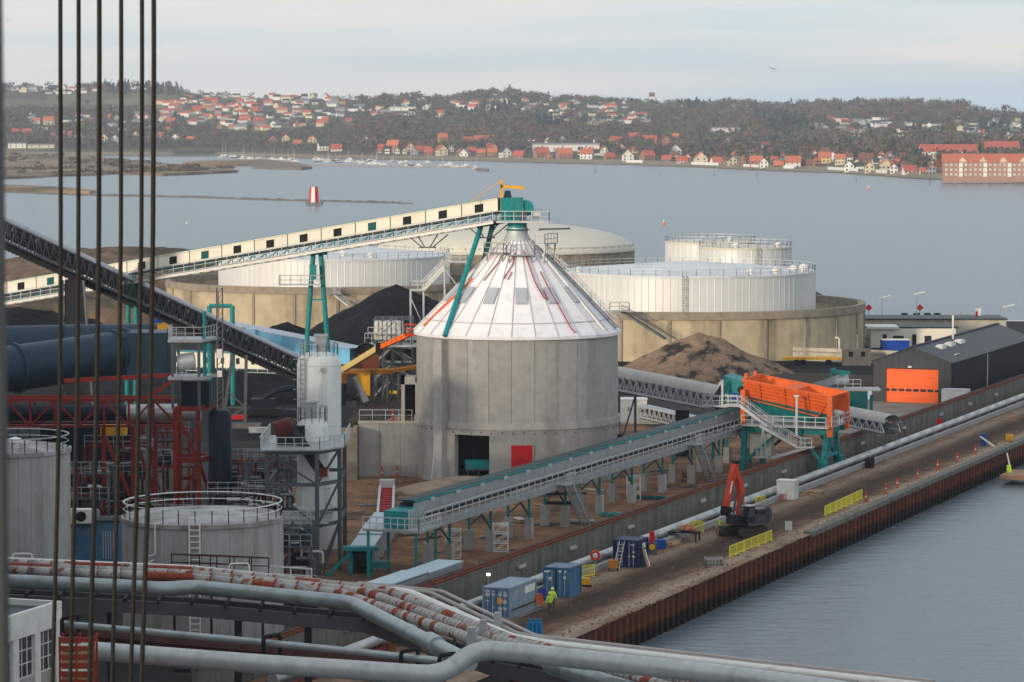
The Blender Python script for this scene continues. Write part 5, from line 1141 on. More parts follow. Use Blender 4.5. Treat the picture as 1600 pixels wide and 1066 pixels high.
# long low conveyor along the wall
LC = thing('low_conveyor', Q(262, -26), 'long level grey conveyor with teal top and railings beside the concrete wall', 'conveyor')
U0, U1, LV = 261, 362, -26.0
for k in range(34):
    u = U0 + k * (U1 - U0) / 34; u2 = u + (U1 - U0) / 34 - .05
    MB().beam(Q(u, LV + .75, 6.0), Q(u2, LV + .75, 6.0), .08, 1.25).build('side_panel', galv, LC)
    MB().beam(Q(u, LV, 6.85), Q(u2, LV, 6.85), 1.5, .12).build('top_cover', M('cover_dark_teal', (.022, .042, .046), .55, var=.2) if 'cover_dark_teal' not in MATS else MATS['cover_dark_teal'], LC)
    if k % 2: MB().beam(Q(u + .6, LV + .86, 6.62), Q(u + 1.5, LV + .86, 6.62), .2, .28).build('top_bracket', galv_l, LC)
MB().beam(Q(U0, LV + .86, 6.78), Q(U1, LV + .86, 6.80), .12, .16).build('teal_edge', teal, LC)
MB().beam(Q(U0, LV - .75, 6.0), Q(U1, LV - .75, 6.0), .08, 1.25).build('rear_side', galv, LC)
MB().beam(Q(U0, LV + 1.35, 4.75), Q(U1, LV + 1.35, 4.75), 1.1, .1).build('walkway', galv, LC)
MB().rail([Q(U0, LV + 1.85, 4.8), Q(U1, LV + 1.85, 4.8)], h=1.1, step=1.6, r=.045).build('handrail', galv_l, LC)
MB().beam(Q(U0, LV + 1.8, 4.45), Q(U1, LV + 1.8, 4.45), .14, .55).beam(Q(U0, LV - .8, 4.75), Q(U1, LV - .8, 4.75), .16, .5).build('edge_beam', galv, LC)
MB().beam(Q(U0, LV, 5.2), Q(U1, LV, 5.2), 1.5, .2).build('belt', black, LC)
for i in range(10):
    u = 268.5 + i * 10.05
    for dv_ in (-1.1, 1.1):
        p = Q(u, LV + dv_, 0); MB().box(p + V((0, 0, 1.0)), (.75, .75, 2.1), rz=QR).build('plinth', concrete, LC)
        MB().beam(p + V((0, 0, 2.0)), p + V((0, 0, 4.5)), .26).build('leg', teal, LC)
    MB().beam(Q(u, LV + 1.1, 2.3), Q(u - 3.2, LV + 1.1, 4.5), .14).build('brace', teal_d, LC)
    MB().beam(Q(u, LV - 1.1, 2.4), Q(u, LV + 1.1, 4.3), .12).build('brace', teal_d, LC)
for i in range(2):
    u = 296 + i * 41; a, b2 = Q(u, LV + 2.4, 4.7), Q(u + 4.5, LV + 2.6, .1)
    s_ = stair('conveyor_stair', 'steel stair from the low conveyor walkway down to the dirt, %s one' % ('nearer' if i == 0 else 'farther'), b2, a, .9, galv)
    c = Q(u - .7, LV + 2.4, 4.72); MB().box(c, (2.4, 1.4, .1), rz=QR).build('landing', galv, s_); MB().rail([Q(u - 1.9, LV + 2.9, 4.75), Q(u + .4, LV + 2.9, 4.75)], step=.8).build('landing_rail', galv_l, s_)
# tail platform
tp = thing('tail_platform', Q(260, -26), 'teal railed tail platform at the left end of the long low conveyor', 'platform')
MB().box(Q(259.4, LV + .3, 4.6), (5.0, 5.4, .2), rz=QR).build('deck', galv, tp)
MB().rail([Q(256.9, LV - 2.4, 4.7), Q(256.9, LV + 3, 4.7), Q(261.9, LV + 3, 4.7)], step=.7, r=.045).build('handrail', galv_l, tp)
MB().box(Q(259.8, LV + .2, 5.5), (3.4, 2.2, 1.5), rz=QR).build('drive_housing', teal, tp); m = MB()
for k in range(9): m.box(Q(258.2 + k * .4, LV + 1.5, 5.5), (.1, .1, 1.7), rz=QR)
m.build('guard_bars', galv_l, tp)
for u, v_ in ((257.2, LV - 2), (257.2, LV + 2.6), (261.6, LV + 2.6), (261.6, LV - 2)): MB().beam(Q(u, v_, 0), Q(u, v_, 4.5), .26).build('leg', teal, tp)
# two white lattice towers and site clutter under the low conveyor
for k, (px, py) in enumerate(((708, 872), (990, 782), (782, 862))):
    p = P(px, py, 0); m = MB(); t = thing('lattice_scaffold', p, ['white lattice scaffold frame below the left end of the low conveyor', 'white lattice scaffold frame under the middle of the low conveyor', 'white lattice scaffold frame between two conveyor plinths'][k], 'scaffold'); hh = 2.7
    for dx in (-.7, .7):
        for dy in (-.7, .7): m.beam(p + V((dx, dy, 0)), p + V((dx, dy, hh)), .1)
    m.build('upright', white_p, t); m = MB()
    for z_ in (.1, .9, 1.8, 2.6):
        for a, b2 in (((-.7, -.7), (.7, -.7)), ((.7, -.7), (.7, .7)), ((-.7, .7), (.7, .7)), ((-.7, -.7), (-.7, .7))): m.beam(p + V((*a, z_)), p + V((*b2, z_)), .08); m.beam(p + V((*a, z_)), p + V((*b2, min(hh, z_ + .85))), .06)
    m.build('brace', white_p, t)
for k, (px, py, L_, r_, mt, lab) in enumerate(((884, 772, 4.5, .18, black, 'black pipe lying on the dirt under the low conveyor, upper one'), (878, 786, 3.6, .18, black, 'black pipe lying on the dirt under the low conveyor, lower one'), (960, 805, 3.2, .25, teal, 'teal steel section lying on the dirt by the concrete wall'), (905, 815, 3.0, .2, galv, 'grey steel beam on the dirt near the concrete wall'), (1015, 778, 3.5, .2, teal_d, 'dark teal beam lying between the conveyor plinths'))):
    p = P(px, py, .25); tag(MB().tube(p - V((L_ / 2, -.2, 0)), p + V((L_ / 2, .2, 0)), r_, 8).build('lying_pipe', mt), lab, 'pipe')
for k, (px, py) in enumerate(((1073, 752), (1108, 748))):
    p = P(px, py, 0); t = thing('cable_drum', p, ['small brown cable drum behind the wall left of the excavator arm', 'large brown cable drum behind the wall next to the hopper leg'][k], 'cable drum'); r_ = .8 + .35 * k
    MB().tube(p + V((-.5, 0, r_)), p + V((.5, 0, r_)), r_ * .55, 14).build('core', wood, t)
    for x in (-.5, .5): MB().tube(p + V((x - .06, 0, r_)), p + V((x + .06, 0, r_)), r_, 18).build('flange', wood, t)
for k, (px, py) in enumerate(((903, 750), (968, 735), (975, 733))):
    post_block(P(px, py, 0), ['red marker post on the dirt left behind the low conveyor', 'red marker post behind the low conveyor, left of a close pair', 'red marker post behind the low conveyor, right of a close pair'][k], 1.4)

# ------------------------------------------------------------------ pale blue covered conveyors and red trough
def covered(label, A, B, W, H0, name='covered_conveyor', n=3, side=None):
    A, B = V(A), V(B); h = (B - A); h.z = 0; h.normalize(); sd = V((-h.y, h.x, 0)); t = thing(name, A, label, 'conveyor')
    for i in range(n):
        a, b2 = A.lerp(B, i / n), A.lerp(B, (i + 1) / n) - h * .12
        a = V(a); b2 = V(b2)
        for s_ in (1, -1): MB().extr([a + sd * s_ * W / 2 + Z * .4, b2 + sd * s_ * W / 2 + Z * .4, b2 + sd * s_ * W / 2 + Z * H0, a + sd * s_ * W / 2 + Z * H0], -sd * s_ * .08).build('side_panel', galv, t)
        tp_ = [a + sd * (W / 2 + .15), b2 + sd * (W / 2 + .15), b2 - sd * (W / 2 + .15), a - sd * (W / 2 + .15)]; up = H0 + .02 + (.12 if i % 2 else 0)
        MB().extr([q + Z * up for q in tp_], Z * .12).build('roof_sheet', roof_sheet, t)
        MB().box((a + b2) / 2 + Z * .2, (W * .9, .4, .4)).build('foot', concrete, t)
    for i in range(n * 2): c = A.lerp(B, (i + .5) / (n * 2)); MB().box(c + sd * (W / 2 + .05) + Z * 1.4, (.1, .1, 2.2)).box(c - sd * (W / 2 + .05) + Z * 1.4, (.1, .1, 2.2)).build('rib', galv_l, t)
    MB().beam(A + Z * .5, B + Z * .5, W * .7, .2).build('belt', black, t); return t
cv = covered('pale blue roofed covered conveyor running from the red trough towards the camera', (-13.5, 284.5, 0), (-12.3, 309.5, 0), 1.9, 2.5)
covered('pale blue roofed covered conveyor lying close behind the concrete wall', Q(231, -18.8), Q(254.5, -18.9), 2.1, 2.6)
t = thing('conveyor_tail', (-13.6, 284, 0), 'teal steel tail end stand at the near end of the covered conveyor', 'stand')
MB().box((-13.5, 283.6, 2.65), (3.1, 1.2, .35)).build('head_beam', teal, t)
for x, y in ((-14.4, 283.8), (-12.6, 283.8)): MB().beam((x, y, 0), (x, y, 2.5), .32).build('leg', teal, t)
MB().beam((-14.4, 283.4, 2.3), (-16.6, 283.2, .1), .28).build('brace', teal, t); MB().box((-11.7, 283.6, 1.2), (1.7, .8, .6)).build('side_box', teal, t); MB().box((-13.5, 284.2, 1.5), (1.2, .3, 1.2)).build('opening', black, t)
t = thing('red_trough', (-12.9, 330, 0), 'red open belt trough running from the silo foot to the covered conveyor', 'conveyor')
a, b2 = V((-12.4, 310, 1.6)), V((-13.6, 346, .6)); MB().beam(a, b2, 1.1, .2).build('belt', red_p, t)
for s_ in (-1, 1): MB().beam(a + V((s_ * .75, 0, .1)), b2 + V((s_ * .75, 0, .1)), .25, .7).build('side', galv_l, t)
for k in range(14): c = a.lerp(b2, (k + .5) / 14); MB().tube(c + V((-.55, 0, .16)), c + V((.55, 0, .16)), .1, 6).build('roller', hose_r, t)
MB().box(b2 + V((0, .5, .5)), (1.6, 1.4, .9)).build('tail_box', galv_l, t)
for k in range(5): c = a.lerp(b2, (k + .5) / 5); MB().box((c.x, c.y, c.z / 2), (1.2, .3, c.z)).build('foot', galv, t)
# ================================================================== ORANGE HOPPER ON TEAL PORTAL (local x along the quay, y inland)
hp = thing('loading_hopper', Q(357, -18.3), 'big orange loading hopper on a teal portal straddling the concrete wall', 'hopper', rz=QR)
def zr(y): return 8.9 + (y + 5.3) / 10.5 * 1.7
def plate(q, d, nm, mt, par=hp): return MB().extr([V(p) for p in q], d).build(nm, mt, par, local=True)
X = 3.5
nw = plate([(-X, -5.3, zr(-5.3)), (-X, 5.2, zr(5.2)), (-X + .75, 5.2, zr(5.2) - 2.0), (-X + .75, -5.3, zr(-5.3) - 2.2)], (.1, 0, 0), 'near_wall', orange_h)
plate([(X, -5.3, zr(-5.3)), (X, 5.2, zr(5.2)), (X - .75, 5.2, zr(5.2) - 2.0), (X - .75, -5.3, zr(-5.3) - 2.2)], (-.1, 0, 0), 'far_wall', orange_h)
plate([(-X, 5.2, zr(5.2)), (X, 5.2, zr(5.2)), (X - .75, 5.15, zr(5.2) - 2.0), (-X + .75, 5.15, zr(5.2) - 2.0)], (0, -.1, 0), 'end_wall', orange_h)
plate([(-X, -5.3, zr(-5.3)), (X, -5.3, zr(-5.3)), (X - .6, -3.6, zr(-5.3) - 2.6), (-X + .6, -3.6, zr(-5.3) - 2.6)], (0, .1, 0), 'sloped_end_wall', orange_h)
plate([(-X + .74, -3.6, 6.6), (X - .74, -3.6, 6.6), (X - .74, 5.1, 8.4), (-X + .74, 5.1, 8.4)], (0, 0, -.12), 'floor', orange_h)
plate([(-X + .1, -.8, zr(-.8) - .2), (X - .1, -.8, zr(-.8) - .2), (X - .6, -.8, 7.4), (-X + .6, -.8, 7.4)], (0, .15, 0), 'divider', orange_h)
plate([(-X + .1, .2, zr(.2) - .05), (X - .1, .2, zr(.2) - .05), (X - .1, -.8, zr(-.8) - .2), (-X + .1, -.8, zr(-.8) - .2)], (0, 0, .08), 'divider_cap', orange_h)
for k in range(5):
    f = .12 + k * .2; MB().beam((-X - .1 + .75 * f, -5.3, zr(-5.3) - 2.2 * f), (-X - .1 + .75 * f, 5.2, zr(5.2) - 2.0 * f), .12, .12).build('rib', orange_h, nw, local=True)
for y in (-2.6, .2, 3.2): MB().beam((-X - .15, y, zr(y) - .1), (-X + .6, y, zr(y) - 2.0), .16, .22).build('stiffener', orange_h, nw, local=True)
MB().beam((-X, -5.4, zr(-5.3)), (-X, 5.3, zr(5.2)), .3, .16).beam((X, -5.4, zr(-5.3)), (X, 5.3, zr(5.2)), .3, .16).beam((-X, 5.25, zr(5.2)), (X, 5.25, zr(5.2)), .3, .16).build('rim', orange_h, hp, local=True)
for x in (-2.2, 1.5): MB().box((x, 5.2, 10.9), (.5, .3, .6)).build('lifting_lug', orange_h, hp, local=True)
for x, y, z0, z1 in ((-X - .1, -5.3, 4.3, 8.9), (X, -5.3, 4.6, 8.9), (-X - .1, 5.1, 5.2, 9.4), (X, 5.1, 5.2, 9.4)): MB().box2((x - .28, y - .28, z0), (x + .28, y + .28, z1)).build('post', orange_h, hp, local=True)
plate([(-2.6, -4.6, 6.7), (-2.6, 4.9, 8.5), (-1.7, 4.9, 6.4), (-1.7, -4.6, 5.6)], (3.4, 0, 0), 'feeder_trough', teal)
MB().box((0, 0, 5.35), (7.6, 10.6, .3)).build('platform', galv, hp, local=True)
MB().rail([(-4.9, -5.2, 5.5), (-4.9, 4.9, 5.5)], step=1.2, r=.045).rail([(3.8, -5.6, 5.5), (-4.0, -5.6, 5.5)], step=1.2, r=.045).build('platform_rail', galv_l, hp, local=True)
MB().box((-4.4, -.2, 5.4), (1.1, 10.4, .12)).build('walkway', galv_l, hp, local=True)
MB().beam((-3.4, -5.1, 4.8), (-3.4, 5.1, 4.8), .5, .7).beam((3.4, -5.1, 4.8), (3.4, 5.1, 4.8), .5, .7).beam((-3.4, -4.4, 4.8), (3.4, -4.4, 4.8), .5, .7).beam((-3.4, 5, 4.8), (3.4, 5, 4.8), .5, .7).build('portal_beam', teal, hp, local=True)
for x in (-3.4, 3.4):
    MB().beam((x * .6, -4.4, 4.6), (x, -4.4, .3), .5, .55).build('leg', teal, hp, local=True); MB().beam((x, 5, 4.6), (x * 1.15, 5, .1), .6, .7).build('leg', teal, hp, local=True)
    MB().box((x, -4.4, .75), (1.3, 1.0, 1.5)).build('wheel_box', teal, hp, local=True); MB().beam((x, -4.2, 1.4), (x, -1.6, 4.5), .3).build('brace', teal, hp, local=True); MB().beam((x * 1.1, 4.8, 1.2), (x, 1.0, 4.5), .3).build('brace', teal, hp, local=True)
MB().beam((-3.4, -4.4, 1.9), (3.4, -4.4, 1.9), .35).beam((-2.9, -4.4, .9), (1.6, -4.4, 4.5), .25).beam((2.9, -4.4, .9), (-1.6, -4.4, 4.5), .25).build('tie', teal, hp, local=True)
MB().box((-2.4, 3.2, 2.9), (1.2, 2.6, 2.9)).build('switch_cabinet', cream_p, hp, local=True)
MB().tube((-4.9, -1.7, 4.4), (-4.9, -1.7, 8.9), .14, 8).build('lamp_pole', white_p, hp, local=True); MB().box((-4.9, -1.7, 9.0), (.5, .5, .2)).build('lamp', white_p, hp, local=True)
# stairs of the hopper
def L2W(x, y, z): return Q(357 + x, -18.3 - y, z)
sA = stair('hopper_stair', 'zigzag steel stair with landings on the near side of the orange hopper', L2W(-5.2, 1.6, 5.5), L2W(-5.2, 5.0, 7.8), .9, galv_l)
stair('', '', L2W(-5.4, -2.2, 3.2), L2W(-5.4, 2.4, 5.5), .9, galv_l, parent=sA)
for x, y, z in ((-5.3, -3.0, 3.2), (-5.2, 5.9, 7.8), (-5.3, 2.2, 1.9)):
    MB().box(L2W(x, y, z), (1.3, 1.7, .12), rz=QR).build('landing', galv_l, sA); MB().rail([L2W(x - .6, y - .8, z), L2W(x - .6, y + .8, z), L2W(x + .6, y + .8, z)], step=.8, r=.045).build('landing_rail', galv_l, sA)
MB().beam(L2W(-5.4, -3.0, 3.1), L2W(-5.4, 1.2, 1.8), .2, .3).beam(L2W(-5.3, 2.2, 5.4), L2W(-5.3, 2.5, 1.9), .1).beam(L2W(-5.3, 2.2, 5.4), L2W(-5.3, 1.7, 1.9), .1).build('hanger', galv_l, sA)
# teal transfer house at the head of the low conveyor, raised end conveyor behind the hopper
th = thing('transfer_house', Q(362, -26), 'teal transfer house with sloping hood left of the orange hopper', 'machine', rz=QR)
MB().add([V(q) for q in ((-1.8, -1.6, 7.2), (-1.8, 2.4, 7.2), (1.8, 2.4, 7.2), (1.8, -1.6, 7.2), (-1.8, -1.6, 9.4), (-1.8, 2.0, 10.4), (1.8, 2.0, 10.4), (1.8, -1.6, 9.4))], [(0, 1, 2, 3), (7, 6, 5, 4), (0, 4, 5, 1), (3, 2, 6, 7), (0, 3, 7, 4), (1, 5, 6, 2)]).build('hood', teal, th, local=True)
MB().box((-2.2, .4, 7.9), (.6, 1.2, .9)).build('motor', blue_p, th, local=True); MB().tube((-1.85, -.2, 8.8), (-2.05, -.2, 8.8), .4, 12).build('bearing', steel_d, th, local=True)
MB().box((-1.2, .8, 6.9), (5.0, 6.4, .2)).build('platform', galv_l, th, local=True); MB().rail([(-3.6, -2.4, 7.0), (-3.6, 4.0, 7.0)], step=1.1, r=.045).build('handrail', galv_l, th, local=True)
MB().beam((-3.4, 3.6, 7.0), (-3.4, 1.6, 10.0), .25).beam((-3.4, 1.6, 10.0), (-3.4, 1.6, 7.0), .25).build('gantry', galv_l, th, local=True)
for x in (-2.6, 1.6):
    for y in (-1.6, 3.0): MB().beam((x, y, 0), (x, y, 6.8), .3).build('leg', teal, th, local=True)
rc_ = thing('end_conveyor', D(1310, 640, 395), 'teal and grey conveyor tail with gantry arm behind the orange hopper', 'conveyor')
a, b2 = D(1268, 608, 402), D(1318, 592, 396); 
MB().beam(a, b2, 1.6, 1.0).build('trough', galv, rc_); MB().beam(a + V((0, -.9, .6)), b2 + V((0, -.9, .6)), .15, .25).build('edge', teal, rc_)
MB().path([D(1298, 596, 398), D(1300, 578, 398), D(1306, 577, 398)], .25, 6).beam(D(1300, 580, 398), D(1328, 583, 398), .3, .4).build('gantry_arm', teal, rc_)
MB().box(D(1330, 625, 396), (3.8, 2.5, 2.8)).build('tail_box', teal_d, rc_); MB().box(D(1330, 608, 396), (7, 2.6, .3)).build('platform', galv, rc_); MB().rail([D(1308, 607, 394.5), D(1345, 607, 394.5)], step=1).build('handrail', galv_l, rc_)
a = D(1330, 630, 396)
for dx in (-2.5, 2.5): MB().beam((a.x + dx, a.y, 0), (a.x + dx, a.y, a.z + 1), .35).build('leg', teal, rc_)

# ================================================================== MACHINE DECK AND BOOM LIFT LEFT OF THE SILO
dk = thing('machine_deck', (-14, 385, 6.4), 'yellow edged machine deck on steel legs between vessel and silo', 'platform')
a, b2 = D(530, 581, 386), D(608, 580, 388); MB().beam(a, b2, 2.6, .5).build('deck', M('deck_ochre', (.45, .17, .02), .6, var=.2), dk); MB().beam(b2, D(664, 571, 392), 1.2, .4).build('arm', MATS['deck_ochre'], dk)
for px in (560, 575, 605, 622): p = D(px, 585, 386); MB().beam(p, V((p.x, p.y, 6.3)), .3).build('leg', steel_g, dk)
MB().beam(D(578, 645, 386), D(606, 590, 386), .2).beam(D(578, 590, 386), D(606, 645, 386), .2).build('brace', steel_g, dk)
MB().tube(D(552, 590, 384), D(572, 628, 384), .45, 10).build('chute', galv, dk); MB().box(D(568, 600, 384.5), (1.6, 1.2, 2.8)).build('drive_box', yellow, dk)
MB().tube(D(572, 552, 388) + V((0, -.5, 0)), D(572, 552, 388) + V((0, .5, 0)), 1.3, 18).build('pulley', black, dk); MB().box(D(575, 565, 385), (2.6, 1.6, 1.6)).build('gear_motor', rust, dk)
sf = thing('scaffold_tower', (-12, 396, 6.4), 'dense galvanised scaffold tower between the coal heap and the silo', 'scaffold'); m = MB(); m2 = MB()
xs = [D(px, 600, 394).x for px in (585, 598, 612, 628, 644)]; zs = [6.4, 8.4, 10.4, 12.4, 14.2, 16.0]
for x in xs:
    for y in (393, 396, 399): m.beam((x, y, 6.3), (x, y, zs[-1]), .14)
for z_ in zs[1:]:
    for y in (393, 396, 399): m.beam((xs[0], y, z_), (xs[-1], y, z_), .12); m2.beam((xs[0], y, z_ - 1.9), (xs[2], y, z_), .1); m2.beam((xs[4], y, z_ - 1.9), (xs[2], y, z_), .1)
    for x in xs: m.beam((x, 393, z_), (x, 399, z_), .1)
m.build('upright', steel_g, sf); m2.build('brace', galv, sf)
c = D(612, 540, 394); MB().box(c + V((0, 1, 0)), (6.0, 5, .2)).build('platform', galv_l, sf); MB().rail([D(570, 535, 392), D(645, 537, 392)], step=.9).build('handrail', galv_l, sf)
MB().box(D(607, 516, 395), (3.6, 2.6, 2.2)).build('cabin', white_p, sf); MB().box(D(635, 522, 397), (3.5, 2, 1.4)).build('chute_cover', white_p, sf); MB().rail([D(575, 527, 392), D(622, 527, 392)], step=.8, h=1.2).build('upper_rail', galv_l, sf)
MB().box(D(600, 590, 400), (7, .3, 7.5)).build('backing_sheet', steel_d, sf)
dw = thing('clad_box', D(624, 630, 398), 'charcoal clad box with a yellow sign beside the silo portal', 'enclosure')
a = D(624, 630, 398); MB().box((a.x, a.y + 1, 8.3), (3.4, 2.0, 4.0)).build('wall', char, dw); MB().box((a.x, a.y + 1, 10.36), (3.6, 2.2, .12)).build('roof', galv_l, dw)
sg = MB().box(D(614, 616, 396.9), (1.15, .08, .85)).build('sign', M('sign_yellow', (.8, .62, .02), .5), dw); MB().box(D(614, 616, 396.8), (.7, .03, .14)).build('sign_lettering', black, sg)
bl = thing('boom_lift', D(545, 588, 382), 'boom lift with cream and red arm reaching to the silo eave', 'boom lift')
e0, e1, e2 = D(536, 578, 381), D(593, 543, 376), D(641, 522, 372)
MB().beam(e0, e1, .6, .65).build('lower_boom', M('boom_cream', (.62, .47, .17), .5, var=.08), bl); MB().beam(e1 + (e1 - e2).normalized() * .8, e2, .5, .55).build('upper_boom', orange_h, bl)
m = MB()
for k in range(6): c = e1.lerp(e2, (k + .5) / 6); m.box(c + V((0, -.27, 0)), (.22, .06, .22))
m.build('boom_slot', black, bl); MB().box(e1, (.9, 1.0, 1.1)).build('knuckle', black, bl)
MB().box(e2 + V((0, -.1, -.1)), (1.3, .9, .25)).build('basket_floor', red_ex, bl); MB().rail([e2 + V((dx, dy, 0)) for dx, dy in ((-.6, -.5), (.6, -.5), (.6, .5), (-.6, .5))], closed=True, step=.6, h=1.1, r=.06).build('basket_rail', red_ex, bl)
a = D(526, 590, 383); MB().box(a, (2.4, 2.0, 1.2)).build('turntable', MATS['deck_ochre'], bl); MB().box(V((a.x, a.y, (a.z + 6.4) / 2 - .4)), (2.2, 1.8, a.z - 6.4 - .8)).build('base', steel_d, bl)

# ================================================================== WHITE VESSEL AND PROCESS STEEL
vc = V((D(499, 700, 303).x, 303, 0)); ve = thing('white_vessel', vc, 'tall white cylindrical vessel with domed top and caged ladder', 'vessel')
MB().lathe(vc, [(2.1, .0), (2.1, 17.6), (1.95, 18.2), (1.5, 18.6), (.8, 18.8), (.02, 18.85)], 40).build('shell', vessel_w, ve, smooth=True)
for z_ in (6.0, 11.8, 17.5): MB().lathe(vc, [(2.105, z_), (2.13, z_ + .03), (2.13, z_ + .09), (2.105, z_ + .12)], 40).build('weld_band', vessel_w, ve)
MB().box(vc + V((.2, 0, 19.5)), (1.0, 1.0, 1.6)).box(vc + V((.2, 0, 20.35)), (1.3, 1.3, .18)).build('filter_top', galv, ve)
MB().rail(ring_pts(vc, 1.8, 18.5, 14), closed=True, step=9).build('top_rail', galv, ve)
m = ladder(MB(), vc + V((-1.45, -1.75, 3)), vc + V((-1.45, -1.75, 20)), .6, .05, V((.77, -.64, 0)))
for k in range(16):
    z_ = 4 + k * .95; 
    for a in range(-3, 3): m.beam(vc + V((-1.75 + .55 * math.sin(a * .5 - .7), -2.0 - .5 * math.cos(a * .5), z_)), vc + V((-1.75 + .55 * math.sin((a + 1) * .5 - .7), -2.0 - .5 * math.cos((a + 1) * .5), z_)), .05)
m.build('caged_ladder', galv, ve); MB().tube(vc + V((.45, -2.1, 17.2)), vc + V((.45, -2.3, 17.2)), .22, 10).build('manhole', galv, ve)
vd = V((D(489, 700, 292).x, 292, 0)); v2 = thing('dosing_vessel', vd, 'small white dosing vessel with railed top before the tall white vessel', 'vessel')
MB().lathe(vd, [(.5, 3.0), (1.55, 5.6), (1.55, 7.0)], 24).build('discharge_cone', vessel_w, v2, smooth=True)
MB().lathe(vd, [(1.45, 7.0), (1.45, 12.6), (1.2, 13.2), (.6, 13.5), (.02, 13.55)], 30).build('shell', vessel_w, v2, smooth=True)
MB().box(vd + V((-.1, 0, 14.2)), (.95, .95, 1.5)).box(vd + V((-.1, 0, 15.0)), (1.3, 1.2, .15)).build('filter_top', galv, v2); MB().rail(ring_pts(vd, 1.3, 13.2, 12), closed=True, step=9, h=1.4).build('top_rail', galv, v2)
MB().lathe(vd + V((.1, -.2, 0)), [(1.95, 5.3), (1.95, 5.6), (1.6, 5.6)], 24).lathe(vd, [(.3, 0), (.3, 3.1)], 12).build('skirt', vessel_w, v2)
pf = thing('steel_platform', (-19, 287, 0), 'grey steel tower platform with bracing around the dosing vessel', 'steel frame')
x0, x1, xm, y0, y1, zt = D(420, 700, 286).x, D(533, 700, 290).x, D(495, 700, 284).x, 284.0, 296.0, 11.2
for x, y in ((x0, y0), (xm, y0), (x1, y0 + 3), (x0, y1), (x1, y1)): MB().beam((x, y, 0), (x, y, zt), .36).build('column', steel_g, pf)
m = MB()
for z_ in (zt, 8.3, 4.6):
    m.beam((x0, y0, z_), (xm, y0, z_), .25, .32).beam((xm, y0, z_), (x1, y0 + 3, z_), .25, .32).beam((x0, y0, z_), (x0, y1, z_), .25, .32).beam((x1, y0 + 3, z_), (x1, y1, z_), .25, .32).beam((x0, y1, z_), (x1, y1, z_), .25, .32)
m.build('beam', steel_g, pf); m = MB()
for za, zb in ((0, 4.6), (4.6, 8.3), (8.3, 11.2)): m.beam((xm, y0, za), (x1, y0 + 3, zb), .16).beam((x0, y0, zb), (xm, y0, za), .16)
m.beam((x1, y0 + 3, 4.6), (xm + .4, y0, 0), .14).build('brace', steel_g, pf)
MB().prism([(x0 - .6, y0 - .6), (xm + .3, y0 - .6), (x1 + .5, y0 + 2.4), (x1 + .5, y1 + .3), (x0 - .6, y1 + .3)], zt + .17, zt + .3).build('deck', galv, pf)
MB().rail([(x0 - .6, y1, zt + .3), (x0 - .6, y0 - .6, zt + .3), (xm + .3, y0 - .6, zt + .3), (x1 + .5, y0 + 2.4, zt + .3), (x1 + .5, y1, zt + .3)], step=.8).build('handrail', galv_l, pf)
MB().prism([(x0, y0), (xm + 1, y0), (xm + 1, y1 - 3), (x0, y1 - 3)], 4.75, 4.85).build('lower_deck', galv, pf); MB().rail([(x0 - 1.5, y0 - .1, 4.85), (xm, y0 - .1, 4.85)], step=.9).build('lower_rail', galv_l, pf)
c = D(446, 668, 288); t = thing('drive_motor', V((c.x, c.y, zt + .3)), 'dark red drum motor on the steel platform beside the dosing vessel', 'motor'); MB().tube(c + V((-.9, 0, -.4)), c + V((.7, 0, .1)), .9, 16).build('drum', M('drum_red', (.085, .011, .009), .5, var=.2), t, smooth=True); MB().box(c + V((1.3, 0, -.5)), (.9, 1, 1.3)).build('gearbox', steel_d, t); MB().box(V((c.x, c.y, (c.z - .9 + zt + .3) / 2)), (1.6, 1.2, max(.2, c.z - .9 - zt - .3))).build('pedestal', steel_d, t)
t = thing('inclined_screw', D(490, 720, 286), 'dark inclined screw conveyor passing through the steel platform', 'conveyor'); MB().tube(D(455, 668, 288), D(500, 735, 285), .5, 12).build('casing', steel_d, t); MB().box(D(502, 738, 285), (1.1, .9, .8)).build('outlet', rust, t)
def skid(lab, px, py, d, w_, dep, h, seed, fm=None):
    r2 = random.Random(seed); c = D(px, py, d); c = V((c.x, c.y, 0)); t = thing('process_skid', c, lab, 'process skid')
    for y in (0, dep):
        m = MB()
        for x in (-w_ / 2, 0, w_ / 2): m.beam(c + V((x, y, 0)), c + V((x, y, h)), .2)
        for z_ in (h * .35, h * .68, h): m.beam(c + V((-w_ / 2, y, z_)), c + V((w_ / 2, y, z_)), .16)
        m.build('frame', fm or steel_g, t)
    for z_ in (h * .35, h * .68): MB().box(c + V((0, dep / 2, z_)), (w_, dep, .08)).build('deck', steel_d, t)
    for k in range(18):
        z_ = r2.choice((0, h * .35, h * .68)) + .1; sz = (r2.uniform(.5, 1.4), r2.uniform(.5, 1.2), r2.uniform(.5, 1.5)); MB().box(c + V((r2.uniform(-w_ / 2 + .6, w_ / 2 - .6), r2.uniform(.4, dep - .4), z_ + sz[2] / 2)), sz).build('equipment_box', r2.choice([steel_d, navy, steel_g, black, black, blue_duct]), t)
    for k in range(16):
        z_ = r2.uniform(.5, h); x = r2.uniform(-w_ / 2, w_ / 2 - 1); y = r2.uniform(-.2, dep * .6); l = r2.uniform(1, w_ * .5)
        MB().path([c + V((x, y, z_)), c + V((x + l, y, z_)), c + V((x + l, y, max(.2, z_ - r2.uniform(.6, 2.4))))], r2.choice([.08, .12, .18]), 8, .3).build('pipework', r2.choice([galv_l, pipe_al, steel_g, red_st, galv]), t, smooth=True)
    MB().rail([c + V((-w_ / 2, -.1, h)), c + V((w_ / 2, -.1, h))], step=.9).rail([c + V((-w_ / 2, -.1, h * .68)), c + V((w_ / 2, -.1, h * .68))], step=.9).build('handrail', galv, t)
    return t
skid('cluttered pipe skid with railings behind the near grey tank', 380, 750, 291, 6.5, 5, 6.6, 1)
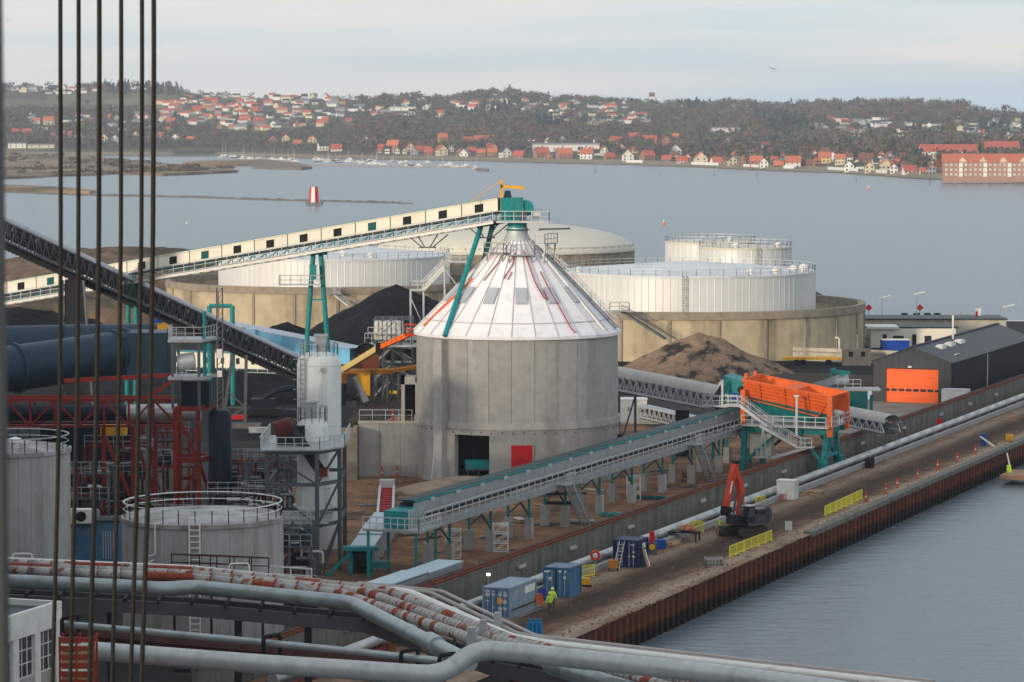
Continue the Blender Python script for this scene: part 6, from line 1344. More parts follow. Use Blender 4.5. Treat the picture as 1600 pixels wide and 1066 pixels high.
skid('dark pump skid with pipes between steel platform and near grey tank', 452, 800, 276, 3.8, 4, 5.6, 2)
skid('low dark pipe skid behind the red tower foot', 250, 760, 292, 6, 5, 5.0, 3)
skid('tall pipe rack in shade left of the red tower', 255, 700, 309, 5, 4, 10.5, 4, red_st)
skid('red framed pipe skid right of the red tower', 372, 720, 305, 5.5, 5, 8.2, 5, red_st)
skid('dark valve skid left of the steel platform', 415, 735, 298, 4.0, 5, 8.8, 6)
skid('dark red framed skid between the red columns', 185, 720, 308, 6.5, 4, 9.2, 7, red_st)
skid('low black pump skid behind the left grey tank', 120, 760, 300, 6, 4, 7.5, 8)
t = thing('blue_cabinet_box', D(462, 850, 268), 'dark blue equipment box at the foot of the steel platform', 'box'); c = D(462, 905, 262); c.z = 0; MB().box(c + V((0, 0, 1.4)), (3.6, 3, 2.8)).build('body', navy, t); MB().box(c + V((-.2, -1.55, 2.0)), (1.4, .08, .7)).build('label_plate', white_p, t)
# small dark blue material handler among the coal
p = P(425, 650, 0); t = thing('material_handler', p, 'dark blue material handler with curved arm working by the coal', 'excavator'); MB().box(p + V((-1, 0, .6)), (4.6, 2.6, .9)).build('track', black, t); MB().box(p + V((-1.2, 0, 1.7)), (3.2, 2.4, 1.4)).build('body', navy, t)
MB().path([p + V((-2.5, 0, 1.6)), p + V((.8, 0, 3.6)), p + V((3.0, 0, 3.9)), p + V((4.1, 0, 2.6)), p + V((3.6, 0, .8))], .42, 10, 1.2).build('arm', navy, t, smooth=True); MB().box(p + V((2.6, 0, .5)), (1.6, 1.2, .8)).build('bucket', navy, t)
p = P(252, 640, 0); c = D(252, 512, 432); t = thing('yellow_machine', V((c.x, c.y, 0)), 'yellow machine with blue cover half hidden behind the truss conveyor', 'machine'); MB().box(c, (2.3, 1.6, 1.2)).build('body', yellow, t); MB().tube(c + V((-.9, 0, .7)), c + V((.1, 0, 1.0)), .5, 10).build('cover', blue_p, t); MB().beam(V((c.x, c.y, 0)), c, .6).build('stand', steel_d, t)
# boat-like blue barrel etc near vessel
for k, (px, py, sx, sy, sz, mt, lab) in enumerate(((405, 676, 2.6, 1.2, .6, galv_l, 'pale flat box lying on the ground left of the tall vessel'), (372, 655, 2.4, 1.0, .5, red_p, 'small red crate at the foot of the grey trestle'), (462, 612, .9, .9, 2.4, blue_p, 'upright blue drum stack left of the tall white vessel'), (568, 742, 1.4, 1.0, 2.2, conc_pale, 'pale concrete ring block at the foot of the retaining wall'))):
    p = P(px, py, 0); tag(MB().box(p + V((0, 0, sz / 2)), (sx, sy, sz)).box(p + V((0, 0, sz + .04)), (sx * 1.05, sy * 1.05, .08)).build('site_box', mt), lab, 'box')

# ================================================================== BLUE DUCTS, RED STEEL, GREY TANKS ON THE LEFT
du = thing('flue_duct', D(150, 600, 315), 'big dark blue flue duct with flanges ending in a box, nearer one', 'duct')
a, b2 = D(-60, 587, 306), D(196, 551, 318)
MB().tube(a, b2, 2.25, 28).build('pipe', blue_duct, du, smooth=True)
for f in (.32, .93, 1.0): c = a.lerp(b2, f); d_ = (b2 - a).normalized(); MB().tube(c - d_ * .12, c + d_ * .12, 2.5, 28).build('flange', blue_duct, du, smooth=True)
MB().tube(b2, b2 + (b2 - a).normalized() * 1.2, 2.35, 28, 2.2).build('collar', blue_duct, du, smooth=True)
q = b2 + V((2.6, 0, -.2)); MB().box(q, (4.4, 5.0, 4.7)).build('end_box', blue_duct, du)
for x in (-1.2, .3, 1.8): MB().box(q + V((x, -2.53, 0)), (.12, .08, 4.5)).build('stiffener', blue_duct, du)
d2 = thing('flue_duct', D(100, 540, 330), 'second dark blue flue duct with flange rings behind the nearer duct', 'duct')
a, b2 = D(-60, 536, 332), D(245, 530, 336); MB().tube(a, b2, 1.7, 24).build('pipe', blue_duct, d2, smooth=True)
for f in (.52, .6): c = a.lerp(b2, f); MB().tube(c - V((.12, 0, 0)), c + V((.12, 0, 0)), 1.95, 24).build('flange', blue_duct, d2, smooth=True)
rs = thing('red_steelwork', D(160, 760, 305), 'red painted steel truss bridge and columns under the blue ducts', 'steel frame')
zt_, zb_ = 14.2, 11.7; ya = 303.0; xa, xb = D(-30, 620, ya).x, D(278, 620, ya).x
for y in (ya, ya + 3): MB().beam((xa, y, zt_), (xb, y, zt_), .3).beam((xa, y, zb_), (xb, y, zb_), .22).build('chord', red_st, rs)
n = 8
for y in (ya, ya + 3):
    m = MB()
    for i in range(n):
        u0_, u1_ = xa + (xb - xa) * i / n, xa + (xb - xa) * (i + 1) / n
        m.beam((u0_, y, zb_), (u1_, y, zt_) if i % 2 == 0 else (u1_, y, zb_), .2) if i % 2 == 0 else m.beam((u0_, y, zt_), (u1_, y, zb_), .2); m.beam((u0_, y, zb_), (u0_, y, zt_), .2)
    m.build('diagonal', red_st, rs)
MB().tube((xa, ya + 1.5, 12.8), (xb - 5, ya + 1.5, 12.8), .8, 14).build('inner_pipe', navy, rs); MB().tube((xb - 5, ya + 1.5, 12.8), (xb + 2, ya + 1.5, 12.9), .85, 14).build('bright_pipe', pipe_al, rs, smooth=True)
for px in (160, 206, 241): x = D(px, 700, ya).x; MB().beam((x, ya + 1, 0), (x, ya + 1, zb_), .38).build('column', red_st, rs)
xs_ = [D(px, 700, ya).x for px in (160, 206, 241)]; MB().beam((xs_[0], ya + .8, 11), (xs_[1], ya + .8, 4.2), .3).beam((xs_[1], ya + .8, 11), (xs_[2], ya + .8, 5), .3).beam((xs_[0], ya + .8, 3.6), (xs_[2], ya + .8, 4.8), .3).beam((xs_[0], ya + .8, 2.2), (xs_[2], ya + .8, 2.2), .3).build('brace', red_st, rs)
MB().beam((D(100, 600, 308).x, 308, 15.6), (D(290, 600, 308).x, 308, 16.2), .4).beam((D(230, 600, 308).x, 308, 14), (D(285, 600, 308).x, 308, 16.2), .3).build('upper_beam', red_st, rs)
rt_ = thing('red_tower', D(312, 790, 298), 'red steel tower with grey stair platforms above, holding dark blue tanks', 'steel frame')
yq = 296.0; X0, X1, X2 = D(274, 700, yq).x, D(310, 700, yq).x, D(334, 700, yq + 3).x; zz = 14.0
for x, y in ((X0, yq), (X1, yq), (X2, yq + 4), (X0, yq + 4)): MB().beam((x, y, 0), (x, y, zz), .4).build('column', red_st, rt_)
m = MB()
for z_ in (zz, 9.2, 4.2): m.beam((X0, yq, z_), (X1, yq, z_), .35, .45).beam((X1, yq, z_), (X2, yq + 4, z_), .35, .45).beam((X0, yq + 4, z_), (X2, yq + 4, z_), .35, .45)
m.build('beam', red_st, rt_); MB().beam((X0, yq, zz), (X1, yq, 9.2), .25).beam((X1, yq, 9.2), (X0, yq, 4.2), .25).beam((X0, yq, 4.2), (X1, yq, .2), .25).beam((X1, yq, 9.2), (X2, yq + 4, 4.2), .25).build('brace', red_st, rt_)
MB().lathe((X2 + .6, yq + 3, 0), [(1.1, 5), (1.1, 13.2), (.8, 13.6), (.02, 13.8)], 20).build('dark_tank', navy, rt_, smooth=True); MB().box((X1 - .4, yq + 2.6, 15.2), (2.6, 2.4, 2.4)).build('top_tank', navy, rt_)
for x, y in ((X0 - .2, yq), (X1 + .1, yq), (X2, yq + 3.4), (X0, yq + 3.4)): MB().beam((x, y, zz), (x, y, 20.2), .26).build('upper_post', steel_g, rt_)
for z_ in (16.7, 20.2): MB().prism([(X0 - .6, yq - .4), (X1 + .5, yq - .4), (X2 + .3, yq + 3.6), (X0 - .6, yq + 3.6)], z_, z_ + .28).build('grating', galv, rt_); 
MB().rail([(X0 - .6, yq + 3.5, 20.5), (X0 - .6, yq - .4, 20.5), (X1 + .5, yq - .4, 20.5), (X2 + .3, yq + 3.6, 20.5)], step=.8).build('handrail', galv, rt_)
MB().tube((X0 + .2, yq + 1.2, 18.2), (X1 - .4, yq + 1.2, 18.4), .8, 14).build('fan_housing', galv_l, rt_, smooth=True); MB().tube((X2 - .6, yq + 1, 17), (X2 - .6, yq + 1, 23), .18, 8).build('teal_pipe', teal, rt_)
bx_ = thing('dark_bunker', D(130, 780, 318), 'dark blue-grey bunker wall in shade under the red steelwork', 'building'); a = D(140, 700, 322); MB().box((a.x, 322, 5), (9, 6, 10)).build('wall', navy, bx_); MB().box((a.x, 322, 10.1), (9.3, 6.3, .2)).build('roof', steel_g, bx_)
MB().box(D(178, 672, 312), (2.4, 2, 1.0)).build('yellow_hatch', yellow, bx_)
bc = thing('blue_cabinet', D(155, 880, 276), 'blue equipment cabinet with a barred door between the two grey tanks', 'cabinet'); a = D(155, 845, 276); MB().box((a.x, 276, a.z / 2 + .6), (3.8, 2.4, a.z + 2.4)).build('body', MATS['container_blue'], bc); MB().box((a.x, 276, a.z + 1.85), (4.0, 2.6, .14)).build('roof', steel_d, bc)
m = MB()
for k in range(6): m.box((a.x + .5 + k * .22, 274.75, a.z - .2), (.05, .06, 2.4))
m.build('door_bars', galv_l, bc)
ac = thing('fan_unit', D(128, 805, 276), 'white fan unit with round dark opening above the blue cabinet', 'fan'); a2 = D(128, 806, 274.6); MB().box(a2, (2.0, 1.0, 1.2)).build('case', white_p, ac); MB().tube(a2 + V((0, -.52, 0)), a2 + V((0, -.6, 0)), .45, 16).build('opening', black, ac); MB().box(V((a2.x, a2.y + .8, a2.z - .7)), (3.2, 2.2, .15)).build('shelf', steel_g, ac); MB().beam(V((a2.x, a2.y + .9, 0)), V((a2.x, a2.y + .9, a2.z - .7)), .3).build('stand', steel_g, ac)
# grey tanks
NT = V((D(317, 808, 250).x, 250, 0)); nt_ = tank('grey_tank', 'round grey stained tank with white handrail, nearer of the two grey tanks', (NT.x, NT.y), 6.3, 9.85, .7, 36, tank_grey, roof_stain, rail_m=white_p)
d = V((0, -1, 0)); b0 = NT + d * 6.65; m = ladder(MB(), b0 + V((0, 0, .5)), b0 + V((0, 0, 10.9)), .8, .055, V((1, 0, 0))); m.build('white_ladder', white_p, nt_)
MB().path([NT + V((-2.6, -6.0, 10.0)), NT + V((-3.1, -6.0, 10.0)), NT + V((-3.1, -6.1, 7.6)), NT + V((-3.7, -6.2, 7.5))], .06, 6).path([NT + V((-3.2, -6.2, 7.2)), NT + V((-4.9, -6.6, 6.3)), NT + V((-4.9, -6.6, 5.2))], .06, 6).build('vent_pipe', white_p, nt_)
LT = V((D(14, 704, 268).x, 268, 0)); lt_ = tank('grey_tank', 'round grey tank with handrail cut off by the left picture edge', (LT.x, LT.y), 5.1, 13.3, .8, 30, tank_grey, roof_stain, rail_m=galv_l)
MB().lathe(LT + V((1.0, -3.0, 13.4)), [(.3, 0), (.3, .6), (.55, .7), (.5, 1.0), (.02, 1.15)], 12).build('roof_vent', white_p, lt_, smooth=True)
wk = thing('walkway', NT + V((2, -8, 0)), 'dark brown railed walkway in front of the near grey tank', 'walkway'); wz = 3.4
za = D(268, 893, 236).z; MB().beam(D(268, 893, 236), D(420, 899, 236), 1.2, .25).build('deck', M('dark_brown', (.06, .02, .016), .6), wk); MB().rail([D(268, 891, 235.5), D(312, 892, 235.5), D(420, 897, 235.5)], h=1.2, step=1.4, r=.05).rail([D(268, 891, 237.5), D(420, 897, 237.5)], h=1.2, step=1.4, r=.05).build('handrail', MATS['dark_brown'], wk)
for px in (272, 330, 410): c = D(px, 895, 236); MB().beam(V((c.x, c.y, 0)), c, .2).build('leg', MATS['dark_brown'], wk)
# white office block in the lower left corner
ob = thing('white_building', P(92, 940, 9.5), 'white rendered building corner with large windows at the lower left', 'building')
C0 = P(94, 939, 9.5); C1 = P(-80, 992, 9.5); fd_ = (C1 - C0).normalized(); nd = V((-fd_.y, fd_.x, 0)); nd = nd if nd.x > 0 else -nd; LF = (C1 - C0).length
def FB(s, o, z): return V((C0.x, C0.y, 0)) + fd_ * s + nd * o + V((0, 0, z))
def fbox(nm, mt, s0, s1, o0, o1, z0, z1, par): 
    return MB().extr([FB(s0, o0, z0), FB(s1, o0, z0), FB(s1, o0, z1), FB(s0, o0, z1)], nd * (o1 - o0)).build(nm, mt, par)
fbox('core', conc_dark, .3, LF, -12, -.3, 0, 8.9, ob); fbox('roof', char, .25, LF, -12, -.26, 8.95, 9.1, ob)
fbox('parapet', white_p, 0, LF, -.25, .12, 7.9, 9.5, ob); fbox('end_wall', white_p, -.02, .3, -12, -.25, 0, 9.5, ob)
s = .0; sw = 2.15; pw_ = .75; k = 0
while s < LF:
    fbox('pier', white_p, s, s + pw_, -.25, .1, 0, 7.9, ob)
    for zf in (5.2, 1.6):
        gl = fbox('window', glass_d, s + pw_, s + pw_ + sw, -.24, -.16, zf, zf + 2.7, ob)
        for j in range(4): fbox('glazing_bar', white_p, s + pw_ + j * (sw - .06) / 3, s + pw_ + j * (sw - .06) / 3 + .06, -.16, -.1, zf, zf + 2.7, gl)
        for j in range(4): fbox('glazing_bar', white_p, s + pw_, s + pw_ + sw, -.155, -.105, zf + j * .88, zf + j * .88 + .06, gl)
        fbox('spandrel', tank_grey, s + pw_, s + pw_ + sw, -.25, .02, zf - .95, zf, ob)
    s += sw + pw_
rk = thing('red_rack', P(120, 1066, 0), 'tall stack of red metal stillages beside the white building', 'rack'); c = D(120, 1000, 186); c.z = 0
for k in range(20):
    z_ = 10.6 - k * .5
    if z_ < 0.5: break
    MB().beam(c + V((-1.0, 0, z_)), c + V((1.0, 0, z_)), .12, .3).build('shelf', M('rack_red', (.27, .035, .018), .5, var=.2) if 'rack_red' not in MATS else MATS['rack_red'], rk); MB().beam(c + V((-.9, -.02, z_ - .28)), c + V((.9, -.02, z_ - .28)), .1, .12).build('pallet', cream_p if k % 3 == 0 else wood, rk)
for x in (-1.0, 0, 1.0): MB().beam(c + V((x, -.05, 0)), c + V((x, -.05, 10.8)), .13).beam(c + V((x, 1.25, 0)), c + V((x, 1.25, 10.8)), .13).build('upright', MATS['rack_red'], rk)

# ================================================================== FOREGROUND PIPE BRIDGE
pb = thing('pipe_bridge', P(560, 1000, 0), 'dark steel pipe bridge carrying the bundle of pipes across the foreground', 'steel frame')
def PL(pts, z): return [P(a, b, z) for a, b in pts]
path_b = [(-60, 905), (300, 922), (570, 946), (770, 1010), (1120, 1075), (1420, 1110)]
for (a, b2) in zip(path_b, path_b[1:]):
    p, q = P(*a, 8.0), P(*b2, 8.0); p.z = q.z = 6.6; MB().beam(p, q, .35, .9).build('girder', M('purple_grey_steel', (.09, .075, .085), .55, var=.15) if 'purple_grey_steel' not in MATS else MATS['purple_grey_steel'], pb)
    q2 = V((0, 2.6, 0)); MB().beam(p + q2, q + q2, .35, .9).build('girder', MATS['purple_grey_steel'], pb)
    n = max(2, int((q - p).length / 2.4))
    for k in range(n): c = p.lerp(q, k / n) + V((0, 0, .5)); MB().beam(c + V((0, -.4, 0)), c + V((0, 3.0, 0)), .2, .25).build('cross_beam', steel_d, pb)
for px, py in ((60, 925), (170, 930), (370, 945), (480, 955), (612, 975), (690, 1000), (900, 1050)):
    c = P(px, py - 15, 8.0); MB().beam((c.x, c.y + 1, 0), (c.x, c.y + 1, 6.3), .5).build('column', M('ochre_column', (.32, .12, .03), .6, var=.2) if px in (612, 690) and 'ochre_column' not in MATS else (MATS['ochre_column'] if px in (612, 690) else steel_d), pb)
def big_pipe(lab, pts, r, mat, z=None, bend=1.2, ring=None, name='insulated_pipe', n=20):
    W = [P(a, b, z) if len(q) == 2 else P(a, b, q[2]) for q in pts for a, b in [q[:2]]]
    t = thing(name, W[0], lab, 'pipe'); MB().path(W, r, n, bend).build('pipe', mat, t, smooth=True)
    if ring:
        for p, q in zip(W, W[1:]):
            L_ = (q - p).length; k = int(L_ / ring); d_ = (q - p).normalized()
            for i in range(1, k): c = p.lerp(q, i / k); MB().tube(c - d_ * .035, c + d_ * .035, r + .014, n, cap=False).build('joint_band', mat, t, smooth=True)
    return t
bp_ = big_pipe('thick grey-blue insulated pipe bending diagonally through the foreground', [(-60, 905), (200, 917), (255, 921), (300, 917), (400, 927), (548, 942), (682, 1010)], .52, pipe_gb, 8.0, 1.4)
a, b2 = P(672, 1004, 8.0), P(735, 1036, 8.0); MB().tube(a, b2, .5, 20).build('reducer_pipe', pipe_gb, bp_, smooth=True); d_ = (b2 - a).normalized(); MB().tube(a - d_ * .2, a + d_ * 1.6, .66, 20, .62).build('collar', pipe_gb, bp_, smooth=True)
big_pipe('thickest pale grey insulated pipe stepping up with an elbow in the lower foreground', [(128, 1016, 8.4), (400, 1037, 8.4), (690, 1056, 8.4), (745, 1014, 9.7), (830, 1022, 9.7), (1110, 1052, 9.7), (1260, 1072, 9.7), (1420, 1095, 9.7)], .58, pipe_lt, None, 1.3, .9, n=24)
big_pipe('second thick grey pipe crossing below the elbow at the bottom edge', [(860, 1040, 8.3), (960, 1072, 8.3), (1060, 1100, 8.3)], .55, pipe_gb, None, .8, 1.5)
tp_ = big_pipe('thin grey-green pipe above the rusty beam in the lower left foreground', [(97, 975), (400, 1003), (560, 1019), (690, 1033)], .22, pipe_gb, 9.0, .4)
big_pipe('long rusty red beam under the thin pipe in the lower foreground', [(100, 988), (400, 1016), (672, 1044)], .5, M('oxide_beam', (.075, .02, .016), .7, var=.25), 8.3, .2, name='oxide_beam', n=4)
for k, px in enumerate((110, 425, 640, 700)):
    py = ip([(70, 972), (400, 1003), (745, 1040)], px); c = P(px, py, 9.0); t = MB().path([c + V((-.5, -.3, -.7)), c + V((-.5, -.3, .45)), c + V((.5, .1, .55)), c + V((.5, .1, -.6))], .13, 8, .25).build('pipe_clamp', black, smooth=True); tag(t, 'black pipe clamp loop over the thin grey-green pipe, %s from the left' % ORD(k + 1), 'clamp', 'black clamps on the thin pipe')
# rusty pipes with remnants of white cladding: one object for each cladding ring
def rusty(lab, pts, r, z, seed, miss=.22):
    W = PL(pts, z); t = thing('clad_pipe', W[0], lab, 'pipe'); MB().path(W, r * .95, 14, .9).build('pipe', rust_pipe, t, smooth=True)
    rm = MB().tube((0, 0, -.285), (0, 0, .285), r, 16).mesh('cladding_ring'); rm.materials.append(clad_w)
    for p_ in rm.polygons: p_.use_smooth = len(p_.vertices) == 4
    rl = MB().tube((0, 0, -.86), (0, 0, .86), r, 16).mesh('cladding_sleeve'); rl.materials.append(clad_w)
    for p_ in rl.polygons: p_.use_smooth = len(p_.vertices) == 4
    r2 = random.Random(seed); cnt = 0
    for si_, (p, q) in enumerate(zip(W, W[1:])):
        L_ = (q - p).length; n = int(L_ / (.62 if si_ > 1 else 1.8)); qt = (q - p).to_track_quat('Z', 'Y')
        for i in range(n):
            if r2.random() < miss or cnt > 280: continue
            o = place('cladding_ring' if si_ > 1 else 'cladding_sleeve', rm if si_ > 1 else rl, t, loc=p.lerp(q, (i + .5) / n) - W[0] + V((0, 0, 0))); o.rotation_mode = 'QUATERNION'; o.rotation_quaternion = qt; cnt += 1
    return t
rusty('rusty pipe with worn white cladding rings, nearest the thick grey-blue pipe', [(-60, 888), (300, 903), (535, 928), (748, 1003), (940, 1062), (1040, 1095)], .36, 8.1, 1)
rusty('rusty pipe with worn white cladding rings, middle one of the three', [(-60, 883), (300, 898), (572, 926), (772, 999), (1000, 1062), (1080, 1085)], .36, 8.1, 2, .15)
rusty('rusty pipe with worn white cladding rings, farthest from the thick grey-blue pipe', [(-60, 878), (300, 893), (604, 924), (800, 1002), (1060, 1062), (1140, 1085)], .40, 8.1, 3, .3)
big_pipe('bright white pipe running diagonally beside the rusty clad pipes', [(-60, 873), (300, 889), (560, 917), (640, 926), (800, 996), (860, 1007), (1362, 1064), (1460, 1075)], .27, white_p, 8.2, .8)
big_pipe('thin beige pipe just left of the bright white pipe', [(-60, 876), (300, 891), (620, 926), (770, 990), (830, 1006), (1340, 1066)], .13, M('beige_pipe', (.34, .31, .27), .5, var=.1), 8.2, .6)
big_pipe('thin beige pipe right of the bright white pipe, inner one', [(560, 914), (672, 926), (808, 990), (870, 1003), (1362, 1059), (1460, 1070)], .15, MATS['beige_pipe'], 8.2, .6)
big_pipe('thin pinkish pipe at the outer right edge of the pipe bundle', [(560, 911), (690, 924), (838, 994), (1362, 1054), (1460, 1065)], .13, M('pink_pipe', (.42, .36, .34), .5, var=.1), 8.2, .6)
for k, (px, py) in enumerate(((755, 990), (778, 978), (737, 1002))):
    c = P(px, py, 8.3); tag(MB().extr([c + V((-.35, 0, -.3)), c + V((.35, 0, -.3)), c + V((.22, 0, .85)), c + V((-.22, 0, .85))], (0, .5, 0)).build('pipe_bracket', galv), 'upright grey bracket plate standing on the clad pipes, %s from the left' % ORD([2, 3, 1][k]), 'bracket', 'bracket plates on the clad pipes')
for k, (px, py) in enumerate(((430, 1050), (690, 1056))): pass
# white hoop rails behind the bundle
for k, (px, py) in enumerate(((374, 902), (35, 886))):
    c = P(px, py, 7.6); t = MB().path([c + V((-.9, 0, -.2)), c + V((-.7, 0, 1.0)), c + V((.7, 0, 1.0)), c + V((.8, 0, -.2))], .07, 6, .2).build('hoop_rail', white_p); tag(t, 'white hoop handrail behind the rusty pipes %s' % ('before the near grey tank' if k == 0 else 'at the left edge'), 'handrail')
lr = thing('long_handrail', P(440, 905, 7), 'white handrail behind the pipe bundle next to the blue box', 'handrail'); MB().rail([P(390, 905, 6.4), P(487, 912, 6.4)], step=1.6, r=.05).build('rail', white_p, lr)
# ================================================================== QUAY
qp = thing('quay_pipe', Q(205, -12.1), 'long silver insulated pipe on low supports along the quay wall', 'pipe')
me = MB().tube((0, 0, .95), (5.9, 0, .95), .41, 20).mesh('pipe_section'); me.materials.append(pipe_al)
for p_ in me.polygons: p_.use_smooth = len(p_.vertices) == 4
mj = MB().tube((-.2, 0, .95), (.12, 0, .95), .435, 20).mesh('joint_sleeve'); mj.materials.append(galv)
ms = MB().box((0, 0, .25), (.25, 1.6, .5)).box((0, -.5, .3), (.25, .2, .6)).mesh('support'); ms.materials.append(rust)
for i in range(58):
    u = 205 + i * 6; l = Q(u, -12.1) - Q(205, -12.1)
    place('pipe_section', me, qp, loc=l, rz=QR); place('joint_sleeve', mj, qp, loc=l, rz=QR); place('support', ms, qp, loc=l + Q(1, 0) - Q(0, 0), rz=QR)
tag(MB().beam(Q(205, -11.62, .3), Q(540, -11.62, .3), .22, .3).build('oxide_rail', M('oxide', (.16, .03, .022), .7, var=.25)), 'dark red steel rail lying beneath the silver quay pipe', 'rail')
tag(MB().beam(Q(205, -13.4, .06), Q(540, -13.4, .06), 1.8, .12).build('wall_gutter', steel_d), 'dark drain strip between silver pipe and concrete wall', 'drain')

def container(label, u, v, Ln, mat, doormat, open_door=False, marks=0):
    """local x along the quay (doors at -x), y inland; origin at the near water-side corner"""
    t = thing('shipping_container', Q(u, v), label, 'container', rz=QR); W, Hc = 2.44, 2.59
    for side, y in (('w', .06), ('i', W - .06)):
        m = MB(); n = int(Ln / .28); s_ = -1 if side == 'w' else 1; vs = []
        for i in range(n + 1):
            x = .12 + (Ln - .24) * i / n; o = y + (0 if i % 4 in (0, 1) else -s_ * .045); vs += [(x, o, .16), (x, o, Hc - .12)]
        m.add(vs, [(2 * i, 2 * i + 2, 2 * i + 3, 2 * i + 1) for i in range(n)]); m.build('side_wall', mat, t, local=True)
    MB().box((Ln / 2, W / 2, Hc - .05), (Ln - .1, W - .1, .06)).build('roof', mat if mat is not blue_c else M('container_roof', (.16, .20, .26), .6) if 'container_roof' not in MATS else MATS['container_roof'], t, local=True)
    MB().box((Ln / 2, W / 2, .12), (Ln - .1, W - .1, .08)).box((Ln - .05, W / 2, Hc / 2), (.06, W - .1, Hc - .1)).build('floor_and_end', mat, t, local=True)
    m = MB()
    for x in (.06, Ln - .06):
        for y in (.06, W - .06): m.box((x, y, Hc / 2), (.13, .13, Hc))
    m.build('corner_post', mat, t, local=True); m = MB()
    for z in (.08, Hc - .06):
        for y in (.06, W - .06): m.box((Ln / 2, y, z), (Ln - .26, .11, .12))
        for x in (.06, Ln - .06): m.box((x, W / 2, z), (.11, W - .26, .12))
    m.build('frame_rail', mat, t, local=True)
    for k in range(2):
        y0 = .13 + k * (W - .26) / 2; dw_ = (W - .26) / 2 - .02
        d = MB().box((0, dw_ / 2, 0), (.07, dw_, Hc - .3)).build('door', doormat, t, local=True); d.location = (.05, y0, Hc / 2)
        if open_door and k == 1: d.location = (.02, y0 + .1, Hc / 2); d.rotation_euler = (0, 0, rad(38))
        for j in range(2): MB().tube((-.06, dw_ * (.3 + .4 * j), -Hc / 2 + .2), (-.06, dw_ * (.3 + .4 * j), Hc / 2 - .2), .025, 6).build('lock_bar', galv_l, d, local=True)
        for z in (-.85, -.3, .3, .85): MB().box((-.05, dw_ / 2, z), (.03, dw_ - .1, .07)).build('door_rib', doormat, d, local=True)
        MK = [[[(.28, .75, .34, .42), (.72, .75, .3, .36), (.3, .12, .3, .3), (.72, .12, .3, .3), (.3, -.42, .28, .3), (.72, -.42, .3, .3)], [(.72, .78, .42, .5), (.25, .78, .22, .42), (.25, -.35, .2, .22), (.75, .15, .35, .08)]], [[(.25, .95, .16, .18), (.7, .95, .26, .2), (.3, .45, .2, .22)], [(.7, 1.0, .5, .12), (.45, .35, .3, .3)]], [[(.4, .85, .5, .14), (.3, .25, .26, .16), (.3, -.2, .26, .16), (.7, -.2, .14, .12)], [(.5, .85, .3, .1), (.55, .3, .2, .14)]]][marks][k]
        for (yy, zz_, w_, h_) in MK: MB().box((-.05, dw_ * yy, zz_), (.02, w_, h_)).build('marking_plate', white_p if marks else MATS['pale_mark'], d, local=True)
    return t
M('pale_mark', (.52, .55, .57), .6, var=.2, scale=4)
u, v = uv(P(797, 968)); c1 = container('long grey-blue shipping container with white side panel, nearest to the camera', u, v, 6.06, blue_g, M('door_blue', (.075, .15, .27), .55, var=.2, c2=(.2, .25, .32), scale2=1.4))
MB().box((4.5, .02, 1.95), (2.3, .03, .62)).build('side_banner', white_p, c1, local=True); MB().box((.0, .9, 1.5), (.04, .45, .5)).build('warning_plate', yellow, c1, local=True)
u, v = uv(P(890, 935)); c2 = container('short blue shipping container with one door swung ajar', u, v, 3.0, blue_c, blue_c, True, 1)
u, v = uv(P(997, 889)); c3 = container('short navy shipping container with a ladder leaning on its doors', u, v, 2.9, M('container_navy', (.014, .024, .075), .5, var=.2, c2=(.03, .04, .085), scale2=1.5), MATS['container_navy'], False, 2)
MB().box((1.6, -.0, 1.95), (.8, .03, .45)).build('side_sign', white_p, c3, local=True)
# ladder against the navy container
u3, v3 = uv(P(997, 889)); t = thing('ladder', Q(u3 - .8, v3 - 1.9), 'pale aluminium ladder leaning against the navy container doors', 'ladder'); m = ladder(MB(), Q(u3 - 1.0, v3 - 1.75, 0), Q(u3 - .12, v3 - 1.5, 2.5), .5, .035, (Q(0, 1) - Q(0, 0)), .3); m.build('frame', galv_l, t)
t = thing('leaning_boards', Q(u3 + .8, v3 + .4), 'pale boards leaning on the water side of the navy container', 'boards'); MB().beam(Q(u3 + .9, v3 + .7, 0), Q(u3 + .9, v3 + .1, 2.0), .5, .06).build('board', wood, t); MB().beam(Q(u3 + 1.5, v3 + .6, 0), Q(u3 + 1.5, v3 + .1, 1.6), .35, .06).build('board', white_p, t)
# steel grille leaning along container 1
u1_, v1_ = uv(P(797, 968)); t = thing('steel_grille', Q(u1_, v1_ + .3), 'slanting steel grille leaning along the foot of the grey-blue container', 'grille'); m = MB()
for k in range(14): x = u1_ + .25 + k * .4; m.beam(Q(x, v1_ + .75, .02), Q(x, v1_ + .12, .75), .05)
m.build('bar', galv, t); MB().beam(Q(u1_ + .1, v1_ + .74, .06), Q(u1_ + 5.5, v1_ + .74, .06), .09).beam(Q(u1_ + .1, v1_ + .15, .75), Q(u1_ + 5.5, v1_ + .15, .75), .09).build('frame', steel_d, t)
# lamp on a mast by the container
p = P(763, 962, 0); t = thing('work_lamp', p, 'lit white work lamp on a thin mast beside the grey-blue container', 'lamp'); MB().tube(p, p + V((0, 0, 3.35)), .03, 6).build('mast', galv, t)
lm = bpy.data.materials.new('lamp_glow'); lm.use_nodes = True; e_ = lm.node_tree.nodes['Principled BSDF']; e_.inputs['Emission Color'].default_value = (1, .97, .9, 1); e_.inputs['Emission Strength'].default_value = 2.2
MB().box(p + V((0, 0, 3.42)), (.32, .12, .2)).build('lamp_head', lm, t)

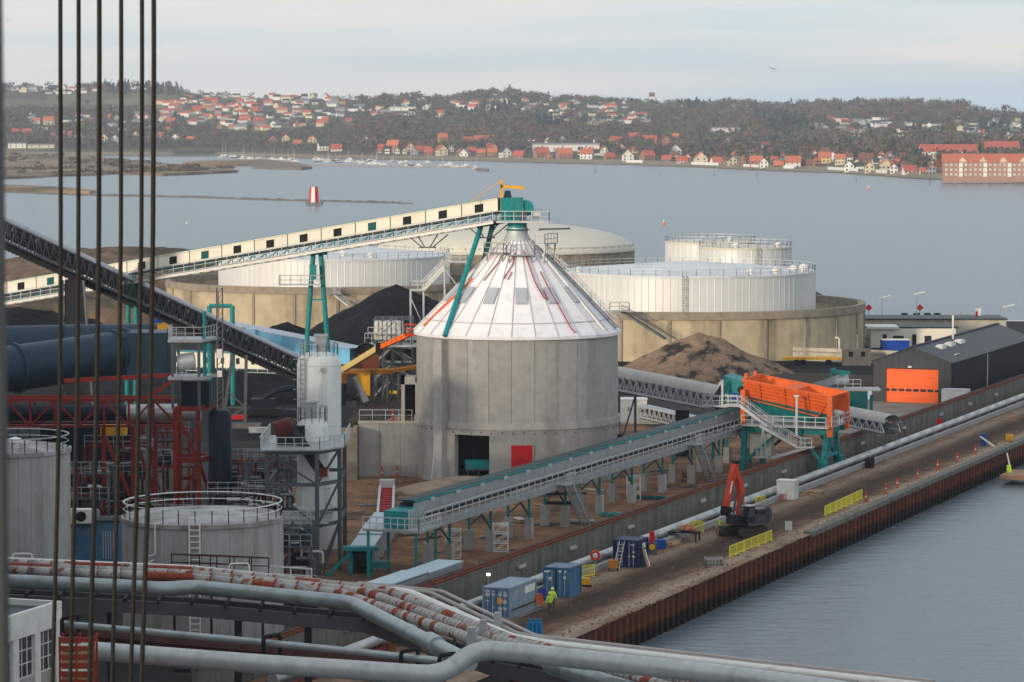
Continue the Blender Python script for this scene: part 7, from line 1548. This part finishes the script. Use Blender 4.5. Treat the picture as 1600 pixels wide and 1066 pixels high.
# barriers
def barrier(label, group):
    t = thing('barrier', (0, 0, 0), label, 'barrier', group); m = MB(); W, Hb = 2.0, 1.1
    m.tube((-W / 2, 0, .12), (-W / 2, 0, Hb), .05, 6).tube((W / 2, 0, .12), (W / 2, 0, Hb), .035, 6).tube((-W / 2, 0, Hb), (W / 2, 0, Hb), .035, 6).tube((-W / 2, 0, .2), (W / 2, 0, .2), .035, 6); m.build('frame', yel_b, t, local=True)
    m = MB()
    for k in range(13): m.box((-W / 2 + .15 + k * .142, 0, .65), (.05, .02, .9))
    m.build('infill', M('barrier_mesh', (.6, .52, .05), .6, var=.1) if 'barrier_mesh' not in MATS else MATS['barrier_mesh'], t, local=True)
    for x in (-.7, .7): MB().box((x, 0, .06), (.08, .6, .06)).box((x, 0, .14), (.06, .06, .14)).build('foot', yel_b, t, local=True)
    return t
rowA = [P(1140, 872), P(1206, 846)]; rowB = [P(1288, 808), P(1347, 781)]
bproto = barrier('', 'yellow pedestrian barriers on the quay'); first = True
def put_bar(loc, rz, lab):
    global first
    if first: bproto.location = loc; bproto.rotation_euler = (0, 0, rz); bproto['label'] = lab; first = False
    else: dup(bproto, loc, rz, lab)
for row, n, where in ((rowA, 6, 'in the row before the excavator'), (rowB, 7, 'in the farther row near the sheet pile edge')):
    d = row[1] - row[0]; rz = math.atan2(d.y, d.x)
    for k in range(n): put_bar(row[0].lerp(row[1], (k + .5) / n), rz + rnd.uniform(-.03, .03), 'yellow barrier %s, %s from the left' % (where, ORD(k + 1)))
    bproto_len = d.length / n
for o in [o for o in col.objects if o.name.startswith('barrier')]: o.scale = ((rowA[1] - rowA[0]).length / 6 / 2.03, 1, 1)
put_bar(P(917, 903), QR - .35, 'yellow barrier standing right behind the short blue container')
put_bar(P(1082, 832), QR - .7, 'yellow barrier in a pair left of the excavator, left one')
put_bar(P(1088, 834), QR - .5, 'yellow barrier in a pair left of the excavator, right one')
put_bar(P(1188, 792), QR - .2, 'single yellow barrier behind the excavator boom')
# marker posts on the quay edge
for k, (px, py) in enumerate(((1353, 785), (1384, 772), (1402, 763), (1434, 749), (1465, 734), (1496, 722), (1524, 710))):
    post_block(P(px, py), 'red and white marker post by the sheet pile edge, %s from the left' % ORD(k + 1), 1.05, g='marker posts along the quay edge')
# white cabin, bin, pallets
p = P(1240, 782); t = thing('white_kiosk', p, 'small white kiosk box standing on the dirt quay', 'kiosk', rz=QR); MB().box((.7, .9, 1.05), (1.5, 2.0, 2.0)).build('wall', white_p, t, local=True); MB().box((.7, .9, 2.08), (1.6, 2.1, .08)).build('roof', white_p, t, local=True)
for x in (-.02, .35, .7, 1.05, 1.4): MB().box((x, -.12, 1.05), (.05, .04, 1.9)).build('seam', galv_l, t, local=True)
p = P(1224, 784); t = thing('fence_panel', p, 'red mesh crate leaning at the corner of the white kiosk', 'crate'); m = MB()
for k in range(5): m.beam(p + V((-.35 + k * .17, 0, 0)), p + V((-.35 + k * .17, 0, .8)), .05).beam(p + V((-.35, 0, k * .2)), p + V((.35, 0, k * .2)), .05)
m.build('mesh', red_p, t)
p = P(1359, 732); t = thing('bin', p, 'black round bin on the dirt right of the hopper', 'bin'); MB().lathe(p, [(.5, 0), (.58, 1.15), (.62, 1.2), (.5, 1.2), (.48, .3), (.02, .3)], 16).build('body', black, t)
def pile(label, px, py, n, mt, sx, sy, h, name='timber_stack', seed=1):
    p = P(px, py); t = thing(name, p, label, 'stack', rz=QR); r2 = random.Random(seed)
    for k in range(n): MB().box((r2.uniform(-.3, .3) * sx, (k % 4 - 1.5) * sy / 4, .1 + (k // 4) * h), (sx * r2.uniform(.7, 1), sy / 5, h * .8), rz=r2.uniform(-.06, .06)).build('board', mt, t, local=True)
pile('low stack of timber boards right of the white kiosk', 1272, 772, 8, wood, 3.6, 1.8, .16)
pile('timber boards stacked behind the navy container', 1050, 852, 8, wood, 3.0, 1.5, .14, seed=4)
p = P(1067, 846); t = thing('work_bench', p, 'black steel work bench loaded with copper coloured parts', 'bench', rz=QR); MB().box((0, 0, .95), (1.4, 3.2, .12)).build('top', black, t, local=True)
for x in (-.6, .6):
    for y in (-1.5, 1.5): MB().box((x, y, .45), (.12, .12, .9)).build('leg', black, t, local=True)
r2 = random.Random(2)
for k in range(14): MB().box((r2.uniform(-.5, .5), r2.uniform(-1.4, .2), 1.15 + .16 * (k % 3)), (.35, .5, .2), rz=r2.uniform(0, 3)).build('loose_part', M('copper_scrap', (.5, .2, .1), .5, var=.4, scale=4) if 'copper_scrap' not in MATS else MATS['copper_scrap'], t, local=True)
p = P(1031, 858); t = thing('blue_tub', p, 'bright blue tub on the ground beside the navy container', 'tub'); MB().box(p + V((0, 0, .45)), (1.1, .8, .8)).build('body', blue_p, t); MB().box(p + V((0, 0, .88)), (1.2, .9, .06)).build('rim', blue_p, t)
p = P(1019, 868); t = thing('gas_cage', p, 'grey bin with a coloured round sign beside the navy container', 'bin'); MB().box(p + V((0, .4, .6)), (.9, .8, 1.2)).build('body', steel_g, t); MB().tube(p + V((0, -.02, .8)), p + V((0, -.06, .8)), .28, 12).build('sign', yellow, t); MB().box(p + V((0, .5, 1.7)), (.5, .4, 1.0)).build('red_box', red_p, t)
p = P(958, 893); t = thing('generator', p, 'small brown and orange generator before the navy container', 'generator'); MB().box(p + V((0, 0, .7)), (.9, .7, .7)).build('body', M('gen_orange', (.45, .16, .03), .6), t)
for x in (-.4, .4): MB().box(p + V((x, 0, .2)), (.1, .6, .4)).build('leg', black, t)
p = P(915, 917); t = thing('compactor', p, 'yellow plate compactor behind the short blue container', 'machine'); MB().box(p + V((0, 0, .5)), (.8, .7, .6)).build('body', yellow, t); MB().box(p + V((0, 0, .12)), (1.0, .8, .2)).build('plate', black, t); MB().beam(p + V((.2, 0, .7)), p + V((.7, .3, 1.3)), .06).build('handle', yellow, t)
p = P(1126, 883); p = P(1115, 884); t = thing('wire_basket', p, 'low grey wire basket of stones on the pale verge', 'basket'); MB().box(p + V((0, 0, .3)), (1.5, 1.0, .5)).build('load', stone_m, t); MB().rail([p + V((dx, dy, 0)) for dx, dy in ((-.8, -.55), (.8, -.55), (.8, .55), (-.8, .55))], closed=True, h=.7, step=.3, r=.02).build('wire', galv_l, t)
p = P(1232, 834); t = thing('sign_board', p, 'small grey sign board standing near the quay edge', 'sign'); MB().box(p + V((0, 0, .8)), (.7, .06, .9)).build('board', galv_l, t); MB().tube(p, p + V((0, .06, .5)), .04, 6).build('post', galv, t)
t = thing('lifebuoy', Q(*uv(P(931, 878)), 1.2), 'red lifebuoy hanging beside the silver pipe near the short container', 'lifebuoy'); c = P(930, 868, 1.6); MB().path([c + V((.34 * math.cos(a), 0, .38 * math.sin(a))) for a in [k * math.pi / 8 for k in range(17)]], .13, 8).build('ring', red_ex, t); MB().tube(V((c.x, c.y, 0)), c, .05, 6).build('post', galv, t)
t = thing('lifebuoy', P(1468, 668), 'red lifebuoy post beside the silver pipe near the shed', 'lifebuoy'); c = P(1468, 660, 1.4); MB().box(c, (.7, .2, .9)).build('case', red_p, t); MB().beam(V((c.x, c.y, 0)), c, .1).build('post', red_st, t)
# blue gas bottles
p0 = P(835, 998); 
for k, (dx, dy) in enumerate(((-.45, -.3), (-.15, -.38), (.18, -.36), (.48, -.26), (-.3, .05), (.05, .05), (.36, .08))):
    p = p0 + V((dx, dy, 0)); o = MB().lathe(p, [(.14, 0), (.145, 1.25), (.1, 1.38), (.05, 1.42), (.05, 1.5), (.09, 1.52), (.09, 1.6), (.02, 1.62)], 12).build('gas_bottle', M('bottle_blue', (.01, .16, .36), .4) if k == 0 else MATS['bottle_blue'], smooth=True); tag(o, 'upright blue gas bottle near the grey-blue container, %s of seven from the left' % ORD([1, 3, 5, 7, 2, 4, 6][k]), 'gas bottle', 'cluster of blue gas bottles')
p = P(850, 966 - 18); t = thing('blue_tarp', P(851, 940), 'crumpled dark blue tarpaulin behind the two workers', 'tarpaulin'); heap('tarp_bundle', 'crumpled deep blue tarpaulin bundle between the two blue containers', 'tarpaulin', M('tarp', (.01, .02, .16), .6), P(849, 938), .8, .8, 1.0, n=14, seed=5, pw=.4, rough=.3); bpy.data.objects.remove(t)
p = P(841, 951); t = thing('orange_drum', p, 'orange round shield at the far corner of the grey-blue container', 'drum'); MB().tube(p + V((0, 0, .7)), p + V((.12, -.08, .7)), .6, 16).build('disc', M('disc_orange', (.55, .1, .03), .6), t); MB().box(p + V((.1, 0, .1)), (.4, .5, .2)).build('foot', steel_d, t)
# wooden stakes and stones on the quay
tag(MB().beam(P(1111, 812, 0), P(1127, 848, .02) + V((0, 0, .1)), .16).build('rusty_beam', rust), 'rusty steel beam lying slanted on the dirt beside the excavator', 'beam')
t = thing('blue_barrel', P(1537, 697), 'blue barrel and white tube on the quay edge at the far right', 'barrel'); p = P(1537, 697); MB().lathe(p, [(.35, 0), (.36, 1.5), (.02, 1.55)], 12).build('barrel', blue_p, t); MB().tube(p + V((-.5, -.4, 1.2)), p + V((1.1, -1.4, .1)), .12, 8).build('tube', white_p, t)
p = P(1577, 690); t = thing('yellow_pump', p, 'small yellow pump on the quay edge at the far right', 'machine'); MB().box(p + V((0, 0, .5)), (.9, .7, .8)).build('body', yellow, t); MB().box(p + V((0, 0, .06)), (1.1, .9, .12)).build('skid', black, t)
bg_ = thing('work_raft', P(1590, 741, -1.9), 'flat brown work raft floating beside the sheet piles at the right edge', 'raft'); c = P(1592, 742, -1.9); MB().box(c, (6.5, 3.2, .5), rz=QR).build('deck', wood, bg_); MB().tube(c + V((-.9, 0, .2)), c + V((-1.4, .3, 2.6)), .08, 6).build('pole', white_p, bg_); MB().box(c + V((-1.2, 0, .7)), (.5, .4, .9)).build('worker_box', hivis, bg_)
def lump(m, p, s_, r2):
    vs = [V((r2.uniform(.7, 1.2) * s_ * x, r2.uniform(.7, 1.2) * s_ * y, r2.uniform(.5, .9) * s_ * z)) + p for x, y, z in ((1, 0, 0), (-1, 0, 0), (0, 1, 0), (0, -1, 0), (0, 0, 1), (0, 0, -.5), (.6, .6, .5), (-.6, -.6, .5))]
    m.add(vs, [(0, 6, 4), (6, 2, 4), (2, 1, 4), (1, 7, 4), (7, 3, 4), (3, 0, 4), (0, 2, 6), (1, 3, 7), (0, 3, 5), (3, 1, 5), (1, 2, 5), (2, 0, 5)])
r2 = random.Random(8); m = MB()
for k in range(420):
    u_ = r2.uniform(225, 400); v_ = -r2.random() ** 2 * 3.5 - .8 if r2.random() < .7 else r2.uniform(-10, -1); s_ = r2.uniform(.05, .16); lump(m, Q(u_, v_, .08 + s_ * .2), s_, r2)
o = m.build('scattered_stones', stone_m, kind='stuff')
r2 = random.Random(18); m = MB()
for k in range(500):
    u_ = r2.uniform(240, 380); v_ = r2.uniform(-62, -17); s_ = r2.uniform(.06, .24); lump(m, Q(u_, v_, .2 + s_ * .2), s_, r2)
o = m.build('scattered_rubble', MATS['rubble'], kind='stuff')

# pallets, bar bundles and sheets left about the site
SP = sorted([(640, 835), (668, 842), (700, 800), (745, 795), (770, 838), (812, 815), (840, 790), (870, 800), (930, 770), (1000, 745), (1040, 735), (590, 790), (560, 800), (655, 775)])
for k, (px, py) in enumerate(SP):
    p = P(px, py, .12); rz = rnd.uniform(0, 3)
    if k % 3 == 0:
        t = thing('pallet', p, 'weathered wooden pallet on the site dirt, %s loose item from the left' % ORD(k + 1), 'pallet', rz=rz)
        for j in range(6): MB().box((-.5 + j * .2, 0, .13), (.13, 1.0, .025)).build('slat', wood, t, local=True)
        for y in (-.45, 0, .45): MB().box((0, y, .06), (1.15, .09, .1)).build('bearer', wood, t, local=True)
    elif k % 3 == 1:
        t = thing('bar_bundle', p, 'bundle of long steel bars on the site dirt, %s loose item from the left' % ORD(k + 1), 'steel bars', rz=rz * .3)
        for j in range(5): MB().tube((-2.2 + .1 * j, -.16 + j * .08, .06 + .07 * (j % 2)), (2.0 - .07 * j, -.16 + j * .08, .06 + .07 * (j % 2)), .045, 6).build('bar', [rust, steel_g, galv][k % 2 + j % 2], t, local=True)
    else:
        t = thing('board_stack', p, 'small stack of shuttering boards on the site dirt, %s loose item from the left' % ORD(k + 1), 'boards', rz=rz)
        for j in range(5): MB().box((rnd.uniform(-.15, .15), rnd.uniform(-.1, .1), .05 + j * .07), (2.2, .9, .06), rz=rnd.uniform(-.1, .1)).build('board', wood if j % 2 else conc_pale, t, local=True)
# ------------------------------------------------------------------ excavator (local: +x is the digging direction)
ex0 = P(1161, 838); exa = rad(230)
ex = thing('excavator', ex0, 'red and black tracked excavator with raised boom on the quay', 'excavator', rz=exa)
def EB(nm, mt, *boxes, par=ex, bevel=None):
    m = MB()
    for c, s_ in boxes: m.box(c, s_)
    return m.build(nm, mt, par, local=True)
for y in (-1.15, 1.15):
    m = MB(); pts = []
    for k in range(9): a = math.pi / 2 + math.pi * k / 8; pts.append((-1.6 + .48 * math.cos(a), .5 + .46 * math.sin(a)))
    for k in range(9): a = -math.pi / 2 + math.pi * k / 8; pts.append((1.6 + .48 * math.cos(a), .5 + .46 * math.sin(a)))
    tk = m.extr([(x, y - .3, z) for x, z in pts], (0, .6, 0)).build('track', M('track_mud', (.045, .034, .027), .9, var=.4, scale=4) if 'track_mud' not in MATS else MATS['track_mud'], ex, local=True)
    for k in range(14): MB().box((-1.7 + k * .26, y, .985), (.14, .64, .06)).build('track_shoe', steel_d, tk, local=True)
EB('undercarriage', steel_d, ((0, 0, .7), (1.8, 1.8, .5)), ((0, 0, 1.05), (1.3, 1.3, .25)))
EB('body', M('excavator_dark', (.022, .022, .028), .35, var=.15, spec=.5), ((-.6, 0, 1.7), (3.2, 2.7, 1.0)), ((-1.5, 0, 2.35), (1.8, 2.66, .7)))
MB().box((-1.5, 1.345, 2.3), (1.2, .02, .4)).build('side_door', steel_d, ex, local=True)
for k in range(6): MB().box((-2.1 + k * .2, 1.36, 1.6), (.06, .02, .5)).build('grille_slat', steel_g, ex, local=True)
MB().extr([(-2.4, -1.34, 1.25), (-2.95, -1.34, 1.6), (-2.95, -1.34, 2.5), (-2.4, -1.34, 2.75)], (0, 2.68, 0)).build('counterweight', MATS['excavator_dark'], ex, local=True)
cb = MB().extr([(-.1, .45, 1.5), (1.25, .45, 1.5), (1.4, .45, 2.1), (1.0, .45, 3.1), (-.1, .45, 3.1)], (0, .95, 0)).build('cab', black, ex, local=True)
MB().extr([(.0, 1.401, 2.1), (1.25, 1.401, 2.1), (.9, 1.401, 2.98), (.0, 1.401, 2.98)], (0, .02, 0)).build('side_window', glass_d, cb, local=True); MB().extr([(1.425, .52, 2.15), (1.425, 1.33, 2.15), (1.06, 1.33, 3.0), (1.06, .52, 3.0)], (.03, 0, .01)).build('windscreen', glass_d, cb, local=True)
MB().box((.4, .92, 3.14), (1.1, .9, .08)).build('cab_roof', galv_l, cb, local=True)
EB('engine_hood', red_ex, ((-1.6, -.75, 2.58), (1.3, .9, .08)))
def boom_part(nm, pts, w_, mt):
    return MB().extr([(x, -w_ / 2, z) for x, z in pts], (0, w_, 0)).build(nm, mt, ex, local=True)
boom_part('boom', [(.3, 1.8), (.95, 1.7), (.75, 3.4), (.72, 4.3), (1.0, 5.3), (1.72, 6.6), (1.5, 6.95), (1.15, 6.85), (.45, 5.7), (.1, 4.6), (.15, 3.4)], .5, red_ex)
boom_part('stick', [(1.05, 7.25), (1.6, 7.3), (2.05, 6.5), (2.95, 3.75), (2.55, 3.55), (1.45, 6.1)], .46, red_ex)
boom_part('stick_stripe', [(2.05, 5.6), (2.25, 5.65), (2.62, 4.5), (2.42, 4.45)], .5, white_p)
MB().tube((1.15, -.4, 2.0), (.6, -.4, 4.2), .11, 8).tube((1.15, .4, 2.0), (.6, .4, 4.2), .11, 8).build('boom_cylinder', steel_g, ex, local=True); MB().tube((.3, 0, 5.6), (1.1, 0, 7.3), .13, 8).build('stick_cylinder', steel_d, ex, local=True)
boom_part('coupler', [(2.45, 3.7), (3.05, 3.85), (3.1, 3.2), (2.55, 3.1)], .54, red_ex); MB().extr([(2.5, -.45, 3.15), (3.1, -.45, 3.25), (3.2, -.45, 2.6), (2.9, -.45, 2.3), (2.45, -.45, 2.7)], (0, .9, 0)).build('bucket', black, ex, local=True)
MB().box((1.2, 0, 7.4), (.6, .5, .35)).build('hose_cluster', black, ex, local=True)
for y in (-.5, .5): MB().box((-2.93, y, 1.75), (.05, .25, .15)).build('lamp', white_p, ex, local=True)

# ------------------------------------------------------------------ people
def person(loc, rz, label, jacket, pants, helmet, arm=(0, 0), hgt=1.78):
    t = thing('person', loc, label, 'person', rz=rz)
    J = [(0, 0, .95, .14), (0, 0, 1.15, .145), (0, 0, 1.38, .16), (0, 0, 1.50, .07), (0, .02, 1.60, .095), (0, .02, 1.70, .09),
         (-.10, 0, .88, .105), (-.11, .02, .50, .075), (-.11, -.01, .10, .055), (-.12, .10, .04, .05), (.10, 0, .88, .105), (.12, .05, .50, .075), (.12, .02, .10, .055), (.13, .13, .04, .05),
         (-.22, 0, 1.40, .065), (-.28, .03 + arm[0] * .1, 1.14, .052), (-.25, .12 + arm[0] * .22, .92 + arm[0] * .25, .042), (-.24, .16 + arm[0] * .28, .86 + arm[0] * .28, .04),
         (.22, 0, 1.40, .065), (.28, .03 + arm[1] * .1, 1.14, .052), (.25, .12 + arm[1] * .22, .92 + arm[1] * .25, .042), (.24, .16 + arm[1] * .28, .86 + arm[1] * .28, .04)]
    E_ = [(0, 1), (1, 2), (2, 3), (3, 4), (4, 5), (0, 6), (6, 7), (7, 8), (8, 9), (0, 10), (10, 11), (11, 12), (12, 13), (2, 14), (14, 15), (15, 16), (16, 17), (2, 18), (18, 19), (19, 20), (20, 21)]
    k = hgt / 1.78; me = bpy.data.meshes.new('sk'); me.from_pydata([(a * k, b * k, c * k) for a, b, c, r in J], E_, []); o = bpy.data.objects.new('sk', me); col.objects.link(o)
    o.modifiers.new('s', 'SKIN'); o.modifiers.new('u', 'SUBSURF').levels = 2
    for i, sv in enumerate(me.skin_vertices[0].data): sv.radius = (J[i][3] * 1.12 * k,) * 2; sv.use_root = i == 0
    dg = bpy.context.evaluated_depsgraph_get(); body = bpy.data.meshes.new_from_object(o.evaluated_get(dg)); bpy.data.objects.remove(o)
    body.name = 'body'; body.materials.clear()
    for m_ in (pants, jacket, skin, black): body.materials.append(m_)
    for p_ in body.polygons:
        z = p_.center.z / k; x = abs(p_.center.x) / k; p_.use_smooth = True
        p_.material_index = 3 if z < .13 else 2 if z > 1.53 else 2 if (x > .2 and z < .9) else 1 if z > .92 or x > .21 else 0
    place('body', body, t)
    MB().lathe(V((0, .02 * k, 0)), [(.155 * k, 1.68 * k), (.13 * k, 1.69 * k), (.125 * k, 1.76 * k), (.08 * k, 1.83 * k), (.01, 1.85 * k)], 14).build('helmet', helmet, t, smooth=True, local=True)
    m = MB()
    for z in (1.08, 1.2): m.lathe((0, 0, 0), [(.175 * k, z * k), (.176 * k, (z + .04) * k)], 14)
    m.build('reflective_band', galv_l, t, local=True); return t
ph = P(859, 959); yl = M('helmet_yellow', (.75, .82, .1), .4)
person(ph, rad(150), 'worker in hi-vis jacket and helmet beside the blue container, nearer of two', hivis, M('brown_trousers', (.13, .08, .045), .8), yl, (.2, .1), 1.8)
person(P(863, 953), rad(200), 'worker in hi-vis jacket and helmet standing behind the other worker', hivis, cloth_d, yl, (.5, .2), 1.86)
person(P(1125, 836), rad(250), 'worker in hi-vis vest standing left of the excavator tracks', hivis, M('black_trousers', (.02, .02, .022), .8), white_p, (.1, .3), 1.8)

# ------------------------------------------------------------------ gulls
def gull(px, py, d, s_, lab, roll):
    c = D(px, py, d); t = thing('gull', c, lab, 'bird'); R = Matrix.Rotation(roll, 3, 'Y') @ Matrix.Rotation(.5, 3, 'Z')
    g = lambda x, y, z: c + R @ V((x, y, z)) * s_
    sec = [(-.5, .03, .02), (-.3, .07, .06), (0, .1, .09), (.25, .07, .07), (.38, .055, .06), (.48, .01, .01)]; vs = []
    for x, w_, h_ in sec:
        for k in range(8): a = k * math.pi / 4; vs.append(g(math.cos(a) * w_, x, math.sin(a) * h_))
    fs = [(i * 8 + k, i * 8 + (k + 1) % 8, i * 8 + 8 + (k + 1) % 8, i * 8 + 8 + k) for i in range(5) for k in range(8)]
    wings = [(0, .18), (.55, .2), (1.05, .1), (1.35, -.12)]; zz = [0.02, .3, .18, -.12]; n0 = len(vs)
    for sg_ in (-1, 1):
        for (x, yo), z in zip(wings, zz):
            ch_ = .16 * (1.15 - x / 1.5); vs += [g(sg_ * x, yo + ch_, z), g(sg_ * x, yo - ch_, z), g(sg_ * x, yo - ch_ * .2, z + .03)]
    for s2 in range(2):
        for i in range(3):
            a = n0 + s2 * 12 + i * 3
            for k in range(3): fs.append((a + k, a + (k + 1) % 3, a + 3 + (k + 1) % 3, a + 3 + k))
    MB().add(vs, fs).build('body', M('gull_grey', (.05, .05, .055), .7) if 'gull_grey' not in MATS else MATS['gull_grey'], t, smooth=True)
gull(1207, 108, 420, .55, 'dark gull in flight in the sky above the far hills', .35)
gull(12, 32, 520, .5, 'tiny gull in flight at the top left corner of the sky', -.2)

# ------------------------------------------------------------------ wire ropes and post close to the camera
RX = [(94.5, 95, 93.8, 89, 82), (123, 122.5, 121, 116, 109.5), (155.3, 154.5, 151.5, 147, 139.5), (189.5, 189, 186, 182, 175), (222, 221, 217, 213, 204), (240.5, 239, 235.5, 230, 221)]
for k, xs5 in enumerate(RX):
    pts = [D(xs5[0] + (xs5[0] - xs5[1]) * 2, -500, 24), D(xs5[0] - .3, -60, 24)] + [D(x, y, 24) for x, y in zip(xs5, (100, 366, 586, 806, 1066))] + [D(xs5[4] - 4, 1180, 24), D(xs5[4] - 16, 1500, 24)]
    tag(MB().path(pts, .0165 if k not in (2, 5) else .0185, 8).build('wire_rope', rope_m, smooth=True), 'dark hanging wire rope in the foreground, %s of six from the left' % ORD(k + 1), 'wire rope', 'six wire ropes hanging at the left')
cp_ = thing('crane_post', D(-30, 533, 6), 'blurred grey steel post at the very left picture edge', 'post'); a = D(-26, 533, 6); MB().box((-.9965, 6, CAM_H), (.08, .08, 3.4)).build('post', post_m, cp_); MB().box((-.9965, 6, CAM_H - 1.72), (.2, .2, .04)).build('base_plate', post_m, cp_)

# ------------------------------------------------------------------ air
hzm = bpy.data.materials.new('haze'); hzm.use_nodes = True; t = hzm.node_tree; t.nodes.clear()
o_ = t.nodes.new('ShaderNodeOutputMaterial'); pv = t.nodes.new('ShaderNodeVolumePrincipled'); pv.inputs['Color'].default_value = (.80, .88, 1.0, 1); pv.inputs['Density'].default_value = HAZE_D; pv.inputs['Anisotropy'].default_value = .0
t.links.new(pv.outputs[0], o_.inputs['Volume'])
if HAZE_D > 0: MB().box2((-1500, -300, -36), (1500, 5600, 118)).build('haze', hzm, kind='stuff')
for o in col.objects:
    if '_o' in o: del o['_o']
